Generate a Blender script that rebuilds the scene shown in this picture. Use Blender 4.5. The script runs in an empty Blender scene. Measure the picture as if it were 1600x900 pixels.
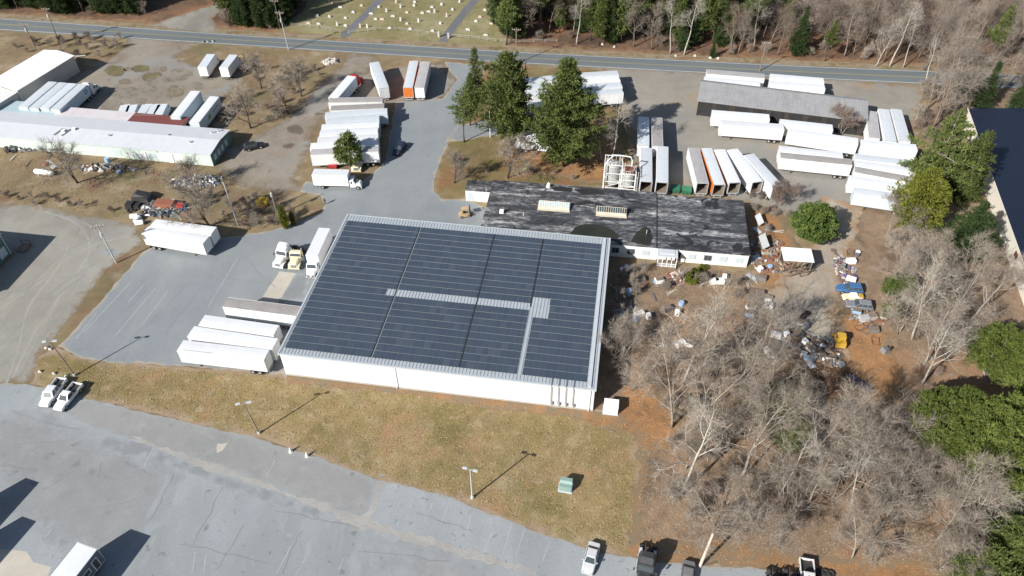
import bpy, bmesh, math, random
import numpy as np
from mathutils import Vector, Matrix
from mathutils.geometry import delaunay_2d_cdt

random.seed(7)
R = math.radians
scene = bpy.context.scene
COL = scene.collection

# ------------------------------------------------------------------ camera (surveyed from the photograph)
CAM_H, CAM_F, CAM_PITCH, CAM_ROLL = 102.5, 1200.0, R(43.4), R(-0.53)
_cp, _sp = math.cos(CAM_PITCH), math.sin(CAM_PITCH)
_c, _s = math.cos(CAM_ROLL), math.sin(CAM_ROLL)
FW = Vector((0, _cp, -_sp))
_r0, _u0 = Vector((1, 0, 0)), Vector((0, _sp, _cp))
RT = _c * _r0 + _s * _u0
UP = -_s * _r0 + _c * _u0


def G(px, py, z=0.0):
    """survey point: photo position (1600x900) -> world point at height z"""
    d = FW + (px - 800) / CAM_F * RT - (py - 450) / CAM_F * UP
    t = (z - CAM_H) / d.z
    return Vector((t * d.x, t * d.y, z))


def G2(px, py, z=0.0):
    p = G(px, py, z)
    return (p.x, p.y)


def PP(*pts, z=0.0):
    return [G2(x, y, z) for x, y in pts]


cam_d = bpy.data.cameras.new('camera')
cam = bpy.data.objects.new('camera', cam_d)
COL.objects.link(cam)
cam.matrix_world = Matrix(((RT.x, UP.x, -FW.x, 0), (RT.y, UP.y, -FW.y, 0), (RT.z, UP.z, -FW.z, CAM_H), (0, 0, 0, 1)))
cam_d.sensor_width = 36
cam_d.lens = 36 * CAM_F / 1600
cam_d.clip_start = 0.5
cam_d.clip_end = 4000
scene.camera = cam

# ------------------------------------------------------------------ light
SUN_AZ, SUN_EL = R(41.8), R(33)       # direction the shadows run, sun height
world = bpy.data.worlds.new('World')
scene.world = world
world.use_nodes = True
wn = world.node_tree
bg = wn.nodes['Background']
sky = wn.nodes.new('ShaderNodeTexSky')
sky.sky_type = 'NISHITA'
sky.sun_disc = False
sky.sun_elevation = SUN_EL
sdir = Vector((-math.cos(SUN_AZ) * math.cos(SUN_EL), -math.sin(SUN_AZ) * math.cos(SUN_EL), math.sin(SUN_EL)))
sky.sun_rotation = math.atan2(sdir.x, sdir.y)
wn.links.new(sky.outputs[0], bg.inputs[0])
bg.inputs[1].default_value = 0.065
sun_d = bpy.data.lights.new('sun', 'SUN')
sun_d.energy = 4.8
sun_d.angle = R(0.5)
sun_d.color = (1.0, 0.965, 0.905)
sun = bpy.data.objects.new('sun', sun_d)
COL.objects.link(sun)
sun.rotation_euler = sdir.to_track_quat('Z', 'Y').to_euler()
sun.location = (0, 0, 150)
vs = scene.view_settings
vs.view_transform = 'Standard'
vs.look = 'None'
vs.exposure = 0.7
vs.gamma = 1
vs.use_curve_mapping = False
scene.cycles.max_bounces = 5
scene.cycles.diffuse_bounces = 2
scene.cycles.glossy_bounces = 2
scene.cycles.transparent_max_bounces = 6
scene.cycles.use_denoising = True

# ------------------------------------------------------------------ object helpers
def tag(o, label=None, cat=None, group=None, kind=None):
    if label: o['label'] = label
    if cat: o['category'] = cat
    if group: o['group'] = group
    if kind: o['kind'] = kind
    return o


def thing(name, label, cat, loc=(0, 0, 0), rz=0.0, group=None):
    o = bpy.data.objects.new(name, None)
    o.empty_display_size = 0.5
    COL.objects.link(o)
    o.location = loc
    o.rotation_euler = (0, 0, rz)
    return tag(o, label, cat, group)


def link(name, mesh, parent=None, loc=None, mats=None):
    o = bpy.data.objects.new(name, mesh)
    COL.objects.link(o)
    if parent is not None: o.parent = parent
    if loc is not None: o.location = loc
    if mats:
        for i, m in enumerate(mats):
            if i < len(o.material_slots):
                o.material_slots[i].link = 'OBJECT'
                o.material_slots[i].material = m
    return o


class MB:
    def __init__(self):
        self.v, self.f, self.m = [], [], []

    def face(self, idx, mi=0):
        self.f.append(tuple(idx)); self.m.append(mi)

    def quad(self, a, b, c, d, mi=0):
        n = len(self.v)
        self.v += [tuple(a), tuple(b), tuple(c), tuple(d)]
        self.face((n, n + 1, n + 2, n + 3), mi)
        return self

    def tri(self, a, b, c, mi=0):
        n = len(self.v)
        self.v += [tuple(a), tuple(b), tuple(c)]
        self.face((n, n + 1, n + 2), mi)
        return self

    def box(self, x0, x1, y0, y1, z0, z1, mi=0):
        n = len(self.v)
        self.v += [(x0, y0, z0), (x1, y0, z0), (x1, y1, z0), (x0, y1, z0), (x0, y0, z1), (x1, y0, z1), (x1, y1, z1), (x0, y1, z1)]
        for q in ((0, 3, 2, 1), (4, 5, 6, 7), (0, 1, 5, 4), (1, 2, 6, 5), (2, 3, 7, 6), (3, 0, 4, 7)):
            self.face([n + i for i in q], mi)
        return self

    def obox(self, c, ax, ay, az, mi=0):
        """oriented box: centre and three half-axis vectors"""
        c, ax, ay, az = Vector(c), Vector(ax), Vector(ay), Vector(az)
        n = len(self.v)
        for sz in (-1, 1):
            for sx, sy in ((-1, -1), (1, -1), (1, 1), (-1, 1)):
                self.v.append(tuple(c + ax * sx + ay * sy + az * sz))
        for q in ((0, 3, 2, 1), (4, 5, 6, 7), (0, 1, 5, 4), (1, 2, 6, 5), (2, 3, 7, 6), (3, 0, 4, 7)):
            self.face([n + i for i in q], mi)
        return self

    def bar(self, a, b, w, h=None, mi=0):
        a, b = Vector(a), Vector(b)
        d = b - a
        L = d.length
        if L < 1e-6: return self
        d.normalize()
        s = d.cross(Vector((0, 0, 1)))
        if s.length < 1e-3: s = Vector((1, 0, 0))
        s.normalize()
        u = s.cross(d)
        return self.obox((a + b) / 2, d * L / 2, s * w / 2, u * (h or w) / 2, mi)

    def tube(self, pts, rad, n=6, cap=True, mi=0):
        pts = [Vector(p) for p in pts]
        k0 = len(self.v)
        prev = None
        for i, p in enumerate(pts):
            a = pts[max(0, i - 1)]; b = pts[min(len(pts) - 1, i + 1)]
            d = (b - a)
            if d.length < 1e-7: d = Vector((0, 0, 1))
            d.normalize()
            if prev is None:
                s = d.cross(Vector((0.13, 0.31, 0.94)))
                if s.length < 0.05: s = d.cross(Vector((1, 0, 0)))
            else:
                s = prev - d * prev.dot(d)
            s.normalize(); prev = s
            t = d.cross(s)
            r = rad[i] if isinstance(rad, (list, tuple)) else rad
            for j in range(n):
                a_ = 2 * math.pi * j / n
                self.v.append(tuple(p + s * (r * math.cos(a_)) + t * (r * math.sin(a_))))
        for i in range(len(pts) - 1):
            for j in range(n):
                a_, b_ = k0 + i * n + j, k0 + i * n + (j + 1) % n
                self.face((a_, b_, b_ + n, a_ + n), mi)
        if cap:
            self.face([k0 + j for j in reversed(range(n))], mi)
            e = k0 + (len(pts) - 1) * n
            self.face([e + j for j in range(n)], mi)
        return self

    def cyl(self, a, b, r0, r1=None, n=12, mi=0):
        return self.tube([a, b], [r0, r0 if r1 is None else r1], n, True, mi)

    def loft(self, rings, mi=0, cap=True):
        k0 = len(self.v); n = len(rings[0])
        for r in rings: self.v += [tuple(p) for p in r]
        for i in range(len(rings) - 1):
            for j in range(n):
                a, b = k0 + i * n + j, k0 + i * n + (j + 1) % n
                self.face((a, b, b + n, a + n), mi)
        if cap:
            self.face([k0 + j for j in reversed(range(n))], mi)
            e = k0 + (len(rings) - 1) * n
            self.face([e + j for j in range(n)], mi)
        return self

    def prism(self, poly, z0, z1, mi=0):
        n = len(self.v); k = len(poly)
        self.v += [(x, y, z0) for x, y in poly] + [(x, y, z1) for x, y in poly]
        self.face([n + i for i in reversed(range(k))], mi)
        self.face([n + k + i for i in range(k)], mi)
        for i in range(k):
            j = (i + 1) % k
            self.face((n + i, n + j, n + k + j, n + k + i), mi)
        return self

    def mesh(self, name, mats, smooth=False, recalc=True):
        me = bpy.data.meshes.new(name)
        me.from_pydata(self.v, [], self.f)
        for m in (mats if isinstance(mats, (list, tuple)) else [mats]):
            me.materials.append(m)
        if any(self.m):
            me.polygons.foreach_set('material_index', self.m)
        if recalc:
            bm = bmesh.new(); bm.from_mesh(me)
            bmesh.ops.recalc_face_normals(bm, faces=bm.faces)
            bm.to_mesh(me); bm.free()
        if smooth:
            me.polygons.foreach_set('use_smooth', [True] * len(me.polygons))
        me.update()
        return me

    def build(self, name, mats, parent=None, smooth=False, loc=None, label=None):
        o = link(name, self.mesh(name, mats, smooth), parent, loc)
        if label: o['label'] = label
        return o


def copy_tree(root, loc, rz, label=None, scale=None, group=None):
    c = root.copy(); COL.objects.link(c)
    c.location = loc; c.rotation_euler = (0, 0, rz)
    if scale: c.scale = scale if isinstance(scale, tuple) else (scale,) * 3
    if label: c['label'] = label
    if group: c['group'] = group
    for ch in root.children:
        d = ch.copy(); COL.objects.link(d); d.parent = c
        for g in ch.children:
            e = g.copy(); COL.objects.link(e); e.parent = d
    return c


# ------------------------------------------------------------------ materials
def nd(nt, typ, **kw):
    n = nt.nodes.new(typ)
    for k, v in kw.items():
        if k.startswith('i_'):
            key = k[2:]
            n.inputs[int(key) if key.isdigit() else key].default_value = v
        else:
            setattr(n, k, v)
    return n


def base_mat(name):
    m = bpy.data.materials.new(name)
    m.use_nodes = True
    nt = m.node_tree
    return m, nt, nt.nodes['Principled BSDF']


def mixc(nt, fac, a, b, blend='MIX'):
    n = nt.nodes.new('ShaderNodeMix'); n.data_type = 'RGBA'; n.blend_type = blend
    for s, v in ((n.inputs[0], fac), (n.inputs[6], a), (n.inputs[7], b)):
        if hasattr(v, 'node') or isinstance(v, bpy.types.NodeSocket): nt.links.new(v, s)
        elif isinstance(v, (int, float)): s.default_value = v
        else: s.default_value = (*v[:3], 1)
    return n.outputs[2]


def math_(nt, op, a, b=None, clamp=False):
    n = nt.nodes.new('ShaderNodeMath'); n.operation = op; n.use_clamp = clamp
    for i, v in enumerate((a, b)):
        if v is None: continue
        if isinstance(v, bpy.types.NodeSocket): nt.links.new(v, n.inputs[i])
        else: n.inputs[i].default_value = v
    return n.outputs[0]


def noise(nt, vec, scale, detail=3, rough=0.55, dist=0.0):
    n = nt.nodes.new('ShaderNodeTexNoise')
    n.inputs['Scale'].default_value = scale
    n.inputs['Detail'].default_value = detail
    n.inputs['Roughness'].default_value = rough
    n.inputs['Distortion'].default_value = dist
    nt.links.new(vec, n.inputs['Vector'])
    return n.outputs['Fac']


def ramp(nt, fac, stops):
    n = nt.nodes.new('ShaderNodeValToRGB')
    cr = n.color_ramp
    while len(cr.elements) < len(stops): cr.elements.new(0.5)
    for e, (p, c) in zip(cr.elements, stops):
        e.position = p
        e.color = (*c, 1) if isinstance(c, (tuple, list)) else (c, c, c, 1)
    nt.links.new(fac, n.inputs[0])
    return n.outputs[0]


def scaled(nt, vec, s, loc=(0, 0, 0), rz=0.0):
    n = nt.nodes.new('ShaderNodeMapping')
    n.inputs['Scale'].default_value = (tuple(s) + (1,))[:3]
    n.inputs['Location'].default_value = loc
    n.inputs['Rotation'].default_value = (0, 0, rz)
    nt.links.new(vec, n.inputs['Vector'])
    return n.outputs[0]


def objvec(nt, mode='Object'):
    return nt.nodes.new('ShaderNodeTexCoord').outputs[mode]


def paint(name, col, rough=0.5, metal=0.0, dirt=0.25, dcol=(0.2, 0.17, 0.13), scale=1.2, streak=None, rnd=0.08, spec=0.5):
    """painted or metal surface with patchy dirt; streak = stretched noise scale"""
    m, nt, b = base_mat(name)
    v = objvec(nt)
    f1 = noise(nt, v, scale, 5, 0.65)
    f = ramp(nt, f1, [(0.42, 0.0), (0.78, 1.0)])
    col_s = mixc(nt, math_(nt, 'MULTIPLY', f, dirt), col, dcol)
    if streak:
        f2 = noise(nt, scaled(nt, v, streak), 1.0, 4, 0.6)
        f2 = ramp(nt, f2, [(0.45, 0.0), (0.75, 1.0)])
        col_s = mixc(nt, math_(nt, 'MULTIPLY', f2, dirt * 0.9), col_s, dcol)
    if rnd:
        oi = nt.nodes.new('ShaderNodeObjectInfo')
        k = math_(nt, 'MULTIPLY_ADD', oi.outputs['Random'], 2 * rnd)
        nt.nodes[-1].inputs[2].default_value = 1 - rnd
        hs = nt.nodes.new('ShaderNodeHueSaturation')
        nt.links.new(k, hs.inputs['Value']); nt.links.new(col_s, hs.inputs['Color'])
        col_s = hs.outputs[0]
    nt.links.new(col_s, b.inputs['Base Color'])
    b.inputs['Roughness'].default_value = rough
    b.inputs['Metallic'].default_value = metal
    b.inputs['Specular IOR Level'].default_value = spec
    return m


def ground_mat(name, stops, big=0.06, mid=0.5, fine=3.0, w=(0.5, 0.32, 0.18), grain=0.25, edge=None, edge_w=1.5, rough=0.95, bump=0.15, grain_scale=7.0, stretch=None, extra=None):
    m, nt, b = base_mat(name)
    pos = nt.nodes.new('ShaderNodeNewGeometry').outputs['Position']
    v = pos if not stretch else scaled(nt, pos, stretch[0], rz=stretch[1])
    n1, n2, n3 = noise(nt, v, big, 4, 0.55, 0.6), noise(nt, v, mid, 4, 0.6, 0.3), noise(nt, pos, fine, 3, 0.6)
    f = math_(nt, 'ADD', math_(nt, 'ADD', math_(nt, 'MULTIPLY', n1, w[0]), math_(nt, 'MULTIPLY', n2, w[1])), math_(nt, 'MULTIPLY', n3, w[2]))
    col = ramp(nt, f, stops)
    if extra: col = extra(nt, pos, col)
    g = noise(nt, pos, grain_scale, 3, 0.75)
    gr = ramp(nt, g, [(0.3, 1 - grain), (0.7, 1 + grain)])
    gr.node.color_ramp.elements[1].color = (1 + grain, 1 + grain, 1 + grain, 1)
    col = mixc(nt, 1.0, col, gr, 'MULTIPLY')
    if edge is not None:
        at = nt.nodes.new('ShaderNodeAttribute'); at.attribute_name = 'edge'
        e = math_(nt, 'DIVIDE', at.outputs['Fac'], edge_w)
        ne = noise(nt, pos, 0.35, 6, 0.75)
        e = math_(nt, 'ADD', e, math_(nt, 'MULTIPLY', math_(nt, 'SUBTRACT', ne, 0.42), 3.4))
        ef = ramp(nt, e, [(0.15, 1.0), (0.85, 0.0)])
        col = mixc(nt, ef, col, edge)
    nt.links.new(col, b.inputs['Base Color'])
    b.inputs['Roughness'].default_value = rough
    b.inputs['Specular IOR Level'].default_value = 0.25
    if bump:
        bp = nt.nodes.new('ShaderNodeBump'); bp.inputs['Strength'].default_value = bump; bp.inputs['Distance'].default_value = 0.2
        nt.links.new(g, bp.inputs['Height']); nt.links.new(bp.outputs[0], b.inputs['Normal'])
    return m


def patchy(lo, hi, c, scale, lohi=(0.5, 0.62), amount=1.0, sc=(1, 1, 1), rz=0.0, detail=4):
    """an 'extra' hook: patches of another colour where a noise is high"""
    def f(nt, pos, col):
        n = noise(nt, scaled(nt, pos, sc, (lo, hi, 0), rz), scale, detail, 0.6, 0.4)
        k = ramp(nt, n, [(lohi[0], 0.0), (lohi[1], 1.0)])
        return mixc(nt, math_(nt, 'MULTIPLY', k, amount), col, c)
    return f


def chain(*fs):
    def f(nt, pos, col):
        for g in fs: col = g(nt, pos, col)
        return col
    return f


def leafmat(name, dark, light, trans=0.25, nscale=0.5):
    m, nt, b = base_mat(name)
    pos = objvec(nt)
    f = math_(nt, 'ADD', math_(nt, 'MULTIPLY', noise(nt, pos, nscale, 3, 0.6), 0.55), math_(nt, 'MULTIPLY', noise(nt, pos, 4.0, 2, 0.6), 0.45))
    col = ramp(nt, f, [(0.35, dark), (0.65, light)])
    oi = nt.nodes.new('ShaderNodeObjectInfo')
    hs = nt.nodes.new('ShaderNodeHueSaturation')
    k = math_(nt, 'MULTIPLY_ADD', oi.outputs['Random'], 0.4); nt.nodes[-1].inputs[2].default_value = 0.8
    nt.links.new(k, hs.inputs['Value']); nt.links.new(col, hs.inputs['Color'])
    col = hs.outputs[0]
    nt.nodes.remove(b)
    d = nt.nodes.new('ShaderNodeBsdfDiffuse'); t = nt.nodes.new('ShaderNodeBsdfTranslucent')
    nt.links.new(col, d.inputs[0]); nt.links.new(col, t.inputs[0])
    mx = nt.nodes.new('ShaderNodeMixShader'); mx.inputs[0].default_value = trans
    nt.links.new(d.outputs[0], mx.inputs[1]); nt.links.new(t.outputs[0], mx.inputs[2])
    nt.links.new(mx.outputs[0], nt.nodes['Material Output'].inputs[0])
    return m


def bark(name, dark, light, rnd=0.25):
    m, nt, b = base_mat(name)
    v = objvec(nt)
    f = noise(nt, v, 2.5, 4, 0.7)
    col = ramp(nt, f, [(0.35, dark), (0.65, light)])
    oi = nt.nodes.new('ShaderNodeObjectInfo')
    hs = nt.nodes.new('ShaderNodeHueSaturation')
    k = math_(nt, 'MULTIPLY_ADD', oi.outputs['Random'], 2 * rnd); nt.nodes[-1].inputs[2].default_value = 1 - rnd
    nt.links.new(k, hs.inputs['Value']); nt.links.new(col, hs.inputs['Color'])
    nt.links.new(hs.outputs[0], b.inputs['Base Color'])
    b.inputs['Roughness'].default_value = 0.95
    b.inputs['Specular IOR Level'].default_value = 0.1
    return m


# ------------------------------------------------------------------ ground sheets
def jitter_poly(poly, step, amp, rng):
    out = []
    n = len(poly)
    ph = [rng.uniform(0, 6.28) for _ in range(4)]
    acc = 0
    for i in range(n):
        a, b = Vector(poly[i]), Vector(poly[(i + 1) % n])
        d = b - a; L = d.length
        if L < 1e-6: continue
        nrm = Vector((-d.y, d.x)) / L
        k = max(1, int(L / step))
        for j in range(k):
            s = acc + L * j / k
            o = amp * (0.5 * math.sin(s * 0.23 + ph[0]) + 0.35 * math.sin(s * 0.71 + ph[1]) + 0.3 * math.sin(s * 1.9 + ph[2]) + rng.uniform(-0.35, 0.35))
            p = a + d * (j / k) + nrm * o
            out.append((p.x, p.y))
        acc += L
    return out


def inside(pts, poly):
    x, y = pts[:, 0], pts[:, 1]
    c = np.zeros(len(pts), bool)
    n = len(poly)
    for i in range(n):
        x0, y0 = poly[i]; x1, y1 = poly[(i + 1) % n]
        if y0 == y1: continue
        t = ((y0 > y) != (y1 > y)) & (x < (x1 - x0) * (y - y0) / (y1 - y0) + x0)
        c ^= t
    return c


def edge_dist(pts, poly, cap=6.0):
    P = np.array(poly); Q = np.roll(P, -1, 0)
    d = np.full(len(pts), cap)
    for a, b in zip(P, Q):
        ab = b - a
        t = np.clip(((pts - a) @ ab) / max(1e-9, ab @ ab), 0, 1)
        e = pts - (a + t[:, None] * ab)
        d = np.minimum(d, np.sqrt((e * e).sum(1)))
    return d


def sheet(name, poly, z, mat, jit=0.35, step=0.8, res=1.6, kind='structure', seed=1):
    rng = random.Random(seed * 97 + len(poly))
    bd = jitter_poly(poly, step, jit, rng) if jit > 0 else [tuple(p) for p in poly]
    arr = np.array(bd)
    (x0, y0), (x1, y1) = arr.min(0), arr.max(0)
    res = max(res, math.sqrt((x1 - x0) * (y1 - y0) / 14000))
    gx, gy = np.meshgrid(np.arange(x0, x1, res), np.arange(y0, y1, res * 0.87))
    gx[1::2] += res / 2
    pts = np.stack([gx.ravel(), gy.ravel()], 1)
    pts = pts[inside(pts, bd)] if len(pts) else pts
    if len(pts):
        pts = pts[edge_dist(pts, bd) > 0.35 * min(res, 1.2)]
    vs_ = [Vector(p) for p in bd] + [Vector((float(p[0]), float(p[1]))) for p in pts]
    nb = len(bd)
    v, e, f, *_ = delaunay_2d_cdt(vs_, [], [list(range(nb))], 1, 1e-5)
    me = bpy.data.meshes.new(name)
    me.from_pydata([(p.x, p.y, 0.0) for p in v], [], [tuple(q) for q in f])
    a = me.attributes.new('edge', 'FLOAT', 'POINT')
    va = np.array([(p.x, p.y) for p in v])
    a.data.foreach_set('value', edge_dist(va, bd).astype(np.float32))
    bm = bmesh.new(); bm.from_mesh(me)
    bmesh.ops.recalc_face_normals(bm, faces=bm.faces)
    if sum(fc.normal.z for fc in bm.faces) < 0:
        bmesh.ops.reverse_faces(bm, faces=bm.faces)
    bm.to_mesh(me); bm.free()
    me.materials.append(mat)
    o = bpy.data.objects.new(name, me)
    COL.objects.link(o)
    o.location = (0, 0, z)
    if kind: o['kind'] = kind
    return o
# ================================================================== GROUND
DRY = (0.17, 0.125, 0.075)
g_base = ground_mat('dry_weeds', [(0.3, (0.119, 0.090, 0.057)), (0.45, (0.185, 0.135, 0.081)), (0.58, (0.250, 0.189, 0.109)), (0.72, (0.346, 0.262, 0.159))], big=0.05, mid=0.35, fine=2.2, grain=0.4, bump=0.4,
                    extra=chain(patchy(11, 27, (0.34, 0.285, 0.21), 0.16, (0.54, 0.68), 0.65), patchy(3, 8, (0.119, 0.114, 0.049), 0.08, (0.52, 0.66), 0.55), patchy(1, 40, (0.168, 0.080, 0.055), 0.11, (0.56, 0.68), 0.6)))
g_leaf = ground_mat('fallen_leaves', [(0.32, (0.10, 0.072, 0.05)), (0.45, (0.19, 0.138, 0.095)), (0.56, (0.27, 0.19, 0.125)), (0.7, (0.36, 0.275, 0.195))], big=0.07, mid=0.5, fine=2.5, w=(0.42, 0.33, 0.25), grain=0.55, bump=0.5, edge=DRY, edge_w=2.5,
                    extra=chain(patchy(13, 4, (0.31, 0.175, 0.095), 0.06, (0.52, 0.64), 0.6), patchy(2, 31, (0.085, 0.062, 0.048), 0.13, (0.55, 0.68), 0.7), patchy(22, 3, (0.36, 0.30, 0.23), 0.4, (0.6, 0.72), 0.5)))
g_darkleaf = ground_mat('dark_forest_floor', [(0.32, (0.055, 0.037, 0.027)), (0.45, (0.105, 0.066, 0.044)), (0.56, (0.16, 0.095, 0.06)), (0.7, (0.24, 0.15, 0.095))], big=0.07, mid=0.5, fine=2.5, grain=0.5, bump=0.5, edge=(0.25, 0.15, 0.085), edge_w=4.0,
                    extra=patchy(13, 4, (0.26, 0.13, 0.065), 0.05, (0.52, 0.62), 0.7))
g_rust = ground_mat('orange_leaves', [(0.34, (0.152, 0.083, 0.044)), (0.48, (0.263, 0.145, 0.068)), (0.6, (0.335, 0.175, 0.077)), (0.72, (0.319, 0.236, 0.154))], big=0.15, mid=0.8, fine=3.5, grain=0.5, bump=0.4, edge=(0.192, 0.149, 0.097), edge_w=2.6)
g_lawn = ground_mat('winter_lawn', [(0.33, (0.142, 0.109, 0.047)), (0.45, (0.200, 0.155, 0.067)), (0.56, (0.264, 0.199, 0.096)), (0.7, (0.342, 0.248, 0.147))], big=0.045, mid=0.4, fine=2.6, grain=0.35, bump=0.4, edge=(0.294, 0.218, 0.160), edge_w=2.2, grain_scale=4.0,
                    extra=chain(patchy(19, 12, (0.235, 0.178, 0.105), 0.16, (0.53, 0.66), 0.65), patchy(23, 2, (0.36, 0.305, 0.19), 0.22, (0.56, 0.7), 0.6), patchy(5, 2, (0.127, 0.109, 0.037), 0.09, (0.5, 0.64), 0.7), patchy(7, 7, (0.322, 0.183, 0.107), 0.12, (0.55, 0.68), 0.65), patchy(17, 5, (0.391, 0.296, 0.214), 0.5, (0.58, 0.7), 0.5)))
g_asph = ground_mat('old_asphalt', [(0.3, (0.225, 0.243, 0.253)), (0.45, (0.258, 0.277, 0.287)), (0.6, (0.282, 0.302, 0.311)), (0.75, (0.315, 0.333, 0.338))], big=0.03, mid=0.18, fine=1.2, grain=0.13, bump=0.05, edge=(0.27, 0.25, 0.22), edge_w=0.9, rough=0.9, grain_scale=5.0,
                    extra=chain(patchy(4, 9, (0.20, 0.212, 0.217), 0.05, (0.5, 0.6), 0.55, (1, 0.35), 0.35), patchy(40, 3, (0.34, 0.345, 0.335), 0.35, (0.57, 0.7), 0.4, (1, 0.3), -0.7), patchy(2, 2, (0.13, 0.13, 0.13), 0.8, (0.64, 0.72), 0.55, detail=2), patchy(60, 33, (0.225, 0.235, 0.235), 1.5, (0.55, 0.65), 0.35)))
g_asph2 = ground_mat('yard_asphalt', [(0.3, (0.169, 0.183, 0.196)), (0.5, (0.209, 0.226, 0.237)), (0.7, (0.245, 0.261, 0.267))], big=0.035, mid=0.2, fine=1.4, grain=0.12, bump=0.05, edge=(0.327, 0.286, 0.224), edge_w=1.1, rough=0.9,
                     extra=chain(patchy(14, 9, (0.267, 0.274, 0.263), 0.12, (0.5, 0.66), 0.45, (1, 0.22), 0.75), patchy(2, 12, (0.125, 0.129, 0.132), 0.6, (0.66, 0.75), 0.5)))
g_road = ground_mat('road_asphalt', [(0.3, (0.105, 0.122, 0.131)), (0.5, (0.130, 0.148, 0.156)), (0.7, (0.160, 0.178, 0.180))], big=0.05, mid=0.3, fine=1.5, grain=0.1, bump=0.05, edge=(0.210, 0.203, 0.180), edge_w=0.8, stretch=((0.25, 2.0, 1), 0.13))
g_cpath = ground_mat('cemetery_asphalt', [(0.3, (0.10, 0.103, 0.115)), (0.7, (0.15, 0.153, 0.165))], big=.1, mid=.5, fine=2, grain=.12, bump=0, edge=(0.2, 0.17, 0.1), edge_w=.6)
g_gravel = ground_mat('pale_gravel', [(0.3, (0.196, 0.185, 0.162)), (0.45, (0.246, 0.235, 0.207)), (0.6, (0.292, 0.280, 0.248)), (0.75, (0.338, 0.320, 0.281))], big=0.04, mid=0.25, fine=1.6, grain=0.22, bump=0.3, edge=(0.182, 0.144, 0.095), edge_w=2.6,
                      extra=chain(patchy(5, 1, (0.168, 0.162, 0.147), 0.09, (0.52, 0.66), 0.7, (1, 0.3), 0.9), patchy(9, 14, (0.338, 0.297, 0.233), 0.3, (0.56, 0.7), 0.5, (1, 0.25), 0.95)))
g_dirt = ground_mat('yard_dirt', [(0.3, (0.155, 0.128, 0.099)), (0.45, (0.214, 0.181, 0.143)), (0.6, (0.269, 0.233, 0.189)), (0.75, (0.311, 0.273, 0.227))], big=0.05, mid=0.3, fine=1.8, grain=0.22, bump=0.3, edge=(0.160, 0.122, 0.080), edge_w=3.0,
                    extra=chain(patchy(1, 6, (0.231, 0.231, 0.218), 0.07, (0.48, 0.62), 0.75), patchy(31, 6, (0.109, 0.097, 0.084), 0.35, (0.6, 0.72), 0.6, (1, 0.5), 0.5)))
g_dirt2 = ground_mat('yard_dirt_right', [(0.3, (0.181, 0.164, 0.139)), (0.45, (0.235, 0.217, 0.185)), (0.6, (0.281, 0.259, 0.220)), (0.75, (0.328, 0.294, 0.248))], big=0.05, mid=0.3, fine=1.8, grain=0.2, bump=0.3, edge=(0.210, 0.143, 0.084), edge_w=3.0,
                     extra=chain(patchy(3, 6, (0.21, 0.208, 0.2), 0.05, (0.5, 0.62), 0.7), patchy(8, 6, (0.302, 0.218, 0.134), 0.1, (0.58, 0.7), 0.6)))
g_island = ground_mat('island_grass', [(0.33, (0.097, 0.071, 0.038)), (0.45, (0.143, 0.109, 0.052)), (0.56, (0.193, 0.147, 0.071)), (0.7, (0.244, 0.189, 0.109))], big=0.07, mid=0.4, fine=2.6, grain=0.35, bump=0.4, edge=(0.252, 0.202, 0.143), edge_w=2.0,
                      extra=chain(patchy(7, 3, (0.210, 0.109, 0.052), 0.09, (0.5, 0.6), 0.75), patchy(3, 23, (0.126, 0.126, 0.038), 0.1, (0.54, 0.66), 0.7)))
g_cem = ground_mat('cemetery_grass', [(0.33, (0.143, 0.118, 0.050)), (0.47, (0.206, 0.181, 0.088)), (0.6, (0.260, 0.231, 0.134)), (0.72, (0.311, 0.277, 0.185))], big=0.06, mid=0.35, fine=2.2, grain=0.3, bump=0.3, edge=(0.202, 0.143, 0.084), edge_w=2.5,
                   extra=patchy(7, 3, (0.134, 0.130, 0.050), 0.12, (0.54, 0.66), 0.6))
g_patch = ground_mat('asphalt_patch', [(0.3, (0.175, 0.185, 0.19)), (0.6, (0.21, 0.22, 0.226)), (0.75, (0.24, 0.25, 0.252))], big=0.1, mid=0.4, fine=2, grain=0.12, bump=0.05, edge=(0.26, 0.278, 0.288), edge_w=1.2)
g_strip = ground_mat('dirt_strip', [(0.35, (0.255, 0.25, 0.238)), (0.55, (0.32, 0.31, 0.29)), (0.75, (0.39, 0.375, 0.345))], big=0.2, mid=0.6, fine=2, grain=0.25, bump=0.3)
g_conc = ground_mat('concrete_pad', [(0.3, (0.360, 0.329, 0.279)), (0.7, (0.468, 0.432, 0.378))], big=0.2, mid=0.6, fine=3, grain=0.08, bump=0.05)
g_wline = ground_mat('worn_white_paint', [(0.35, (0.24, 0.25, 0.255)), (0.55, (0.40, 0.41, 0.41)), (0.75, (0.55, 0.55, 0.54))], big=0.4, mid=1.2, fine=4, w=(0.4, 0.3, 0.3), grain=0.15, bump=0)
g_wline2 = ground_mat('faded_white_paint', [(0.38, (0.27, 0.288, 0.297)), (0.55, (0.33, 0.345, 0.35)), (0.75, (0.46, 0.465, 0.46))], big=0.4, mid=1.2, fine=4, w=(0.4, 0.3, 0.3), grain=0.15, bump=0)
g_rline = ground_mat('road_edge_paint', [(0.3, (0.40, 0.41, 0.41)), (0.7, (0.62, 0.62, 0.60))], big=0.4, mid=1.2, fine=4, grain=0.15, bump=0)
g_yline = ground_mat('road_centre_paint', [(0.3, (0.26, 0.22, 0.09)), (0.7, (0.42, 0.34, 0.10))], big=0.4, mid=1.2, fine=4, grain=0.15, bump=0)
g_mud = ground_mat('damp_mud', [(0.35, (0.101, 0.082, 0.066)), (0.7, (0.143, 0.118, 0.092))], big=0.2, mid=0.6, fine=2, grain=0.2, bump=0.2, edge=(0.227, 0.197, 0.160), edge_w=0.9, rough=0.7)


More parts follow.
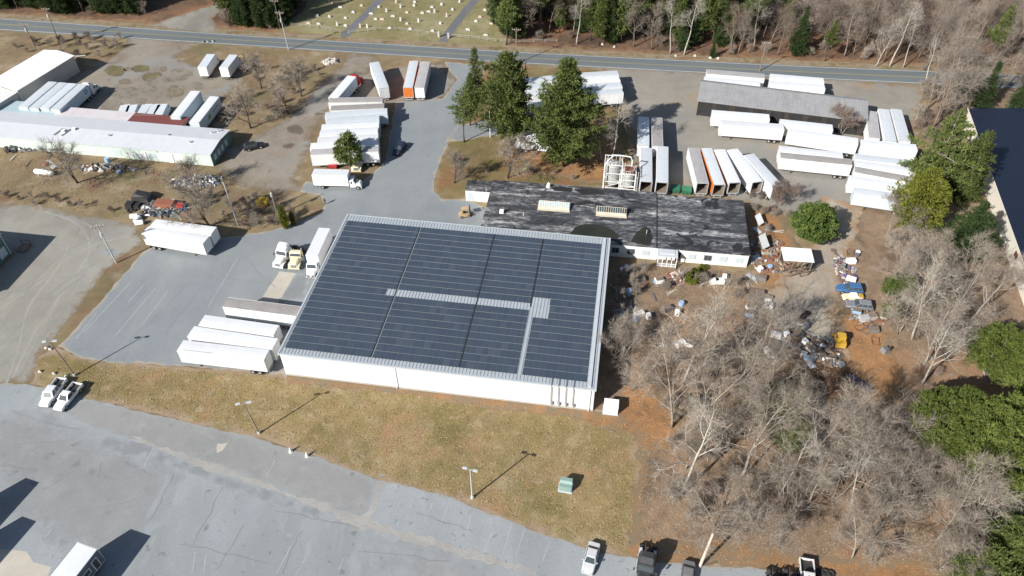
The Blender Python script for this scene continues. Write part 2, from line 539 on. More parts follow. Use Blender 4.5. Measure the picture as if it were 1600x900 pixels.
def water_mat(name, c):
    m, nt, b = base_mat(name)
    pos = nt.nodes.new('ShaderNodeNewGeometry').outputs['Position']
    col = ramp(nt, noise(nt, pos, 0.3, 3), [(0.35, tuple(x * 0.7 for x in c)), (0.65, c)])
    nt.links.new(col, b.inputs['Base Color'])
    b.inputs['Roughness'].default_value = 0.12
    return m


m_puddle = water_mat('muddy_water', (0.19, 0.155, 0.062))

S = sheet
base = S('ground', [(-900, -300), (900, -300), (900, 1500), (-900, 1500)], 0.0, g_base, jit=0, step=60, res=14)
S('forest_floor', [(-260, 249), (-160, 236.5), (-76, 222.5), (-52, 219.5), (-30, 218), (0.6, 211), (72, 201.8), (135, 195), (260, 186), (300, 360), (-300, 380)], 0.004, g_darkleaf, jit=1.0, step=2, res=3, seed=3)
S('woodland_floor', PP((935, 648), (985, 668), (1004, 740), (988, 845), (990, 868), (1100, 884), (1190, 890), (1300, 915), (1400, 1100), (1900, 1000), (2000, 400), (1700, 130), (1450, 140), (1440, 200), (1420, 310), (1330, 325), (1290, 420), (1185, 322), (1178, 425), (1000, 415), (948, 400)), 0.004, g_leaf, jit=0.8, seed=4)
S('lawn', PP((52, 560), (92, 542), (130, 561), (280, 573), (440, 584), (447, 592), (700, 615), (930, 640), (985, 650), (1003, 700), (1000, 760), (990, 845), (986, 871), (920, 859), (850, 834), (770, 802), (700, 774), (590, 749), (480, 709), (400, 684), (250, 648), (140, 624), (95, 608), (48, 600)), 0.008, g_lawn, jit=0.35, seed=5)
S('leaf_drift', PP((446, 588), (560, 598), (700, 615), (860, 633), (932, 643), (985, 648), (1000, 680), (950, 672), (880, 652), (780, 640), (640, 618), (520, 604), (452, 600)), 0.0126, g_rust, jit=0.5, seed=6)
S('leaf_drift', PP((993, 560), (1060, 640), (1070, 690), (1010, 700), (1006, 780), (1010, 835), (1060, 860), (1160, 850), (1180, 870), (1120, 884), (1000, 872), (982, 850), (996, 760), (990, 680), (965, 655), (970, 600)), 0.0132, g_rust, jit=0.9, seed=7)
S('leaf_drift', PP((1012, 838), (1100, 848), (1250, 864), (1450, 884), (1540, 915), (1400, 930), (1240, 902), (1100, 882), (1000, 872)), 0.0114, g_rust, jit=0.9, seed=95)
S('leaf_drift', PP((1310, 480), (1370, 490), (1400, 560), (1420, 650), (1380, 660), (1330, 610), (1310, 560)), 0.0138, g_rust, jit=0.9, seed=8)
S('leaf_drift', PP((1165, 320), (1215, 340), (1250, 390), (1215, 450), (1180, 440), (1180, 380)), 0.0144, g_rust, jit=0.8, seed=9)
S('leaf_drift', PP((830, 205), (960, 210), (985, 285), (930, 285), (840, 270), (800, 240)), 0.0150, g_rust, jit=0.9, seed=19)
S('parking_lot', PP((-400, 596), (0, 598), (48, 601), (95, 609), (140, 625), (250, 650), (400, 685), (480, 710), (590, 750), (700, 775), (770, 803), (850, 835), (920, 860), (986, 872), (1100, 884), (1190, 890), (1240, 910), (1300, 1200), (-500, 1200)), 0.016, g_asph, jit=0.25, seed=10)
S('gravel_yard', PP((-400, 310), (0, 318), (60, 322), (150, 338), (205, 350), (222, 378), (190, 402), (165, 425), (120, 482), (78, 535), (64, 560), (50, 598), (-400, 602)), 0.018, g_gravel, jit=0.5, seed=11)
S('driveway', PP((92, 542), (222, 397), (250, 374), (345, 372), (420, 362), (470, 345), (500, 332), (508, 318), (498, 305), (470, 300), (478, 284), (560, 288), (580, 272), (604, 250), (612, 190), (618, 160), (690, 155), (714, 125), (694, 97), (757, 101), (746, 130), (736, 175), (702, 215), (682, 270), (677, 300), (691, 312), (727, 312), (775, 330), (760, 400), (500, 480), (447, 592), (440, 584), (280, 573), (130, 561)), 0.020, g_asph2, jit=0.3, seed=12)
S('trailer_yard', PP((560, 112), (692, 98), (714, 125), (690, 158), (612, 165), (500, 190), (490, 170), (520, 135)), 0.014, g_dirt, jit=0.6, seed=13)
S('dirt_drive', PP((545, 84), (594, 91), (575, 115), (522, 160), (492, 200), (478, 240), (462, 275), (472, 300), (440, 302), (380, 290), (338, 266), (350, 235), (400, 215), (440, 190), (480, 152), (520, 115)), 0.016, g_dirt, jit=0.7, seed=14)
S('dirt_yard', PP((203, 57), (314, 66), (272, 90), (305, 103), (378, 112), (382, 125), (352, 150), (330, 200), (270, 235), (30, 200), (30, 150), (125, 112), (172, 92), (195, 75)), 0.014, g_dirt, jit=0.7, seed=15)
S('side_road', PP((230, 41), (305, 16), (335, 5), (350, -20), (380, -20), (350, 10), (330, 30), (348, 54)), 0.012, g_gravel, jit=0.5, seed=16)
S('storage_yard', PP((940, 104), (1100, 112), (1440, 132), (1440, 160), (1425, 200), (1440, 320), (1330, 325), (1240, 335), (1170, 318), (990, 295), (985, 200), (962, 140)), 0.016, g_dirt2, jit=0.7, seed=17)
g_track = ground_mat('track_dirt', [(0.3, (0.24, 0.20, 0.155)), (0.45, (0.31, 0.265, 0.212)), (0.6, (0.375, 0.325, 0.265)), (0.75, (0.43, 0.375, 0.31))], big=0.08, mid=0.4, fine=2.0, grain=0.2, bump=0.3, edge=(0.29, 0.19, 0.11), edge_w=3.2,
                     extra=patchy(8, 6, (0.23, 0.20, 0.165), 0.3, (0.5, 0.65), 0.7, (1, 0.18), 0.85))
g_scorch = ground_mat('dark_scrap_soil', [(0.3, (0.035, 0.022, 0.016)), (0.5, (0.075, 0.045, 0.03)), (0.7, (0.15, 0.085, 0.05))], big=0.2, mid=0.7, fine=2.5, grain=0.4, bump=0.4, edge=(0.2, 0.115, 0.062), edge_w=3.0)
S('dark_soil', PP((1230, 540), (1290, 525), (1318, 560), (1345, 570), (1350, 610), (1290, 625), (1225, 590)), 0.0195, g_scorch, jit=1.0, seed=91)
S('dirt_track', PP((1285, 305), (1345, 322), (1332, 380), (1312, 430), (1302, 500), (1332, 560), (1290, 562), (1240, 525), (1205, 505), (1172, 482), (1222, 430), (1262, 390), (1284, 350)), 0.018, g_track, jit=0.8, seed=18)
S('grass_island', PP((759, 103), (940, 106), (962, 140), (984, 200), (992, 295), (740, 290), (728, 314), (691, 314), (676, 301), (681, 270), (701, 215), (735, 175), (745, 130)), 0.010, g_island, jit=0.3, seed=20)
S('yard_path', PP((712, 196), (765, 186), (860, 190), (860, 204), (765, 212), (700, 222)), 0.016, g_asph2, jit=0.5, seed=21)
S('cemetery_lawn', PP((430, 49), (545, 60), (690, 70), (800, 78), (775, 20), (770, -60), (470, -60), (480, 10)), 0.008, g_cem, jit=0.5, seed=22)


def ribbon(pts, w):
    P = [Vector(p) for p in pts]; L, Rr = [], []
    for i, p in enumerate(P):
        d = (P[min(i + 1, len(P) - 1)] - P[max(i - 1, 0)]).normalized()
        n = Vector((-d.y, d.x)) * w / 2
        L.append(tuple(p + n)); Rr.append(tuple(p - n))
    return L + Rr[::-1]


S('cemetery_path', ribbon(PP((536, 58), (566, 28), (600, -6), (640, -50)), 3.0), 0.012, g_cpath, jit=0.15, seed=23)
S('cemetery_path', ribbon(PP((692, 66), (708, 42), (742, 0), (775, -40)), 3.0), 0.012, g_cpath, jit=0.15, seed=24)
# the main road
FAR = [(-420, 281), (-159.2, 233.4), (-75.9, 219.2), (0.6, 207.7), (72.1, 198.6), (113.3, 194.1), (420, 160)]
NEAR = [(-420, 270.5), (-154.9, 224.3), (-74.3, 212.0), (0.6, 200.2), (72, 190.8), (110, 186.2), (420, 152)]


def lane(t0, t1):
    a = [tuple(Vector(f).lerp(Vector(n), t0)) for f, n in zip(FAR, NEAR)]
    b = [tuple(Vector(f).lerp(Vector(n), t1)) for f, n in zip(FAR, NEAR)]
    return a + b[::-1]


S('road', lane(0.02, 0.98), 0.024, g_road, jit=0.12, step=1.5, res=2.5, seed=25)
S('road_marking', lane(0.075, 0.095), 0.028, g_rline, jit=0.0, res=30)
S('road_marking', lane(0.885, 0.91), 0.028, g_rline, jit=0.0, res=30)
S('road_marking', lane(0.470, 0.484), 0.028, g_yline, jit=0.0, res=30)
S('road_marking', lane(0.506, 0.520), 0.028, g_yline, jit=0.0, res=30)
S('verge', [(-420, 284), (-159, 236), (-76, 222), (0.6, 210.5), (72, 201.3), (113, 196.8), (420, 163)] + FAR[::-1], 0.010, g_island, jit=0.3, seed=26)
# repairs, worn strips and painted lines on the front lot
g_oldpave = ground_mat('old_grey_pavement', [(0.3, (0.20, 0.203, 0.198)), (0.5, (0.238, 0.24, 0.233)), (0.7, (0.275, 0.275, 0.265))], big=0.08, mid=0.4, fine=2.2, grain=0.16, bump=0.1, edge=(0.255, 0.262, 0.26), edge_w=1.5, rough=.9,
                       extra=chain(patchy(4, 3, (0.30, 0.295, 0.28), .3, (.55, .7), .5), patchy(7, 3, (0.16, 0.16, 0.155), .5, (.62, .72), .5)))
S('old_pavement', PP((140, 626), (250, 651), (400, 686), (480, 711), (590, 751), (574, 808), (500, 784), (400, 748), (300, 717), (205, 683), (148, 670), (90, 640)), 0.0190, g_oldpave, jit=.3, seed=92)
g_oldpave2 = ground_mat('stained_pavement', [(0.3, (0.19, 0.196, 0.198)), (0.5, (0.228, 0.234, 0.236)), (0.7, (0.262, 0.268, 0.27))], big=0.08, mid=0.4, fine=2.2, grain=0.16, bump=0.1, edge=(0.258, 0.277, 0.287), edge_w=5.0, rough=.9,
                       extra=chain(patchy(4, 3, (0.285, 0.285, 0.28), .2, (.55, .7), .5), patchy(7, 3, (0.14, 0.142, 0.142), .4, (.6, .72), .6)))
S('old_pavement', PP((-20, 650), (60, 640), (150, 672), (215, 700), (290, 740), (268, 800), (230, 850), (150, 880), (60, 840), (-20, 800)), 0.0175, g_oldpave2, jit=.8, seed=93)
S('old_pavement', PP((560, 830), (700, 850), (800, 885), (780, 930), (600, 900)), 0.0175, g_oldpave2, jit=.8, seed=94)
S('asphalt_patch', PP((150, 676), (215, 690), (300, 722), (400, 757), (470, 785), (570, 823), (500, 812), (420, 783), (330, 752), (240, 722), (160, 700)), 0.020, g_patch, jit=0.35, seed=27)
S('worn_strip', PP((205, 682), (300, 716), (400, 748), (500, 785), (555, 806), (625, 828), (700, 846), (800, 880), (840, 893), (790, 888), (690, 862), (615, 838), (550, 818), (495, 794), (400, 759), (300, 723)), 0.022, g_strip, jit=0.5, step=0.5, seed=28)
S('worn_strip', PP((588, 752), (598, 756), (588, 800), (572, 812), (566, 806), (580, 790)), 0.024, g_strip, jit=0.4, step=.5, seed=29)
S('worn_strip', PP((340, 692), (356, 692), (348, 704), (338, 708)), 0.022, g_conc, jit=0.15, seed=30)
S('asphalt_patch', PP((262, 742), (270, 745), (244, 800), (232, 812), (226, 808), (248, 775)), 0.020, g_patch, jit=0.2, seed=31)
S('concrete_pad', PP((-80, 846), (0, 857), (42, 862), (52, 878), (80, 886), (70, 912), (-100, 912)), 0.020, g_conc, jit=0.1, seed=32)
S('concrete_strip', PP((437, 424), (462, 427), (434, 474), (406, 470)), 0.024, g_conc, jit=0.06, seed=33)
S('drain_cover', PP((436, 465), (474, 470), (470, 477), (434, 472)), 0.026, g_patch, jit=0.0)
S('asphalt_patch', PP((462, 427), (485, 430), (476, 470), (437, 466)), 0.022, g_patch, jit=0.1, seed=34)
LINES = [((487, 857), (462, 898)), ((455, 852), (432, 897)), ((537, 872), (530, 890)), ((725, 797), (712, 832)), ((735, 806), (728, 840)), ((776, 816), (756, 862)), ((799, 818), (786, 866)),
         ((700, 790), (688, 820)), ((646, 780), (634, 812)), ((430, 718), (417, 744)), ((860, 846), (846, 880)), ((305, 862), (300, 895)), ((322, 866), (318, 896)), ((820, 826), (806, 868)), ((70, 840), (80, 828)), ((600, 768), (592, 796)), ((622, 772), (612, 800)), ((676, 786), (664, 815)), ((240, 700), (225, 728)),
         ((225, 445), (200, 473)), ((243, 450), (180, 525)), ((262, 455), (220, 510)), ((372, 402), (325, 480)), ((205, 440), (130, 520)), ((150, 490), (118, 530))]
for i, (a, b_) in enumerate(LINES):
    S('parking_line', ribbon(PP(a, b_), 0.14), 0.0215 if a[1] > 600 else 0.0235, g_wline2, jit=0.02, res=3, seed=40 + i)


def oval(cx, cy, rx, ry, n=22, seed=0):
    rng = random.Random(seed)
    return PP(*[(cx + rx * math.cos(t) * (1 + rng.uniform(-.12, .12)), cy + ry * math.sin(t) * (1 + rng.uniform(-.12, .12))) for t in [2 * math.pi * i / n for i in range(n)]])


for i, (x, y, a, b_, wet) in enumerate([(180, 111, 13, 7, 1), (220, 107, 12, 5, 1), (237, 120, 14, 6, 1), (283, 116, 14, 7, 0), (255, 108, 5, 4, 0), (195, 145, 17, 8, 0), (230, 138, 11, 6, 0), (218, 158, 10, 5, 0), (275, 142, 12, 7, 0), (200, 108, 6, 3, 0), (195, 128, 9, 4, 0),
                                        (462, 203, 15, 8, 0), (450, 226, 11, 6, 0), (500, 178, 9, 4, 0)]):
    if x < 300:
        S('mud_patch', oval(x, y, a * 1.3, b_ * 1.3, seed=i), 0.018, g_mud, jit=0.15, seed=60 + i)
        if wet: S('puddle', oval(x, y, a, b_, seed=i), 0.022, m_puddle, jit=0.1, res=5, seed=80 + i)
        else: S('dried_puddle', oval(x, y, a, b_, seed=i), 0.022, g_dirt, jit=0.15, res=2, seed=80 + i)
    else:
        S('mud_patch', oval(x, y, a, b_, seed=i), 0.021, g_mud, jit=0.3, seed=60 + i)
S('puddle', oval(172, 393, 15, 6, seed=77), 0.022, g_patch, jit=0.3, seed=90)


# cracks and sealed joints in the paving, tyre tracks in the gravel
def wander(a, b_, n, amp, rng):
    A, B = Vector(G2(*a)), Vector(G2(*b_)); d = B - A; nn = Vector((-d.y, d.x)).normalized(); o = 0; out = []
    for i in range(n + 1):
        o += rng.uniform(-amp, amp); out.append(tuple(A + d * (i / n) + nn * o))
    return out


m_crack = ground_mat('crack_filler', [(0.3, (0.15, 0.158, 0.162)), (0.7, (0.225, 0.235, 0.24))], big=.3, mid=1, fine=4, grain=.2, bump=0)
_rng = random.Random(4)
for i, (a, b_) in enumerate((((115, 738), (70, 770)), ((270, 738), (228, 812)), ((160, 722), (146, 745)), ((195, 722), (240, 738)), ((280, 850), (420, 875)), ((430, 800), (560, 835)), ((100, 690), (20, 700)), ((20, 640), (130, 668)), ((350, 760), (310, 850)), ((560, 860), (700, 885)), ((120, 800), (210, 790)), ((650, 800), (740, 830)), ((380, 820), (330, 890)), ((0, 725), (60, 735)), ((470, 830), (440, 895)),
                                 ((140, 540), (250, 430)), ((190, 545), (300, 440)), ((290, 430), (420, 445)), ((260, 520), (330, 430)), ((560, 300), (640, 250)), ((600, 310), (660, 300)), ((380, 400), (430, 450)))):
    S('paving_crack', ribbon(wander(a, b_, 14, .2, _rng), .085), 0.0305, m_crack, jit=0.02, step=.6, res=4, seed=200 + i)
for i in range(14):
    x, y = _rng.uniform(60, 620), _rng.uniform(690, 890)
    S('oil_stain', oval(x, y, _rng.uniform(2, 6), _rng.uniform(1.5, 4), seed=300 + i), 0.0310 + i * 1e-4, m_crack if i % 3 == 0 else g_patch, jit=.2, step=.4, res=3, seed=300 + i)
g_rut = ground_mat('tyre_track', [(0.35, (0.215, 0.208, 0.193)), (0.6, (0.255, 0.247, 0.23)), (0.75, (0.29, 0.28, 0.26))], big=.2, mid=.7, fine=2, grain=.25, bump=.2)
g_rut2 = ground_mat('pale_tyre_track', [(0.35, (0.27, 0.26, 0.24)), (0.6, (0.31, 0.30, 0.277)), (0.75, (0.345, 0.333, 0.307))], big=.2, mid=.7, fine=2, grain=.25, bump=.2)
for i, pts_ in enumerate((((20, 590), (60, 510), (110, 440), (140, 390), (120, 350), (60, 328)), ((30, 592), (72, 510), (122, 440), (152, 392), (140, 352), (70, 330)), ((0, 470), (60, 430), (100, 395), (150, 372), (205, 362)), ((0, 482), (62, 442), (105, 405), (155, 380), (208, 368)),
                          ((0, 540), (40, 500), (90, 450), (135, 420), (150, 412)), ((0, 555), (45, 510), (97, 456), (140, 426)), ((10, 600), (30, 540), (45, 480), (90, 420), (110, 380)), ((0, 515), (30, 470), (70, 420)))):
    P_ = [Vector(G2(*q)) for q in pts_]
    S_ = []
    for k in range(len(P_) - 1):
        p0, p1, p2, p3 = P_[max(k - 1, 0)], P_[k], P_[k + 1], P_[min(k + 2, len(P_) - 1)]
        for t in np.linspace(0, 1, 6)[:-1]:
            t = float(t); S_.append(tuple(.5 * ((2 * p1) + (p2 - p0) * t + (2 * p0 - 5 * p1 + 4 * p2 - p3) * t * t + (3 * p1 - p0 - 3 * p2 + p3) * t ** 3)))
    S('tyre_track', ribbon(S_, .32 + .12 * (i % 3)), 0.0225 + i * 2e-4, g_rut if i % 3 else g_rut2, jit=.12, step=.5, res=3, seed=320 + i)
for i, (x, y, a_, b2) in enumerate(((195, 145, 20, 9), (218, 160, 12, 6), (283, 116, 17, 9), (232, 138, 14, 7), (256, 150, 16, 6), (300, 135, 20, 6), (175, 165, 16, 8), (250, 128, 22, 8))):
    ring_ = oval(x, y, a_, b2, 26, seed=400 + i)
    S('tyre_track', ribbon(ring_ + ring_[:2], .45), 0.0240 + i * 2e-4, g_mud, jit=.12, step=.6, res=3, seed=340 + i)


def litter(name, polys, n, size, stops, seed, up=0.35, z=0.03, avoid=(), label=None):
    """countless small leaves or grass tufts lying on the ground: one object"""
    rs = np.random.RandomState(seed); P = []
    for poly, share in polys:
        arr = np.array(poly); lo, hi = arr.min(0), arr.max(0); got = 0
        while got < n * share:
            q = rs.uniform(lo, hi, (4000, 2)); q = q[inside(q, poly)]
            for av in avoid: q = q[~inside(q, av)]
            if not len(q): break
            P.append(q[:int(n * share - got) + 1]); got += len(P[-1])
    P = np.concatenate(P); m = len(P)
    a = rs.uniform(0, 6.283, m); s = size * rs.uniform(.5, 1.3, m)
    d = np.stack([np.cos(a), np.sin(a), np.zeros(m)], 1) * s[:, None]
    e = np.stack([-np.sin(a) * .5, np.cos(a) * .5, rs.uniform(-up, up, m)], 1) * s[:, None]
    c = np.stack([P[:, 0], P[:, 1], np.full(m, z) + s * up * .5], 1)
    V = np.stack([c - d, c - e, c + d, c + e], 1).reshape(-1, 3)
    me = bpy.data.meshes.new(name)
    me.vertices.add(4 * m); me.vertices.foreach_set('co', V.astype(np.float32).ravel())
    me.loops.add(4 * m); me.loops.foreach_set('vertex_index', np.arange(4 * m, dtype=np.int32))
    me.polygons.add(m); me.polygons.foreach_set('loop_start', np.arange(0, 4 * m, 4, dtype=np.int32))
    me.update(calc_edges=True)
    me.materials.append(ground_mat(name + '_colours', stops, big=.8, mid=3, fine=9, w=(.3, .35, .35), grain=.2, bump=0))
    o = bpy.data.objects.new(name, me); COL.objects.link(o); o['kind'] = 'stuff'
    return o


P_LAWN = PP((60, 568), (130, 566), (440, 590), (930, 650), (985, 660), (998, 740), (984, 862), (850, 826), (590, 742), (400, 678), (140, 618))
P_WOOD = PP((985, 560), (1160, 560), (1250, 640), (1420, 660), (1500, 800), (1520, 900), (1200, 885), (1000, 868), (995, 700))
P_SCRAP = PP((950, 420), (1180, 430), (1210, 400), (1290, 420), (1200, 500), (1300, 570), (1370, 480), (1410, 560), (1380, 640), (1180, 570), (960, 600))
P_FIELD = PP((0, 240), (330, 262), (340, 330), (220, 345), (150, 335), (0, 312))
P_FIELD2 = PP((380, 85), (540, 85), (530, 110), (440, 180), (390, 215), (340, 200), (370, 130))
P_ISL = PP((690, 240), (760, 120), (960, 130), (985, 290), (740, 285), (690, 300))
litter('fallen_leaf_litter', [(P_LAWN, .34), (P_WOOD, .38), (P_SCRAP, .28)], 24000, .12, [(0.38, (0.24, 0.13, 0.06)), (0.5, (0.36, 0.22, 0.12)), (0.62, (0.46, 0.36, 0.24))], 5, up=.25)
litter('dry_grass_tufts', [(P_LAWN, .3), (P_FIELD, .3), (P_FIELD2, .2), (P_ISL, .2)], 15000, .13, [(0.38, (0.16, 0.14, 0.06)), (0.5, (0.24, 0.20, 0.10)), (0.62, (0.38, 0.32, 0.20))], 6, up=.5)
# ================================================================== VEGETATION
b_grey = bark('grey_bark', (0.18, 0.155, 0.13), (0.38, 0.338, 0.288))
b_far = bark('brown_bark', (0.12, 0.095, 0.075), (0.27, 0.22, 0.18))
b_pale = bark('pale_bark', (0.26, 0.235, 0.20), (0.47, 0.435, 0.38), 0.15)
b_dark = bark('dark_bark', (0.05, 0.04, 0.033), (0.115, 0.092, 0.075))
b_twig = bark('twigs', (0.18, 0.15, 0.122), (0.345, 0.298, 0.248), 0.22)
b_twigr = bark('reddish_twigs', (0.135, 0.098, 0.08), (0.26, 0.195, 0.162), 0.25)
b_twigp = bark('pale_twigs', (0.24, 0.215, 0.18), (0.42, 0.385, 0.33), 0.15)
l_pine = leafmat('pine_needles', (0.040, 0.062, 0.02), (0.165, 0.195, 0.06), .15)
l_dark = leafmat('dark_needles', (0.022, 0.042, 0.019), (0.08, 0.115, 0.042))
l_lime = leafmat('yellow_green_needles', (0.065, 0.08, 0.014), (0.20, 0.21, 0.04), .15)
l_bright = leafmat('bright_pine_needles', (0.05, 0.072, 0.018), (0.20, 0.24, 0.062), .15)
l_bush = leafmat('shrub_leaves', (0.036, 0.06, 0.016), (0.14, 0.185, 0.05), .15)
l_rusty = leafmat('withered_leaves', (0.10, 0.05, 0.02), (0.20, 0.11, 0.05))


def rot_about(v, axis, ang):
    return Matrix.Rotation(ang, 3, axis) @ v


def perp(d, rng):
    s = d.cross(Vector((rng.uniform(-1, 1), rng.uniform(-1, 1), rng.uniform(-1, 1))))
    return s.normalized() if s.length > 1e-3 else d.orthogonal().normalized()


class BareTree:
    """tapered trunk, wandering limbs, branches, and fine twigs"""
    def __init__(self, seed, h, lean=0.0, trunk_r=None, n_limb=8, first=0.35, spread=0.8, up=0.25, dens=1.0, forks=1, wob=0.16, twig_len=1.5):
        self.rng = random.Random(seed)
        self.tr, self.cr = MB(), MB()
        self.up, self.dens, self.wob, self.twl = up, dens, wob, twig_len
        r = trunk_r or h * 0.0135
        rng = self.rng
        for k in range(forks):
            a = rng.uniform(0, 6.28)
            tl = lean + (0.22 if forks > 1 else 0.0)
            d = Vector((math.cos(a) * tl, math.sin(a) * tl, 1)).normalized()
            p0 = Vector((math.cos(a), math.sin(a), 0)) * (0.25 if forks > 1 else 0) + Vector((0, 0, -0.15))
            pts, rad = self.path(p0, d, h * (0.86 if forks == 1 else rng.uniform(0.7, 0.85)), 8, r * (1 if forks == 1 else 0.7), r * 0.16, 0.07, 0.02)
            rad[0] *= 1.25
            self.tr.tube(pts, rad, 8)
            for i in range(max(3, int(n_limb / forks ** 0.5))):
                t = first + (0.97 - first) * (i + rng.random()) / n_limb * (forks ** 0.5)
                t = min(t, 0.98)
                q, rr, dd = self.at(pts, rad, t)
                ang = R(rng.uniform(32, 62)) * (1.15 - 0.5 * t)
                ax = rot_about(perp(dd, rng), dd, rng.uniform(0, 6.28))
                nd_ = rot_about(dd, ax, ang)
                L = h * spread * (0.55 - 0.33 * t) * rng.uniform(0.75, 1.2)
                self.limb(q, nd_, L, rr * rng.uniform(0.5, 0.72), 1)
            self.limb(pts[-1], (pts[-1] - pts[-2]).normalized(), h * 0.14, rad[-1], 2)

    def path(self, p, d, L, n, r0, r1, wob, up):
        rng = self.rng
        pts, rad = [p.copy()], [r0]
        d = d.copy()
        for i in range(n):
            d = (d + Vector((rng.gauss(0, wob), rng.gauss(0, wob), rng.gauss(0, wob) + up))).normalized()
            p = p + d * (L / n)
            pts.append(p.copy()); rad.append(r0 + (r1 - r0) * ((i + 1) / n) ** 0.8)
        return pts, rad

    def at(self, pts, rad, t):
        x = t * (len(pts) - 1); i = min(int(x), len(pts) - 2); f = x - i
        return pts[i].lerp(pts[i + 1], f), rad[i] + (rad[i + 1] - rad[i]) * f, (pts[i + 1] - pts[i]).normalized()

    def limb(self, p, d, L, r, level):
        rng = self.rng
        n = 5 if level == 1 else 4
        pts, rad = self.path(p, d, L, n, r, max(0.012, r * 0.22), self.wob, self.up * (0.22 if level == 1 else 0.12))
        (self.tr if level <= 2 else self.cr).tube(pts, rad, 6 if level == 1 else 4, cap=False)
        if level < 3:
            k = max(3, int((7 if level == 1 else 5) * self.dens * rng.uniform(0.8, 1.2)))
            for i in range(k):
                t = 0.22 + 0.78 * (i + rng.random()) / k
                q, rr, dd = self.at(pts, rad, min(t, 0.99))
                nd_ = rot_about(dd, perp(dd, rng), R(rng.uniform(25, 62)))
                self.limb(q, nd_, L * rng.uniform(0.32, 0.58) * (1.15 - 0.5 * t), max(0.018, rr * 0.62), level + 1)
        else:
            k = max(2, int(4 * self.dens))
            for i in range(k):
                t = 0.1 + 0.9 * (i + rng.random()) / k
                q, rr, dd = self.at(pts, rad, min(t, 0.99))
                nd_ = rot_about(dd, perp(dd, rng), R(rng.uniform(18, 55)))
                self.twig(q, nd_, self.twl * rng.uniform(0.5, 1.2))

    def twig(self, p, d, L):
        rng = self.rng
        s = perp(d, rng); t = d.cross(s)
        w = 0.0125
        m = p + d * L * 0.5 + Vector((rng.gauss(0, .08), rng.gauss(0, .08), rng.gauss(0, .05))) * L
        e = p + d * L + Vector((rng.gauss(0, .13), rng.gauss(0, .13), rng.gauss(0, .06) + 0.1)) * L
        n = len(self.cr.v)
        for c, ww in ((p, w), (m, w * 0.8)):
            self.cr.v += [tuple(c + s * ww), tuple(c - s * 0.5 * ww + t * 0.87 * ww), tuple(c - s * 0.5 * ww - t * 0.87 * ww)]
        self.cr.v.append(tuple(e))
        for j in range(3):
            k = (j + 1) % 3
            self.cr.face((n + j, n + k, n + 3 + k, n + 3 + j)); self.cr.face((n + 3 + j, n + 3 + k, n + 6))
        # a side shoot
        if rng.random() < 0.4:
            d2 = rot_about(d, s, R(rng.uniform(-50, 50)))
            q = m + d2 * L * rng.uniform(0.3, 0.6)
            n = len(self.cr.v)
            self.cr.v += [tuple(m + s * w * .8), tuple(m - s * w * .8), tuple(m + t * w * .8), tuple(q)]
            self.cr.face((n, n + 1, n + 3)); self.cr.face((n + 1, n + 2, n + 3)); self.cr.face((n + 2, n, n + 3))


def bare_proto(name, label, cat, bmat, tmat, group=None, **kw):
    t = BareTree(**kw)
    root = thing(name, label, cat, (0, 0, -500), 0, group)
    t.tr.build('trunk', bmat, root, smooth=True)
    t.cr.build('crown', tmat, root)
    return root


def tuft_mesh(name, mat, centres, dirs, size, rng, k=9, aspect=0.22, spread=0.9, curl=0.0):
    """needle tufts / leaf sprays: k thin blades round each direction"""
    C = np.array(centres, float); D = np.array(dirs, float)
    n = len(C)
    rs = np.random.RandomState(rng.randint(0, 10 ** 6))
    S_ = np.array(size, float) if np.ndim(size) else np.full(n, size)
    C = np.repeat(C, k, 0); D = np.repeat(D, k, 0); S_ = np.repeat(S_, k) * rs.uniform(0.65, 1.25, n * k)
    d = D + rs.normal(0, spread, (n * k, 3)); d /= np.linalg.norm(d, axis=1)[:, None] + 1e-9
    o = rs.normal(0, 0.22, (n * k, 3)) * S_[:, None]
    s = np.cross(d, rs.normal(0, 1, (n * k, 3))); s /= np.linalg.norm(s, axis=1)[:, None] + 1e-9
    a = C + o
    w = (S_ * aspect)[:, None]
    tip = a + d * S_[:, None]
    mid = a + d * S_[:, None] * 0.5
    V = np.stack([a, mid + s * w, tip, mid - s * w], 1).reshape(-1, 3)
    me = bpy.data.meshes.new(name)
    m = n * k
    me.vertices.add(4 * m); me.vertices.foreach_set('co', V.astype(np.float32).ravel())
    me.loops.add(4 * m); me.loops.foreach_set('vertex_index', np.arange(4 * m, dtype=np.int32))
    me.polygons.add(m); me.polygons.foreach_set('loop_start', np.arange(0, 4 * m, 4, dtype=np.int32))
    try: me.polygons.foreach_set('loop_total', np.full(m, 4, np.int32))
    except Exception: pass
    me.materials.append(mat)
    me.update(calc_edges=True); me.validate()
    return me


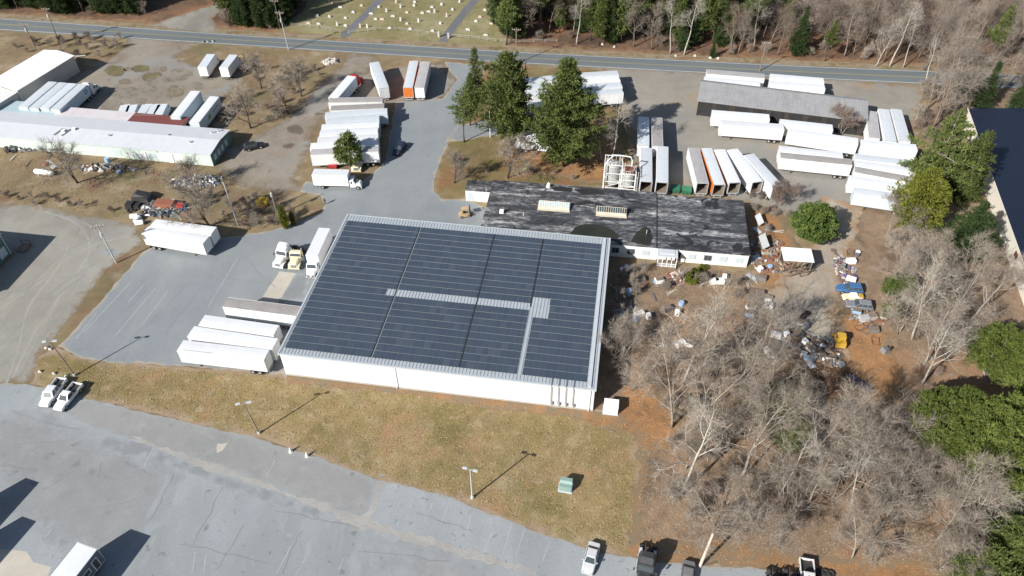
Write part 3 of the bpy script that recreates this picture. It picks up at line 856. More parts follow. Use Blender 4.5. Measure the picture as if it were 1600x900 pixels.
def conifer_proto(name, label, cat, seed, h, rad, bare, leaf, bmat, step=0.55, per=6, tilt=0.15, power=0.9, tuft=0.55, dens=1.0, irregular=0.35, k=9, aspect=0.13, trunk_r=None, group=None, spread=0.8, rise=0.0, wd=0.30):
    rng = random.Random(seed)
    root = thing(name, label, cat, (0, 0, -500), 0, group)
    tr = MB()
    lean = Vector((rng.uniform(-.03, .03), rng.uniform(-.03, .03), 1))
    pts = [lean * (h * i / 8) + Vector((rng.gauss(0, .06), rng.gauss(0, .06), -0.2 if i == 0 else 0)) for i in range(9)]
    r0 = trunk_r or h * 0.013
    tr.tube(pts, [r0 * (1.2 if i == 0 else 1) * (1 - 0.88 * i / 8) for i in range(9)], 8)
    cs, ds, sz = [], [], []
    z = h * bare
    side = [rng.uniform(0.55, 1.25) for _ in range(8)]
    while z < h * 0.99:
        t = (z - h * bare) / (h * (1 - bare))
        prof = (1 - t) ** power * (0.45 + 0.55 * min(1, t / 0.18))
        lay = rng.uniform(1 - irregular, 1 + irregular * 0.5)
        n = max(3, int(per * (0.6 + 0.6 * (1 - t))))
        a0 = rng.uniform(0, 6.28)
        ctr = lean * z
        for j in range(n):
            a = a0 + 6.283 * j / n + rng.uniform(-.3, .3)
            L = max(0.35, rad * prof * lay * rng.uniform(0.7, 1.15) * side[int(a * 8 / 6.2832) % 8])
            el = tilt + rise * t + rng.uniform(-.12, .12)
            d = Vector((math.cos(a) * math.cos(el), math.sin(a) * math.cos(el), math.sin(el)))
            tip = ctr + d * L + Vector((0, 0, 0.06 * L))
            if L > 0.8: tr.tube([ctr, ctr + d * L * 0.5 - Vector((0, 0, 0.03 * L)), tip], [0.02 + 0.013 * L, 0.014 + 0.007 * L, 0.012], 4, cap=False)
            m = max(2, int(L / tuft * 2.1 * dens))
            for q in range(m):
                f = 0.28 + 0.75 * (q + rng.random()) / m
                p = ctr.lerp(tip, f)
                wdt = wd * L * (1 - abs(f - 0.5)) * 0.9
                sd = Vector((-math.sin(a), math.cos(a), 0))
                p = p + sd * rng.uniform(-wdt, wdt) + Vector((0, 0, rng.uniform(-.12, .16)))
                cs.append(p); dd = (d * 0.7 + sd * rng.uniform(-.5, .5) + Vector((0, 0, 0.45))).normalized()
                ds.append(dd); sz.append(tuft * rng.uniform(0.75, 1.25))
        z += step * rng.uniform(0.75, 1.25) * (1.0 - 0.35 * t)
    cs.append(lean * h); ds.append(Vector((0, 0, 1))); sz.append(tuft)
    tr.build('trunk', bmat, root, smooth=True)
    link('crown', tuft_mesh('crown', leaf, cs, ds, sz, rng, k, aspect, spread), root)
    return root


def broadleaf_proto(name, label, cat, seed, h, rad, leaf, bmat, clumps=60, tuft=0.42, k=10, aspect=0.4, zmin=0.12, spread=1.1, flat=0.8, group=None, per=26, crr=(0.16, 0.34), umin=-0.55):
    """an evergreen shrub or round crown: leaf clumps spread through an uneven volume over a few stems"""
    rng = random.Random(seed)
    root = thing(name, label, cat, (0, 0, -500), 0, group)
    tr = MB(); cs, ds, sz = [], [], []
    for c in range(clumps):
        a = rng.uniform(0, 6.283); u = rng.uniform(umin, 1); rr = rng.uniform(0.55, 1.0)
        q = Vector((math.cos(a) * math.sqrt(max(0, 1 - u * u)) * rad * rr, math.sin(a) * math.sqrt(max(0, 1 - u * u)) * rad * rr, h * (0.5 + 0.48 * u * rr)))
        if q.z < h * zmin: q.z = h * zmin + rng.uniform(0, .3)
        if c % 4 == 0: tr.tube([Vector((rng.uniform(-.15, .15), rng.uniform(-.15, .15), -.1)), q * 0.5 + Vector((0, 0, 0.1 * h)), q], [0.02 + h * 0.01, 0.014 + h * 0.005, 0.01], 5, cap=False)
        cr = rad * rng.uniform(*crr)
        for _ in range(per):
            v = Vector((rng.gauss(0, 1), rng.gauss(0, 1), rng.gauss(0, 1))).normalized()
            cs.append(q + Vector((v.x, v.y, v.z * flat)) * cr * rng.uniform(0.5, 1.0)); ds.append((v + Vector((0, 0, .35))).normalized()); sz.append(tuft * rng.uniform(.7, 1.2))
    tr.build('stem' if h < 7 else 'trunk', bmat, root, smooth=True)
    link('foliage' if h < 7 else 'crown', tuft_mesh('foliage', leaf, cs, ds, sz, rng, k, aspect, spread), root)
    return root


PROTO_HOME = []


def place(proto, xy, label, s=1.0, rz=None, name=None, group=None, used=set()):
    """the first placing moves the prototype itself; later ones copy it with its parts"""
    rz = random.uniform(0, 6.28) if rz is None else rz
    loc = (xy[0], xy[1], 0.0)
    if proto.name not in used:
        used.add(proto.name)
        proto.location = loc; proto.rotation_euler = (0, 0, rz); proto.scale = (s, s, s)
        if label: proto['label'] = label
        if group: proto['group'] = group
        return proto
    return copy_tree(proto, loc, rz, label, s, group)


# prototypes ---------------------------------------------------------
GF = 'trees of the wood beyond the road'
GW = 'bare trees of the wood right of the warehouse'
wood = [bare_proto('bare_tree', 'tree', 'tree', b_grey, b_twig, seed=100 + i, h=h, n_limb=nl, spread=sp, first=fi, dens=dn, up=u, lean=ln, twig_len=1.5, forks=fk, wob=.18)
        for i, (h, nl, sp, fi, dn, u, ln, fk) in enumerate([(15, 10, 1.05, .2, 1.05, .35, .08, 1), (16.5, 11, .9, .26, 1.0, .45, .05, 1), (12.5, 9, 1.2, .16, 1.1, .3, .14, 2), (15, 10, 1.0, .22, 1.0, .35, .1, 2), (11, 9, 1.2, .14, 1.1, .35, .1, 3)])]
pale = [bare_proto('bare_tree', 'tree', 'tree', b_pale, b_twigp, seed=200 + i, h=h, n_limb=nl, spread=sp, first=fi, dens=dn, up=u, lean=ln, wob=.22, twig_len=1.6)
        for i, (h, nl, sp, fi, dn, u, ln) in enumerate([(17, 8, .85, .33, .85, .25, .08), (18, 8, .7, .45, .85, .3, .05), (14, 8, 1.05, .25, .9, .15, .12)])]
far_b = [bare_proto('bare_tree', 'tree', 'tree', b_far, b_twigr if i % 2 else b_twig, seed=300 + i, h=h, n_limb=9, spread=sp, first=.22, dens=.95, up=.4, twig_len=2.0) for i, (h, sp) in enumerate([(16, .8), (14, .95), (18, .7)])]
small_b = [bare_proto('small_bare_tree', 'tree', 'tree', b_dark, b_twig, seed=400 + i, h=h, n_limb=9, spread=1.05, first=.18, dens=1.05, up=.3, forks=fk, twig_len=1.0, wob=.2, trunk_r=.16) for i, (h, fk) in enumerate([(6.5, 1), (7.5, 2), (6, 1)])]
thicket = [bare_proto('bare_shrub', 'shrub', 'shrub', b_grey, b_twigr if i == 1 else b_twig, seed=500 + i, h=h, n_limb=6, spread=.8, first=.1, dens=.8, up=.4, forks=5, trunk_r=.05, twig_len=.8) for i, h in enumerate([3.2, 2.5, 4.2])]
pine = [conifer_proto('pine_tree', 'pine', 'tree', 600 + i, h, rd, br, lf, b_dark, step=st, per=7, tilt=tl, power=pw, tuft=.62, irregular=ir, k=9, group=None)
        for i, (h, rd, br, lf, st, tl, pw, ir) in enumerate([(17, 4.2, .3, l_pine, .8, .12, .8, .4), (15, 3.6, .18, l_pine, .75, .1, .9, .35), (19, 3.8, .42, l_pine, .85, .2, .7, .45)])]
hem = [conifer_proto('hemlock_tree', 'hemlock', 'tree', 620 + i, h, rd, .04, l_dark, b_dark, step=.6, per=8, tilt=-.08, power=1.0, tuft=.5, irregular=.25, k=9) for i, (h, rd) in enumerate([(12, 3.3), (15, 3.6)])]
# ================================================================== BUILDINGS
def ribbed(name, col, pitch, axis, rough=0.5, metal=0.0, dirt=0.2, dcol=(0.3, 0.28, 0.25), depth=0.55, streak=None, spec=0.5):
    """painted sheet metal whose pressed ribs run across 'axis' (bump)"""
    m = paint(name, col, rough, metal, dirt, dcol, 0.5, streak, 0.03, spec)
    nt = m.node_tree; b = nt.nodes['Principled BSDF']
    v = objvec(nt)
    sp = nt.nodes.new('ShaderNodeSeparateXYZ'); nt.links.new(v, sp.inputs[0])
    s = math_(nt, 'FRACT', math_(nt, 'DIVIDE', sp.outputs[axis], pitch))
    k = ramp(nt, s, [(0.0, 1.0), (0.12, 1.0), (0.16, 0.0), (0.9, 0.0)])
    k.node.color_ramp.elements.new(0.99).color = (1, 1, 1, 1)
    bp = nt.nodes.new('ShaderNodeBump'); bp.inputs['Strength'].default_value = depth; bp.inputs['Distance'].default_value = 0.05
    nt.links.new(k, bp.inputs['Height']); nt.links.new(bp.outputs[0], b.inputs['Normal'])
    return m


m_white = paint('white_paint', (0.78, 0.78, 0.77), 0.45, 0, 0.18, (0.45, 0.42, 0.38), 0.6, (0.15, 2.0, 0.3))
m_whitewall = ribbed('white_wall_panel', (0.76, 0.76, 0.75), 0.3, 0, dirt=0.14)
m_trim = paint('grey_trim', (0.50, 0.53, 0.56), 0.45, 0.1, 0.15)
m_roofrib = paint('galvanised_roof', (0.42, 0.455, 0.48), 0.45, 0.25, 0.3, (0.28, 0.30, 0.31), 0.5, (3.0, 0.1, 1))
m_black = paint('black_plastic', (0.022, 0.022, 0.024), 0.6, 0, 0.2, (0.08, 0.07, 0.06))
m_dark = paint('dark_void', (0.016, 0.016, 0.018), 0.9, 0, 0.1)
m_steel = paint('grey_steel', (0.27, 0.28, 0.29), 0.5, 0.5, 0.35, (0.16, 0.12, 0.09))
m_galv = paint('galvanised_steel', (0.52, 0.53, 0.53), 0.5, 0.3, 0.3, (0.3, 0.27, 0.24))
m_wood = paint('weathered_wood', (0.20, 0.15, 0.11), 0.9, 0, 0.5, (0.09, 0.065, 0.05), 1.0, (4, 4, 0.2))
m_polewood = paint('pole_wood', (0.22, 0.175, 0.135), 0.9, 0, 0.4, (0.11, 0.085, 0.065), 1.0, (6, 6, 0.3))
m_glass, _nt, _b = base_mat('window_glass')
_b.inputs['Base Color'].default_value = (0.05, 0.065, 0.075, 1); _b.inputs['Roughness'].default_value = 0.08
m_paleglass, _nt, _b = base_mat('pale_window')
_b.inputs['Base Color'].default_value = (0.45, 0.52, 0.53, 1); _b.inputs['Roughness'].default_value = 0.2


def solar_mat():
    m, nt, b = base_mat('solar_glass')
    v = objvec(nt)
    sp = nt.nodes.new('ShaderNodeSeparateXYZ'); nt.links.new(v, sp.inputs[0])
    fx = math_(nt, 'FRACT', math_(nt, 'DIVIDE', sp.outputs[0], 1.0))
    seam = ramp(nt, fx, [(0.0, 1.0), (0.035, 1.0), (0.055, 0.0)])
    cell = math_(nt, 'FLOOR', math_(nt, 'DIVIDE', sp.outputs[0], 1.0))
    wn_ = nt.nodes.new('ShaderNodeTexWhiteNoise'); wn_.noise_dimensions = '2D'
    cb = nt.nodes.new('ShaderNodeCombineXYZ'); nt.links.new(cell, cb.inputs[0])
    oi = nt.nodes.new('ShaderNodeObjectInfo'); nt.links.new(oi.outputs['Random'], cb.inputs[1])
    nt.links.new(cb.outputs[0], wn_.inputs['Vector'])
    c = ramp(nt, wn_.outputs['Value'], [(0.0, (0.046, 0.063, 0.083)), (0.9, (0.055, 0.074, 0.095)), (0.98, (0.068, 0.086, 0.108))])
    g = noise(nt, v, 0.25, 3)
    c = mixc(nt, math_(nt, 'MULTIPLY', g, 0.45), c, (0.045, 0.055, 0.088))
    c = mixc(nt, math_(nt, 'MULTIPLY', seam, 0.45), c, (0.12, 0.14, 0.155))
    nt.links.new(c, b.inputs['Base Color'])
    b.inputs['Roughness'].default_value = 0.28
    b.inputs['Specular IOR Level'].default_value = 0.55
    return m


m_solar = solar_mat()

# ---- solar-roofed warehouse
W0 = thing('warehouse', 'long low white metal warehouse whose roof is covered in dark solar panels', 'warehouse', (-39.53, 86.86, 0), math.atan2(-8.48, 52.8))
WL, WD, WH = 53.5, 38.35, 5.7
mb = MB().box(0.12, WL - 0.12, 0.12, WD - 0.12, 0.35, WH - 0.35)
for i in range(int(WL / 0.6)):
    x = 0.4 + i * 0.6
    mb.box(x, x + 0.07, 0.075, 0.13, 0.36, WH - 0.36)
mb.build('wall', m_whitewall, W0)
MB().box(0.05, WL - 0.05, 0.05, WD - 0.05, -0.2, 0.36).build('plinth', paint('concrete', (0.33, 0.31, 0.28), .9), W0)
mb = MB().box(0, WL, 0, WD, WH - 0.2, WH)
for i in range(int(WL / 0.6) + 1):
    x = 0.25 + i * 0.6
    if x < WL - .2: mb.box(x, x + 0.09, 0.16, WD - 0.16, WH, WH + 0.07)
mb.build('roof', m_roofrib, W0)
mb = MB()
mb.box(-0.12, 0.16, -0.1, WD + 0.1, WH - 0.34, WH + 0.11).box(WL - 0.16, WL + 0.12, -0.1, WD + 0.1, WH - 0.34, WH + 0.11)
mb.box(0.165, WL - 0.165, -0.14, 0.0, WH - 0.3, WH + 0.02).box(0.165, WL - 0.165, WD, WD + 0.14, WH - 0.3, WH + 0.02)
mb.build('roof_trim', m_trim, W0)
MB().box(WL - 1.32, WL - 0.75, 0.25, WD - .25, WH + .075, WH + .22).build('ridge_duct', m_trim, W0)
pitch, y0p = 1.671, 1.32
segs = [(0.62, 15.62), (15.98, 30.72), (31.02, 40.42), (40.72, 51.9)]
for r in range(21):
    ya, yb = y0p + r * pitch, y0p + r * pitch + 1.535
    ss = []
    for a, b_ in segs:
        if r == 9:
            cut = (13.95, 44.0)
        elif r in (8, 10):
            cut = (41.1, 44.0) if r == 8 else (41.0, 43.9)
        else: cut = None
        parts_ = [(a, b_)]
        if cut:
            parts_ = [q for q in ((a, min(b_, cut[0])), (max(a, cut[1]), b_)) if q[1] - q[0] > 0.5]
        if r < 9 and a > 40:
            parts_ = [(max(41.35, p), q) for p, q in parts_ if q - max(41.35, p) > .5]
        ss += parts_
    for a, b_ in ss:
        MB().box(a, b_, ya, yb, WH + 0.085, WH + 0.13).build('solar_panel_row', m_solar, W0)
mb = MB()
for x in (15.65, 30.75, 40.45):
    mb.box(x, x + .19, 1.35 if x < 40 else 17.2, 36.3, WH + .072, WH + .1)
mb.build('panel_gap_strip', m_black, W0)  # dark strips that fill the gaps between panel blocks
mb = MB()
for x in (46.3, 47.5, 48.7, 49.9):
    mb.box(x, x + .1, -.16, -.04, 0.9, WH + .1).box(x, x + .1, -.16, 1.3, WH + .1, WH + .18)
    mb.box(x + .15, x + .42, -.2, -.03, 0.7, 1.5)
mb.build('conduit', m_steel, W0)
for xd in (20.0, 52.6):
    MB().box(xd, xd + .1, -.2, -.08, .1, WH - .3).build('downspout', m_white, W0)

# ---- white electrical cabinet beside the corner
t = thing('utility_cabinet', 'white metal electrical cabinet on the grass at the warehouse corner', 'cabinet', G(954, 641), W0.rotation_euler.z)
MB().box(-1.15, 1.15, -.9, .9, 0.12, 1.75).box(-1.2, 1.2, -.95, .95, 1.75, 1.85).build('cabinet_body', m_white, t)
MB().box(-1.3, 1.3, -1.05, 1.05, -.1, .12).build('base_slab', m_trim, t)
for x in (-.55, .55): MB().box(x - .5, x + .5, -.93, -.9, .25, 1.65).build('door', m_white, t)
# ---- green transformer box on the lawn
m_green = paint('faded_green_paint', (0.22, 0.33, 0.30), .5, 0, .25)
t = thing('transformer_box', 'pale green pad transformer standing alone on the lawn', 'transformer', G(884, 762), R(-12))
mb = MB().box(-.95, .95, -.75, .75, .1, 1.35); mb.loft([[(-.98, -.2, 1.35), (.98, -.2, 1.35), (.98, .78, 1.35), (-.98, .78, 1.35)], [(-.9, .1, 1.72), (.9, .1, 1.72), (.9, .7, 1.72), (-.9, .7, 1.72)]]).build('housing', m_green, t)
MB().box(-1.1, 1.1, -.95, .95, -.1, .1).build('base_slab', m_trim, t)
MB().box(-.85, .85, -.79, -.755, .2, 1.25).build('door', m_green, t)

# ---- derelict flat-roofed factory
def roof_mat():
    m, nt, b = base_mat('tar_roof')
    v = objvec(nt)
    n1 = noise(nt, scaled(nt, v, (0.10, 0.45, 1)), 1.0, 5, .65, .8)
    n2 = noise(nt, scaled(nt, v, (0.8, 2.6, 1)), 1.0, 6, .75, .6)
    f = math_(nt, 'ADD', math_(nt, 'MULTIPLY', n1, .5), math_(nt, 'MULTIPLY', n2, .5))
    c = ramp(nt, f, [(0.41, (0.024, 0.025, 0.029)), (0.482, (0.05, 0.051, 0.057)), (0.53, (0.12, 0.12, 0.126)), (0.57, (0.25, 0.248, 0.25)), (0.635, (0.50, 0.495, 0.49))])
    n3 = noise(nt, scaled(nt, v, (0.25, 0.3, 1), (9, 4, 0)), 1.0, 3, .5, 1.0)
    c = mixc(nt, ramp(nt, n3, [(.60, 0.0), (.64, 1.0)]), c, (0.018, 0.018, 0.022))
    sp = nt.nodes.new('ShaderNodeSeparateXYZ'); nt.links.new(v, sp.inputs[0])
    s = ramp(nt, math_(nt, 'FRACT', math_(nt, 'DIVIDE', sp.outputs[1], 1.0)), [(0, 1.0), (.05, 1.0), (.08, 0.0)])
    c = mixc(nt, math_(nt, 'MULTIPLY', s, .35), c, (0.02, 0.02, 0.022))
    nt.links.new(c, b.inputs['Base Color']); b.inputs['Roughness'].default_value = .75
    return m


m_tar = roof_mat()
m_oldwhite = paint('peeling_white_paint', (0.72, 0.72, 0.70), .7, 0, .3, (0.36, 0.33, 0.29), .8, (2.5, 2.5, .3))
FZ = 3.2
fa = math.atan2(-3.9, 26.8)
F0 = thing('factory', 'derelict flat-roofed white factory under a blotched black tar roof', 'factory', G2(955, 381, FZ) + (0,), fa)
F0.location.z = 0
iR = Matrix.Rotation(-fa, 2)


def FL_(px, py, z=FZ):
    p = iR @ (Vector(G2(px, py, z)) - F0.location.xy); return (p.x, p.y)


xr, xl = FL_(1171, 399)[0], FL_(756, 341)[0]
yb_ = FL_(1025, 302)[1]; xm = FL_(1026, 302)[0]; xan = FL_(727, 295)[0]; yan = FL_(727, 295)[1]; xan2 = FL_(767, 297.6)[0]
yb2 = FL_(1162, 315)[1]
mb = MB()
mb.box(xl, xm, 0, yb_, -.1, FZ - .02); mb.box(xm, xr, 0, yb2, -.1, FZ - .022)
mb.box(xan, xl - .003, yan, yb_ - .01, -.1, FZ - .4)
mb.build('wall', m_oldwhite, F0)
MB().box(xl - .15, xm - .05, -.2, yb_ + .15, FZ, FZ + .18).box(xan - .1, xl - .16, yan - .15, yb_ + .1, FZ - .38, FZ - .22).build('roof', m_tar, F0)
MB().box(xm + .05, xr + .18, -.22, yb2 + .15, FZ, FZ + .15).build('roof', m_tar, F0)
MB().box(xm - .05, xm + .05, -.2, yb_, FZ, FZ + .3).build('roof_seam', m_black, F0)
wx = [((940 + x / 6.667), (370 + y / 6.667), d) for x, y, d in ((145, 125, 1), (305, 138, 1), (458, 143, 0), (940, 192, 0), (1105, 208, 1), (1265, 228, 0), (1430, 230, 0))]
for px, py, dk in wx:
    x = FL_(px, py, 1.7)[0]
    w = MB().box(x - .75, x + .75, -.1, .02, 1.0, 2.35)
    w.build('window', m_trim if not dk else m_steel, F0)
    o = MB().box(x - .62, x - .04, -.12, -.09, 1.1, 2.25).box(x + .04, x + .62, -.12, -.09, 1.1, 2.25).build('pane', m_glass if dk else m_paleglass, F0)
x = FL_(1059, 398, 1.2)[0]
MB().box(x - .5, x + .5, -.08, .02, .1, 2.4).build('door', m_dark, F0)
# porch of white posts and rails
x0 = FL_(1025, 412, .2)[0]; x1 = FL_(1056, 414, .2)[0]
mb = MB(); mb.box(x0, x1, -2.4, -.12, FZ - .25, FZ + .0); mb.box(x0 + .6, x1 - .6, -1.7, -.6, FZ + 0, FZ + .12).build('porch_roof', m_trim, F0)
mb = MB()
for i in range(5):
    x = x0 + .1 + (x1 - x0 - .3) * i / 4
    mb.box(x, x + .12, -2.35, -2.23, 0, FZ - .25)
for z in (.45, 1.15): mb.box(x0 + .1, x1 - .1, -2.32, -2.26, z, z + .08)
for i in range(24):
    x = x0 + .2 + (x1 - x0 - .4) * i / 23
    mb.box(x, x + .05, -2.31, -2.27, .53, 1.15)
mb.build('porch_railing', m_white, F0)
MB().box(x0, x1, -2.5, -.1, -.1, .35).build('porch_deck', m_wood, F0)
# skylight monitors
for (pa, pb, old) in (((841, 328), (889, 333), 0), ((932, 337), (978, 342), 1)):
    a, b_ = FL_(*pa, FZ), FL_(*pb, FZ)
    xa, xb, ys = a[0], b_[0], (a[1] + b_[1]) / 2
    s = MB(); s.prism([(xa - .15, ys - .2), (xb + .15, ys - .2), (xb + .15, ys + 3.0), (xa - .15, ys + 3.0)], FZ + .15, FZ + .45)
    s.loft([[(xa, ys, FZ + .45), (xa, ys + 2.8, FZ + .45), (xa, ys + 1.9, FZ + 1.25), (xa, ys + .5, FZ + .75)], [(xb, ys, FZ + .45), (xb, ys + 2.8, FZ + .45), (xb, ys + 1.9, FZ + 1.25), (xb, ys + .5, FZ + .75)]])
    so = s.build('skylight', paint('cream_frame', (0.50, 0.45, 0.36), .6, 0, .4), F0)
    g = MB(); n = 13
    sl = Vector((0, 1.4, .5)).normalized(); nm = Vector((0, -.5, 1.4)).normalized()
    for i in range(n):
        xc = xa + (xb - xa) * (i + .5) / n
        g.obox(Vector((xc, ys + 1.2, FZ + 1.0)) + nm * .03, (((xb - xa) / n) * .36, 0, 0), sl * .62, nm * .025)
    g.build('glass_slat', m_glass if old else m_paleglass, so)
MB().box(*[v for v in (FL_(783, 335)[0] - .4, FL_(783, 335)[0] + .5)], FL_(783, 335)[1], FL_(783, 335)[1] + .9, FZ + .18, FZ + .75).build('roof_vent', m_white, F0)
pond = [FL_(x, y, FZ + .2) for x, y in ((889, 366), (900, 354), (915, 350), (930, 350), (945, 353), (958, 360), (968, 368), (962, 376), (925, 373))]
o = MB().prism(pond, FZ + .16, FZ + .2); o.build('roof_puddle', water_mat('roof_water', (0.035, 0.036, 0.024)), F0)
pond = [FL_(x, y, FZ + .2) for x, y in ((985, 378), (995, 362), (1008, 354), (1016, 358), (1020, 372), (1015, 384))]
MB().prism(pond, FZ + .16, FZ + .2).build('roof_puddle', bpy.data.materials['roof_water'], F0)
for pts in (((1044, 381), (1056, 380), (1068, 384), (1064, 388), (1048, 386)), ((1080, 385), (1092, 381), (1104, 385), (1112, 390), (1096, 389)), ((1143, 385), (1152, 379), (1160, 382), (1160, 394), (1148, 393)), ((862, 293), (875, 291), (895, 294), (893, 300), (866, 298)), ((897, 296), (915, 294), (940, 297), (945, 303), (910, 304))):
    pl = [FL_(x, y, FZ + .2) for x, y in pts]
    MB().prism(pl, FZ + .16, FZ + .215).build('roof_patch', m_black, F0)
mb = MB()
for px, py in ((860, 292), (760, 300), (818, 338), (1010, 366)):
    x, y = FL_(px, py); mb.cyl((x, y, FZ + .15), (x, y, FZ + 1.1), .09, n=8)
mb.build('vent_pipe', m_galv, F0)
x, y = FL_(857, 293); MB().cyl((x, y, FZ + .15), (x, y, FZ + .8), .55, .4, 12).cyl((x, y, FZ + .8), (x + .2, y + .1, FZ + 1.2), .35, .3, 10).build('roof_fan', m_oldwhite, F0)
MB().box(xan + .3, xan + 1.7, yan - .05, yan + .02, .1, 2.3).build('annex_door', m_trim, F0)
# twisted metal sheets against the east end
for k, (px, py, z, s_) in enumerate(((1168, 349, .2, 1.0), (1174, 385, .2, 1.25))):
    t = tag(MB().obox((0, 0, 1.1 * s_), (.5 * s_, .2, .35), (-.3, 1.5 * s_, .1), (-.02, 0, .03)).obox((.5, .2, .6 * s_), (.25, .1, -.5), (-.2, .9 * s_, .05), (.02, 0, .02)).build('metal_sheet', m_galv), 'bent pale metal sheet leaning on the ' + ('back' if k == 0 else 'front') + ' half of the factory end wall', 'metal sheet', 'metal sheets leaning on the factory')
    t.location = G(px, py, 0) + Vector((2.3, 0, 0)); t.rotation_euler.z = -.15

# ---- silos in a white pipe frame behind the factory
def silo(px, py, h, r, label, seedn):
    p = G(px, py)
    t = thing('silo', label, 'silo', p, fa, 'silos behind the factory')
    m = MB()
    prof = [(-.1, r * .45), (.9, r * .5), (2.0, r), (h - .7, r), (h - .1, r * .55), (h, r * .2)]
    m.tube([(0, 0, z) for z, _ in prof], [q for _, q in prof], 20)
    m.build('tank', paint('silo_metal_%d' % seedn, (0.46, 0.47, 0.45), .5, .2, .5, (0.2, 0.19, 0.17), .7, (3, 3, .2)), t, smooth=False)
    f = MB(); c = r + .35
    for sx in (-1, 1):
        for sy in (-1, 1): f.box(sx * c - .07, sx * c + .07, sy * c - .07, sy * c + .07, -.1, h + .3)
    for z in (1.4, h * .42, h * .72, h + .15):
        for s_ in (-1, 1):
            f.box(-c, c, s_ * c - .05, s_ * c + .05, z, z + .12); f.box(s_ * c - .05, s_ * c + .05, -c, c, z + .002, z + .118)
    for s_ in (-1, 1):
        f.bar((-c, s_ * c, 1.5), (c, s_ * c, h * .42), .07); f.bar((c, s_ * c, h * .42), (-c, s_ * c, h * .72), .07)
    f.build('frame', m_white, t)
    l = MB()
    for s_ in (-.22, .22): l.box(s_ - .03 + c + .3, s_ + .03 + c + .3, -c - .1, -c - .04, 0, h + 1.1)
    for i in range(int(h / .35)): l.box(c + .1, c + .5, -c - .09, -c - .05, .3 + i * .35, .34 + i * .35)
    l.build('ladder', m_white, t)
    k = MB()
    for i in range(10):
        a = i * .628; k.bar((math.cos(a) * r, math.sin(a) * r, h - .5), (math.cos(a) * r, math.sin(a) * r, h + .7), .05)
        b = a + .628; k.bar((math.cos(a) * r, math.sin(a) * r, h + .7), (math.cos(b) * r, math.sin(b) * r, h + .7), .05)
    k.build('railing', m_white, t)
    return t, p


sa, pa = silo(955, 294, 7.2, 1.55, 'taller silo in a white pipe cage with a curved pipe on top', 1)
sb, pb = silo(978, 297, 5.2, 1.35, 'shorter silo in a white pipe cage right of the taller one', 2)
MB().tube([(-1.8, -2.1, 0), (-1.8, -2.1, 7.6), (-1.2, -1.5, 8.4), (0, 0, 8.8), (1.5, .3, 8.6), (3.6, .6, 8.2), (4.0, .7, 7.2), (4.0, .7, 5.6)], .14, 8).build('conveying_pipe', m_white, sa)
MB().box(-1.0, 1.0, -1.0, 1.0, 5.3, 5.75).build('rusty_cap', paint('rust_red', (0.22, 0.07, 0.045), .8, 0, .5), sb)

# ---- long wooden barn
bz = math.atan2(-10.6, 39.2)
BN = thing('barn', 'long dark timber barn under a weathered grey metal roof among the white trailers', 'barn', (46.8, 171.5, 0), bz)
BL_, BD = 40.6, 9.3
m_barn = paint('barn_boards', (0.050, 0.040, 0.035), .9, 0, .6, (0.022, 0.02, 0.018), 1.0, (5, 5, .15))
mb = MB().box(.3, BL_ - .3, .35, BD - .3, -.1, 4.0)
for i in range(int(BL_ / .35)): mb.box(.3 + i * .35, .34 + i * .35, .30, .36, 0, 4.0)
mb.build('wall', m_barn, BN)
mb = MB()
for i in range(10): mb.box(.3 + i * 4.4, .55 + i * 4.4, .12, .33, 0, 4.05)
mb.build('post', m_barn, BN)
mb = MB(); rp = [(0, 4.2), (BD * .82, 5.5), (BD, 5.1)]
mb.loft([[(0, 0, 4.05), (0, 0, 4.2), (0, BD * .84, 5.5), (0, BD, 5.15), (0, BD, 5.0), (0, BD * .84, 5.35)], [(BL_, 0, 4.05), (BL_, 0, 4.2), (BL_, BD * .84, 5.5), (BL_, BD, 5.15), (BL_, BD, 5.0), (BL_, BD * .84, 5.35)]])
mb.build('roof', ribbed('weathered_grey_roof', (0.30, 0.30, 0.305), .7, 0, .7, .1, .75, (0.21, 0.205, 0.205), .4, (2.5, .12, 1), .2), BN)
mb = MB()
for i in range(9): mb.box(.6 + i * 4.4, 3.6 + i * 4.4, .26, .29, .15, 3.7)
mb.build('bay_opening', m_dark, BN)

# ---- long mint-coloured depot at the left
da = math.atan2(-8.7, 52.7)
DP = thing('depot', 'long low depot with pale metal roof and mint green front wall at the left edge', 'depot', (-69.5, 150.6, 0), da)
DLn, DD, DZ = 66.0, 10.8, 3.4
m_mint = paint('mint_wall', (0.50, 0.60, 0.55), .7, 0, .3, (0.35, 0.36, 0.28), .5, (1.2, 1.2, .4))
m_depotroof = ribbed('pale_metal_roof', (0.56, 0.575, 0.60), 1.0, 0, .5, .1, .25, (0.42, 0.43, 0.46), .35, (.6, .1, 1))
MB().box(-DLn, -.25, .25, DD - .2, -.1, DZ - .15).build('wall', m_mint, DP)
MB().box(-.25, -.1, .25, DD - .2, -.1, DZ - .1).build('end_wall', paint('shaded_end_paint', (0.10, 0.16, 0.16), .6), DP)  # end wall coloured dark: the shadow on it is put into the paint
MB().loft([[(x, -.2, DZ - .12), (x, -.2, DZ), (x, DD * .5, DZ + .55), (x, DD + .1, DZ), (x, DD + .1, DZ - .12), (x, DD * .5, DZ + .42)] for x in (-DLn, .1)]).build('roof', m_depotroof, DP)
for y in (1.3, 3.2, 5.1, 7.2): MB().box(-.1, -.04, y, y + 1.2, .9, 2.3).build('end_window', m_paleglass, DP)
for i, x in enumerate((-5.5, -8.4, -12.5, -15.2, -18, -21, -24, -27.2, -30.4, -44, -48)):
    w = MB().box(x - .95, x + .95, .2, .26, .8, 2.2); w.build('window', m_white if i % 3 else m_paleglass, DP)
for x in (-10.5, -17.2): MB().box(x - .6, x + .6, .12, .26, .05, 2.4).build('door', m_white, DP)
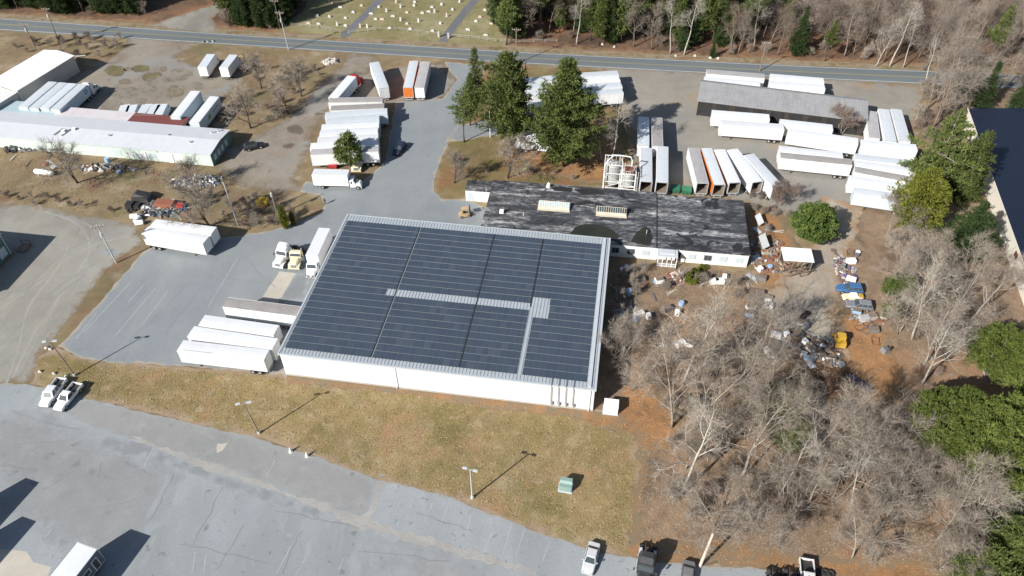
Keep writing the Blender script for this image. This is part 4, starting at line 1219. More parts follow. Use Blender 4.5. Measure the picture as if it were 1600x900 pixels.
MB().box(-40, -13.5, .05, .2, DZ - .75, DZ - .5).build('fascia_board', m_mint, DP)
for x, y in ((-3.4, 8.4), (-27, 3.4), (-6.5, 3.5), (-13, 5.6), (-2.2, 9.4)):
    MB().cyl((x, y, DZ), (x, y, DZ + .7), .16, n=8).cyl((x, y, DZ + .7), (x, y, DZ + .85), .28, n=8).build('roof_vent', m_galv, DP)
x = -40.5
for q in (0, 2.0): MB().bar((x + q, 2.0, DZ + .3), (x + q + .9, 4.6, DZ + .6), .45, .1).build('roof_panel', m_steel, DP)
MB().box(x + 1.3, x + 2.1, 3.2, 4.0, DZ + .2, DZ + .9).box(x + 3.4, x + 4.2, 4.3, 4.9, DZ + .2, DZ + 1.0).build('roof_unit', m_white, DP)
MB().box(-26.9, -12.4, DD + .12, DD + 4.3, 3.12, 3.25).build('lean_to_roof', ribbed('maroon_roof', (0.16, 0.045, 0.038), .6, 0, .7, 0, .4, (0.09, 0.05, 0.045), .4), DP, label='maroon lean-to roof')
MB().box(-47.0, -26.95, DD + .12, DD + 4.6, 3.0, 3.13).build('lean_to_roof', ribbed('pinkish_roof', (0.55, 0.53, 0.54), .6, 0, .6, 0, .4, (0.5, 0.3, 0.28), .4), DP, label='pale pinkish lean-to roof')
MB().box(-63.0, -47.05, DD + .12, DD + 5.4, 3.02, 3.16).build('lean_to_roof', ribbed('teal_roof', (0.36, 0.46, 0.49), .6, 0, .6, 0, .3, (0.3, 0.36, 0.38), .3), DP, label='pale teal lean-to roof')
MB().box(-62.8, -47.2, DD + .3, DD + 5.2, -.1, 3.0).box(-46.9, -27.1, DD + .3, DD + 4.4, -.1, 2.98).build('lean_to_wall', m_mint, DP)
mb = MB()
for x in (-26.6, -22, -17.3, -12.7): mb.box(x - .1, x + .1, DD + 4.0, DD + 4.2, 0, 3.12)
mb.build('lean_to_post', m_wood, DP)

# ---- white storage hall upper left
ha = math.atan2(197.7 - 178.5, -119.6 + 126.5)
H0 = thing('storage_hall', 'white-roofed metal storage hall beside parked trailers at the upper left', 'hall', (-126.5, 178.5, 0), ha)
# local x runs away from the camera along the east wall, y to the west
HL, HW, HZ = 20.4, 10.4, 4.85
m_hroof = ribbed('white_hall_roof', (0.74, 0.73, 0.70), .6, 0, .5, 0, .12, (0.5, 0.48, 0.44), .3)
m_hwall = ribbed('tan_hall_wall', (0.50, 0.46, 0.42), .35, 0, .6, 0, .3, (0.3, 0.25, 0.22), .5)
MB().box(.2, HL - .2, .2, HW - .2, -.1, HZ - .1).build('wall', m_hwall, H0)
MB().loft([[(x, -.15, HZ - .1), (x, -.15, HZ), (x, HW * .5, HZ + .7), (x, HW + .15, HZ), (x, HW + .15, HZ - .1), (x, HW * .5, HZ + .55)] for x in (0.0, HL + .1)]).build('roof', m_hroof, H0)
MB().box(-12, .15, .35, HW - .4, -.1, HZ - .6).build('wall', m_hwall, H0)
MB().loft([[(x, .05, HZ - .55), (x, .05, HZ - .45), (x, HW * .5, HZ + .3), (x, HW - .05, HZ - .45), (x, HW - .05, HZ - .55), (x, HW * .5, HZ + .2)] for x in (-12.1, -.06)]).build('roof', m_hroof, H0)
for x in (HL - .3, .25): MB().box(x, x + .12, .08, .19, 0, HZ - .1).build('corner_trim', m_white, H0)
MB().bar((HL, -.1, HZ - .2), (HL + 1.5, -2.4, HZ - .3), .12).build('floodlight_arm', m_white, H0)

# ---- navy-roofed building at the right edge
ra = math.atan2(166.2 - 109.9, 112.2 - 98.1)
NB = thing('roofed_workshop', 'large cream walled building with dark navy roof at the right edge', 'building', (95.2, 98.5, 0), ra)
NL, NW, NZ = 69.7, 34.0, 4.6
m_cream = paint('cream_wall', (0.66, 0.62, 0.54), .7, 0, .15, (0.5, 0.46, 0.38), .3)
MB().box(.2, NL - .2, -NW + .2, -.25, -.1, NZ - .1).build('wall', m_cream, NB)
for x in (9.5, 19.3, 29.0, 38.8, 48.6, 58.3): MB().bar((x, -.235, .05), (x - 2.6, -.235, NZ - .2), .07, .04).build('wall_seam', m_steel, NB)
MB().loft([[(x, .1, NZ - .1), (x, .1, NZ), (x, -NW / 2, NZ + 2.2), (x, -NW, NZ), (x, -NW, NZ - .1), (x, -NW / 2, NZ + 2.05)] for x in (0, NL)]).build('roof', ribbed('navy_roof', (0.013, 0.018, 0.034), .9, 0, .35, .2, .2, (0.03, 0.035, 0.05), .3), NB)
MB().box(-.15, NL + .15, .105, .2, NZ - .3, NZ + .06).build('gutter', m_cream, NB)
px = 15.6
MB().box(px - .8, px + .8, -.25, -.14, 2.2, 3.3).build('wall_vent', paint('maroon_metal', (0.16, 0.055, 0.05), .6), NB)
MB().box(-6.5, .1, -14, -.5, -.1, 2.6).build('side_annex', m_mint, NB)

# ---- green cabin half out of frame at the left edge
GC = thing('office_cabin', 'dark green cabin with a pale window and timber steps at the left edge', 'cabin', (-102.4, 119.6, 0), R(-9))
m_teal = paint('dark_green_siding', (0.075, 0.16, 0.15), .6, 0, .2)
MB().box(-14, 0, -16, 0, -.1, 5.4).build('wall', m_teal, GC)
MB().box(-14.2, .2, -16.2, .2, 5.41, 5.6).build('roof', m_trim, GC)
MB().box(-.02, .08, -.12, .06, .3, 5.4).build('corner_trim', m_trim, GC)
MB().box(-.02, .06, -2.6, -.6, .9, 2.9).build('window', m_trim, GC)
MB().box(.05, .08, -2.45, -.75, 1.05, 2.75).build('pane', m_paleglass, GC)
MB().box(.01, .5, -6, .5, -.05, .35).build('step', m_wood, GC)
mb = MB().box(.3, 2.4, .9, 3.4, .3, .42)
for x in (.4, 2.3):
    for y in (1.0, 3.3): mb.box(x - .06, x + .06, y - .06, y + .06, -.05, 1.4)
mb.box(2.25, 2.35, .9, 3.4, 1.3, 1.42).box(.3, 2.24, 3.25, 3.35, 1.28, 1.4)
mb.build('timber_landing', m_wood, GC)

# ---- shed with white roof in the scrap yard
sp_ = G(1240, 420)
SH = thing('scrap_shed', 'small open timber shed with bright white flat roof in the scrap yard', 'shed', sp_, R(-7))
MB().box(-2.9, 2.9, -1.6, 2.4, 3.3, 3.45).build('roof', m_white, SH)
mb = MB()
for x in (-2.6, -.9, .9, 2.6):
    for y in (-1.4, 2.2): mb.box(x - .09, x + .09, y - .09, y + .09, -.1, 3.3)
mb.build('post', m_wood, SH)
MB().box(-2.6, 2.6, 2.25, 2.33, .1, 3.2).box(2.58, 2.66, -1, 2.2, .1, 3.2).build('back_wall', m_barn, SH)
mb = MB(); rng = random.Random(5)
for i in range(26): mb.bar((rng.uniform(-2.8, 2.6), rng.uniform(-2.6, -.8), rng.uniform(.1, 1.6)), (rng.uniform(-2.8, 2.8), rng.uniform(-3.0, .6), rng.uniform(.05, 2.2)), .13, .05)
tag(mb.build('timber_heap', m_wood), 'jumble of weathered boards spilling out under the white roofed shed', 'timber').location = sp_
# ================================================================== VEHICLES
m_tyre = paint('tyre_rubber', (0.022, 0.021, 0.02), .9, 0, .4, (0.07, 0.06, 0.05))
m_rim = paint('wheel_rim', (0.50, 0.50, 0.49), .4, .5, .4, (0.2, 0.16, 0.12))
m_chassis = paint('chassis_paint', (0.045, 0.042, 0.04), .8, 0, .5, (0.12, 0.08, 0.06))
m_tw = paint('trailer_white', (0.72, 0.725, 0.73), .5, 0, .28, (0.45, 0.43, 0.40), .5, (1.6, 1.6, .15), .06)
m_tw2 = paint('trailer_offwhite', (0.68, 0.68, 0.66), .55, 0, .3, (0.42, 0.38, 0.33), .5, (1.6, 1.6, .15), .07)
m_tblue = paint('trailer_pale_blue', (0.55, 0.63, 0.68), .5, 0, .2, (0.4, 0.42, 0.42), .5, (1.6, 1.6, .15), .05)
m_torange = paint('trailer_orange', (0.62, 0.17, 0.025), .55, 0, .15, (0.4, 0.2, 0.1), .5)
m_tred = paint('trailer_red', (0.42, 0.035, 0.03), .5, 0, .15, (0.3, 0.1, 0.08), .5)
m_rw = paint('trailer_roof_white', (0.63, 0.645, 0.665), .55, 0, .35, (0.50, 0.49, 0.47), .35, (.35, 1.5, 1), .07)
m_rp = paint('trailer_roof_pale', (0.53, 0.565, 0.60), .5, 0, .4, (0.45, 0.46, 0.46), .35, (.35, 1.5, 1), .07)
m_rg = paint('trailer_roof_grey', (0.37, 0.36, 0.365), .75, 0, .5, (0.23, 0.215, 0.205), .6, (.5, 2.5, 1), .1)
m_rd = paint('trailer_roof_dull', (0.30, 0.285, 0.275), .8, 0, .6, (0.20, 0.18, 0.165), .6, (.5, 2.5, 1), .1)
m_inside = paint('trailer_inside', (0.19, 0.155, 0.12), .9, 0, .6, (0.07, 0.055, 0.045), 1.0)
ROOFS = {'w': m_rw, 'p': m_rp, 'g': m_rg, 'd': m_rd}
SIDES = {'w': m_tw, 'o': m_tw2, 'b': m_tblue, 'r': m_torange, 'R': m_tred}
_mc = {}


def cached(key, fn):
    if key not in _mc: _mc[key] = fn()
    return _mc[key]


def wheel_mesh(r=.5, w=.62):
    def f():
        m = MB()
        m.tube([(0, -w / 2, 0), (0, -w / 2 + .05, 0), (0, w / 2 - .05, 0), (0, w / 2, 0)], [r * .88, r, r, r * .88], 16)
        for s in (-1, 1):
            m.tube([(0, s * (w / 2 - .02), 0), (0, s * (w / 2 + .012), 0)], [r * .56, r * .50], 12, True, 1)
            m.tube([(0, s * w / 2, 0), (0, s * (w / 2 + .05), 0)], [r * .2, r * .16], 8, True, 1)
        return m.mesh('wheel', [m_tyre, m_rim], smooth=False)
    return cached(('wheel', r, w), f)


def trailer(A, B, label, roof='w', side='w', open_=False, group='white semi-trailers parked in the yard', tractor=None, zr=4.05, L=None, ribs=True, gear=True, tint=None, trim=None, extra=None, w=2.55, name='semi_trailer', legs_up=False):
    """A = rear end, B = front end of the roof's centre line in the photo"""
    a = A.copy() if isinstance(A, Vector) else G(*A, zr)
    b = B.copy() if isinstance(B, Vector) else G(*B, zr)
    d = b - a
    LL = L or max(8.0, min(16.2, d.length))
    LL = round(LL, 1)
    rz = math.atan2(d.y, d.x)
    t = thing(name, label, 'trailer', (a.x, a.y, 0), rz, group)
    h, fl, hw = zr, 1.2, w / 2
    K = (LL, zr, w, open_, ribs)

    def fb():
        m = MB()
        if open_:
            m.box(0, LL, -hw + .03, -hw + .09, fl, h - .06).box(0, LL, hw - .09, hw - .03, fl, h - .06).box(LL - .1, LL - .02, -hw + .1, hw - .1, fl, h - .06)
        else:
            m.box(.06, LL - .02, -hw + .03, hw - .03, fl, h - .06)
        if ribs:
            n = int(LL / .61)
            for i in range(n + 1):
                x = min(.05 + i * LL / n, LL - .08)
                for s in (-1, 1):
                    m.box(x, x + .05, s * (hw - .015) - .015, s * (hw - .015) + .015, fl + .06, h - .12)
        for s in (-1, 1):
            m.box(0.02, LL, s * (hw - .01) - .025, s * (hw - .01) + .025, fl - .12, fl + .05)
            m.box(0.02, LL, s * (hw - .01) - .03, s * (hw - .01) + .03, h - .13, h - .03)
        return m.mesh('body', [m_tw])
    link('body', cached(('body',) + K, fb), t, mats=[SIDES[side]])

    def frl():
        m = MB()
        for s in (-1, 1): m.box(.1, LL - .05, s * (hw + .018) - .008, s * (hw + .018) + .008, fl - .11, fl + .06)
        return m.mesh('bottom_rail', [m_galv])
    link('bottom_rail', cached(('rail',) + K[:3], frl), t)

    def fr():
        m = MB()
        m.loft([[(x, -hw + .05, h - .055), (x, hw - .05, h - .055), (x, hw - .08, h - .01), (x, .3, h + .03), (x, -.3, h + .03), (x, -hw + .08, h - .01)] for x in (.05, LL - .04)])
        n = int(LL / 1.22)
        for i in range(1, n):
            x = i * LL / n
            m.loft([[(x + q, -hw + .1, h - .01), (x + q, -.3, h + .037), (x + q, .3, h + .037), (x + q, hw - .1, h - .01), (x + q, hw - .1, h - .03), (x + q, -hw + .1, h - .03)] for q in (-.03, .03)])
        return m.mesh('roof', [m_rw])
    link('roof', cached(('roof',) + K, fr), t, mats=[ROOFS[roof]])

    def frf():
        m = MB()
        for s in (-1, 1): m.box(-.05, .06, s * (hw - .06) - .055, s * (hw - .06) + .055, fl - .15, h)
        m.box(-.05, .06, -hw + .115, hw - .115, h - .16, h).box(-.05, .06, -hw + .115, hw - .115, fl - .2, fl)
        m.box(-.06, .04, -.9, .9, .55, .65)
        for s in (-.7, .7): m.box(-.04, .04, s - .05, s + .05, .65, fl - .2)
        return m.mesh('rear_frame', [m_galv])
    link('rear_frame', cached(('rframe',) + K[:3], frf), t)
    if open_:
        def fi():
            m = MB()
            m.box(.1, LL - .15, -hw + .1, hw - .1, fl, fl + .06).box(LL - .18, LL - .12, -hw + .1, hw - .1, fl + .06, h - .1)
            for s in (-1, 1): m.box(.1, LL - .2, s * (hw - .11) - .008, s * (hw - .11) + .008, fl + .06, h - .1)
            return m.mesh('lining', [m_inside])
        link('lining', cached(('lin',) + K, fi), t)
        for s in (-1, 1):
            m = MB().obox((.62, s * (hw + .06), (fl + h) / 2), (.6, 0, 0), (0, .025, 0), (0, 0, (h - fl) / 2 - .1))
            m.build('rear_door', SIDES[side], t)
    else:
        def fd():
            m = MB().box(-.03, .05, .01, hw - .12, fl + .01, h - .17)
            for y in (.35, .85): m.cyl((-.06, y, fl + .05), (-.06, y, h - .25), .022, n=6)
            for z in (1.5, 2.5, 3.4): m.box(-.05, -.03, .95, hw - .13, z, z + .06)
            return m.mesh('rear_door', [m_tw])
        d1 = link('rear_door', cached(('door', zr, w), fd), t, mats=[SIDES[side]])
        d2 = link('rear_door', d1.data, t, mats=[SIDES[side]]); d2.scale = (1, -1, 1)

    def fbg():
        m = MB()
        for s in (-.5, .5): m.box(.7, 4.3, s - .06, s + .06, .72, 1.1)
        for x in (1.55, 2.85):
            m.cyl((x, -1.05, .5), (x, 1.05, .5), .07, n=8); m.box(x - .45, x + .45, -.85, -.72, .55, .72).box(x - .45, x + .45, .72, .85, .55, .72)
        for s in (-.95, .95): m.box(.75, .77, s - .3, s + .3, .25, 1.1)
        for x in range(5, int(LL)): m.box(x, x + .08, -hw + .1, hw - .1, 1.0, 1.09)
        return m.mesh('bogie', [m_chassis])
    link('bogie', cached(('bogie', LL), fbg), t)
    for x in (1.55, 2.85):
        for s in (-.93, .93): link('wheel', wheel_mesh(), t, (x, s, .5))

    def flg():
        m = MB(); x = LL - 3.1
        for s in (-.75, .75): m.box(x - .07, x + .07, s - .07, s + .07, .06, 1.15).box(x - .18, x + .18, s - .16, s + .16, 0, .06)
        m.box(x - .04, x + .04, -.75, .75, .75, .83); m.bar((x, 0, .78), (x + 1.0, 0, 1.1), .06)
        return m.mesh('landing_gear', [m_chassis])
    if not tractor: link('landing_gear', cached(('lg', LL), flg), t)
    if trim:
        MB().box(.1, LL - .1, -hw - .012, -hw + .002, fl - .1, fl + .18).box(.1, LL - .1, hw - .002, hw + .012, fl - .1, fl + .18).build('side_stripe', trim, t)
    if extra: extra(t, LL, h, hw)
    return t, LL, rz


# ---- a conventional tractor unit (front towards +x, fifth wheel at origin)
def tractor(name, label, paint_m, loc, rz, sleeper=True, cat='truck', group=None, fairing=True, aero=True):
    t = thing(name, label, cat, loc, rz, group)
    x0 = 1.6                                       # back of cab
    cl = 2.0 if sleeper else 1.25                  # sleeper+cab length
    xc = x0 + cl
    m = MB()
    for s in (-.43, .43): m.box(-1.2, xc + 1.9, s - .05, s + .05, .72, 1.0)
    m.box(-.5, .5, -.45, .45, 1.0, 1.16)
    for x in (-.65, .65): m.cyl((x, -1.0, .5), (x, 1.0, .5), .09, n=8)
    m.cyl((xc + 1.15, -.95, .5), (xc + 1.15, .95, .5), .07, n=8)
    m.build('chassis', m_chassis, t)
    c = MB()
    hc = 3.05 if sleeper else 2.75
    ring = lambda x, w, z0, z1, r=.18: [(x, -w, z0), (x, w, z0), (x, w, z1 - r), (x, w - r, z1), (x, -w + r, z1), (x, -w, z1 - r)]
    c.loft([ring(x0, 1.2, 1.0, hc - .05), ring(x0 + cl * .45, 1.22, 1.0, hc), ring(xc - .35, 1.18, 1.0, hc - .12), ring(xc + .12, 1.12, 1.0, 2.05)])
    co = c.build('cab', paint_m, t)
    h = MB()
    h.loft([ring(xc + .05, .98, .75, 2.0, .2), ring(xc + .9, .86, .7, 1.86, .22), ring(xc + 1.75, .74, .65, 1.62, .25), ring(xc + 1.95, .66, .68, 1.45, .2)])
    h.build('hood', paint_m, t)
    for s in (-1, 1):
        h2 = MB(); h2.loft([[(xc + .55, s * .8, 1.0), (xc + .55, s * 1.18, 1.0), (xc + .55, s * 1.18, .75), (xc + .55, s * .8, .75)], [(xc + .8, s * .8, 1.22), (xc + .8, s * 1.2, 1.18), (xc + .8, s * 1.2, .95), (xc + .8, s * .8, .95)], [(xc + 1.5, s * .72, 1.25), (xc + 1.5, s * 1.18, 1.2), (xc + 1.5, s * 1.18, .95), (xc + 1.5, s * .72, .95)], [(xc + 1.9, s * .6, 1.05), (xc + 1.9, s * 1.1, .95), (xc + 1.9, s * 1.1, .6), (xc + 1.9, s * .6, .6)]])
        h2.build('fender', paint_m, t)
    MB().box(xc + 1.96, xc + 2.02, -.5, .5, .75, 1.42).build('grille', m_steel, t)
    MB().box(xc + 1.9, xc + 2.1, -1.15, 1.15, .42, .7).build('bumper', paint_m if aero else m_galv, t)
    # screen on the sloping cab front
    p = lambda f, y: (xc - .35 + .47 * f + .02, y, hc - .12 + (2.05 - hc + .12) * f + .012)
    wsh = MB(); wsh.quad(p(.18, -.98), p(.18, .98), p(.94, 1.0), p(.94, -1.0)); wsh.build('windshield', m_glass, t)
    for s in (-1, 1):
        MB().quad((xc - .75, s * 1.215, 1.75), (xc - .08, s * 1.19, 1.75), (xc - .22, s * 1.185, 2.5), (xc - .75, s * 1.212, 2.5)).build('side_window', m_glass, t)
        MB().bar((xc - .05, s * 1.15, 2.2), (xc + .1, s * 1.5, 2.2), .05).box(xc + .05, xc + .14, s * 1.5 - .12, s * 1.5 + .12, 1.75, 2.35).build('mirror', m_chassis, t)
        MB().cyl((x0 - .1, s * .98, .75), (x0 + cl * .75, s * .98, .75), .30, n=14).build('fuel_tank', m_galv, t)
        MB().box(xc + 1.9, xc + 1.99, s * .82 - .16, s * .82 + .16, .82, 1.02).build('headlight', m_paleglass, t)
        MB().cyl((x0 - .12, s * 1.0, .9), (x0 - .12, s * 1.0, hc + .35), .075, n=8).build('exhaust_stack', m_galv, t)
    if fairing and sleeper:
        f = MB(); f.loft([ring(x0 + .1, 1.1, hc - .02, 3.85, .3), ring(x0 + .9, 1.05, hc - .02, 3.75, .3), ring(xc - .45, .95, hc - .12, hc + .1, .1)]); f.build('roof_fairing', paint_m, t)
    for s in (-1, 1):
        link('wheel', wheel_mesh(.5, .32), t, (xc + 1.15, s * 1.0, .5))
        for x in (-.65, .65): link('wheel', wheel_mesh(), t, (x, s * .93, .5))
    return t


def box_truck(name, label, loc, rz, L=7.3, h=3.9, cabm=None, body='w', roof='w', group=None, cab_dark=False):
    """rear end at the origin, front towards +x"""
    t = thing(name, label, 'truck', loc, rz, group)
    cabm = cabm or m_tw
    hw = 1.25
    m = MB().box(.05, L, -hw, hw, 1.1, h - .05)
    for i in range(int(L / .6)):
        for s in (-1, 1): m.box(.1 + i * .6, .14 + i * .6, s * hw - .012, s * hw + .012, 1.15, h - .1)
    m.build('cargo_box', SIDES[body], t)
    MB().loft([[(x, -hw - .01, h - .05), (x, hw + .01, h - .05), (x, hw - .05, h + .02), (x, -hw + .05, h + .02)] for x in (0.02, L + .02)]).build('roof', ROOFS[roof], t)
    d = MB().box(-.02, .05, -hw + .1, hw - .1, 1.15, h - .15)
    for z in (1.6, 2.2, 2.8, 3.3): d.box(-.035, -.015, -hw + .12, hw - .12, z, z + .03)
    d.build('rear_door', SIDES[body], t)
    m = MB()
    for s in (-.42, .42): m.box(0, L + 3.0, s - .05, s + .05, .75, 1.05)
    m.box(-.1, 0, -1.1, 1.1, .5, .62); m.build('chassis', m_chassis, t)
    ring = lambda x, w, z0, z1, r=.15: [(x, -w, z0), (x, w, z0), (x, w, z1 - r), (x, w - r, z1), (x, -w + r, z1), (x, -w, z1 - r)]
    x0 = L + .15
    MB().loft([ring(x0, 1.05, .7, 2.5), ring(x0 + .9, 1.08, .7, 2.55), ring(x0 + 1.35, 1.02, .7, 1.75)]).build('cab', cabm, t)
    MB().loft([ring(x0 + 1.3, .95, .6, 1.7, .2), ring(x0 + 2.2, .85, .6, 1.55, .25), ring(x0 + 2.5, .75, .62, 1.3, .2)]).build('hood', cabm, t)
    p = lambda f, y: (x0 + .9 + .45 * f + .015, y, 2.55 - .8 * f + .015)
    MB().quad(p(.12, -.85), p(.12, .85), p(.92, .92), p(.92, -.92)).build('windshield', m_glass, t)
    for s in (-1, 1):
        MB().quad((x0 + .25, s * 1.075, 1.65), (x0 + 1.0, s * 1.07, 1.65), (x0 + .85, s * 1.07, 2.3), (x0 + .25, s * 1.075, 2.3)).build('side_window', m_glass, t)
        MB().box(x0 + 2.42, x0 + 2.5, s * .62 - .14, s * .62 + .14, .85, 1.1).build('headlight', m_paleglass, t)
    MB().box(x0 + 2.4, x0 + 2.6, -1.05, 1.05, .4, .65).build('bumper', m_galv, t)
    for s in (-1, 1):
        link('wheel', wheel_mesh(.48, .3), t, (x0 + 1.75, s * .95, .48)); link('wheel', wheel_mesh(.48, .58), t, (1.9, s * .9, .48))
    return t


def car(name, label, cat, loc, rz, col, style='sedan', group=None, wreck=False, open_hood=False):
    """origin in the middle on the ground, front towards +x"""
    t = thing(name, label, cat, loc, rz, group)
    pm = paint(name + '_paint_%d' % len(bpy.data.materials), col, .3, .15, .1 if not wreck else .45, (0.25, 0.2, 0.15) if not wreck else (0.2, 0.12, 0.07))
    P = dict(sedan=(4.8, .9, 1.45), suv=(4.8, .95, 1.72), pickup=(5.7, .98, 1.85), crew=(5.9, .98, 1.88))[style]
    L, hw, H = P
    f = L / 2

    def ring(x, w, zl, zh, r=.12):
        return [(x, -w * .92, zl), (x, w * .92, zl), (x, w, zl + .15), (x, w, zh - r), (x, w - r, zh), (x, -w + r, zh), (x, -w, zh - r), (x, -w, zl + .15)]
    hb = .98 if style == 'sedan' else (1.08 if style == 'suv' else 1.12)
    hood = hb - .08
    if style in ('pickup', 'crew'):
        cab0, cab1 = (-.55, 1.25) if style == 'pickup' else (-.75, 1.55)
        m = MB(); m.loft([ring(cab0 - .02, hw, .42, hb), ring(cab1, hw, .4, hb), ring(f - .7, hw * .97, .4, hood), ring(f - .1, hw * .9, .45, hood - .12), ring(f, hw * .82, .5, hood - .25)])
        m.build('body', pm, t)
        b = MB()
        for s in (-1, 1): b.box(-f, cab0 - .05, s * (hw - .05) - .05, s * (hw - .05) + .05, .5, hb)
        b.box(-f, -f + .07, -hw + .1, hw - .1, .5, hb - .02).box(cab0 - .12, cab0 - .05, -hw + .1, hw - .1, .5, hb)
        b.build('bed', pm, t)
        MB().box(-f + .07, cab0 - .12, -hw + .1, hw - .1, .5, .62).build('bed_liner', m_black, t)
        gx = (cab0 + .02, cab0 + .12, cab1 - .75, cab1)
    else:
        m = MB(); m.loft([ring(-f, hw * .84, .5, hb - .12), ring(-f + .12, hw * .92, .42, hb - .03), ring(-f + .9, hw, .4, hb), ring(f - 1.55, hw, .38, hb), ring(f - .75, hw * .97, .4, hood - .02), ring(f - .12, hw * .9, .42, hood - .16), ring(f, hw * .82, .48, hood - .3)])
        m.build('body', pm, t)
        gx = (-f + .75, -f + 1.35, f - 2.1, f - 1.35) if style == 'sedan' else (-f + .12, -f + .5, f - 2.2, f - 1.45)
    x0, x1, x2, x3 = gx
    bw, tw = hw - .06, hw - .24
    zb, zt = hb - .02, H
    lo = [(x0, -bw, zb), (x3, -bw, zb), (x3, bw, zb), (x0, bw, zb)]
    hi = [(x1, -tw, zt - .04), (x2, -tw, zt - .04), (x2, tw, zt - .04), (x1, tw, zt - .04)]
    MB().loft([lo, hi]).build('cabin', pm, t)
    MB().loft([[(x1 - .03, -tw - .01, zt - .045), (x2 + .03, -tw - .01, zt - .045), (x2 + .03, tw + .01, zt - .045), (x1 - .03, tw + .01, zt - .045)], [(x1 + .1, -tw + .1, zt), (x2 - .1, -tw + .1, zt), (x2 - .1, tw - .1, zt), (x1 + .1, tw - .1, zt)]]).build('roof', pm, t)

    def pane(nm, a, b_, c, d, off):
        q = [Vector(v) for v in (a, b_, c, d)]
        ce = sum(q, Vector()) / 4
        q = [ce + (v - ce) * .88 + Vector(off) for v in q]
        MB().quad(*q).build(nm, m_glass, t)
    pane('windshield', lo[1], lo[2], hi[2], hi[1], (.02, 0, .012))
    pane('rear_window', lo[0], lo[3], hi[3], hi[0], (-.02, 0, .012))
    n = 1 if style == 'pickup' else (3 if style == 'suv' else 2)
    for s, (a, b_, c, d) in ((-1, (lo[0], lo[1], hi[1], hi[0])), (1, (lo[3], lo[2], hi[2], hi[3]))):
        for k in range(n):
            u0, u1 = k / n, (k + 1) / n
            A_, B_, C_, D_ = Vector(a).lerp(Vector(b_), u0), Vector(a).lerp(Vector(b_), u1), Vector(d).lerp(Vector(c), u1), Vector(d).lerp(Vector(c), u0)
            pane('side_window', A_, B_, C_, D_, (0, s * .018, .004))
        MB().box(x3 - .35, x3 - .2, s * (hw + .1) - .09, s * (hw + .1) + .09, hb - .02, hb + .14).build('mirror', pm, t)
        MB().box(f - .12, f - .005, s * hw * .62 - .15, s * hw * .62 + .15, .62, .76).build('headlight', m_paleglass, t)
        MB().box(-f - .01, -f + .1, s * hw * .66 - .12, s * hw * .66 + .12, .68, .84).build('tail_light', m_tred, t)
    MB().box(f - .1, f + .07, -hw * .85, hw * .85, .34, .52).box(-f - .07, -f + .1, -hw * .85, hw * .85, .36, .54).build('bumper', m_steel if style in ('pickup', 'crew') else pm, t)
    r = .33 if style == 'sedan' else .39
    for x in (f - .95, -f + 1.05 if style != 'sedan' else -f + .95):
        for s in (-1, 1): link('wheel', wheel_mesh(r, .25), t, (x, s * (hw - .10), r))
    return t


# ------------------------------------------------------------------ trailers, zone by zone
def Z(ox, oy, s):
    return lambda x, y: (ox + x / s, oy + y / s)


GY = 'white semi-trailers parked about the yards'
T = trailer
# docked at the warehouse's west wall
z5 = Z(260, 440, 5.627)
g = 'semi-trailers backed up to the west wall of the warehouse'
m_tealstripe = paint('teal_stripe', (0.10, 0.30, 0.33), .5)


def patch_line(t, L, h, hw):
    MB().box(L - 6.2, L - 1.0, hw - .35, hw - .29, h + .012, h + .028).build('roof_seam', m_steel, t)


T(z5(881, 647), z5(118, 561), 'nearest white ribbed trailer on the lawn edge at the warehouse wall', group=g, extra=lambda t, L, h, hw: MB().box(L - 6.2, L - 1.0, hw - .42, hw - .36, h - .002, h + .024).build('roof_seam', m_steel, t))
T(z5(957, 547), z5(212, 436), 'white trailer second from the lawn at the warehouse wall', group=g)
T(z5(967, 428), z5(310, 336), 'white trailer between its white twin and the grey roofed one at the warehouse wall', group=g)
T((468, 486.5), z5(521, 179), 'grey roofed trailer with teal bottom stripe at the warehouse wall', roof='d', group=g, L=14.4, trim=m_tealstripe)
# pair on the driveway edge
z = Z(210, 330, 10)
g = 'pair of white trailers by the scrap heap'
T(z(165, 290), z(1122, 452), 'front one of two white trailers parked side by side near the scrap heap', group=g)
T(z(285, 180), z(1240, 306), 'rear one of two white trailers side by side, touching the brush near the scrap heap', group=g)
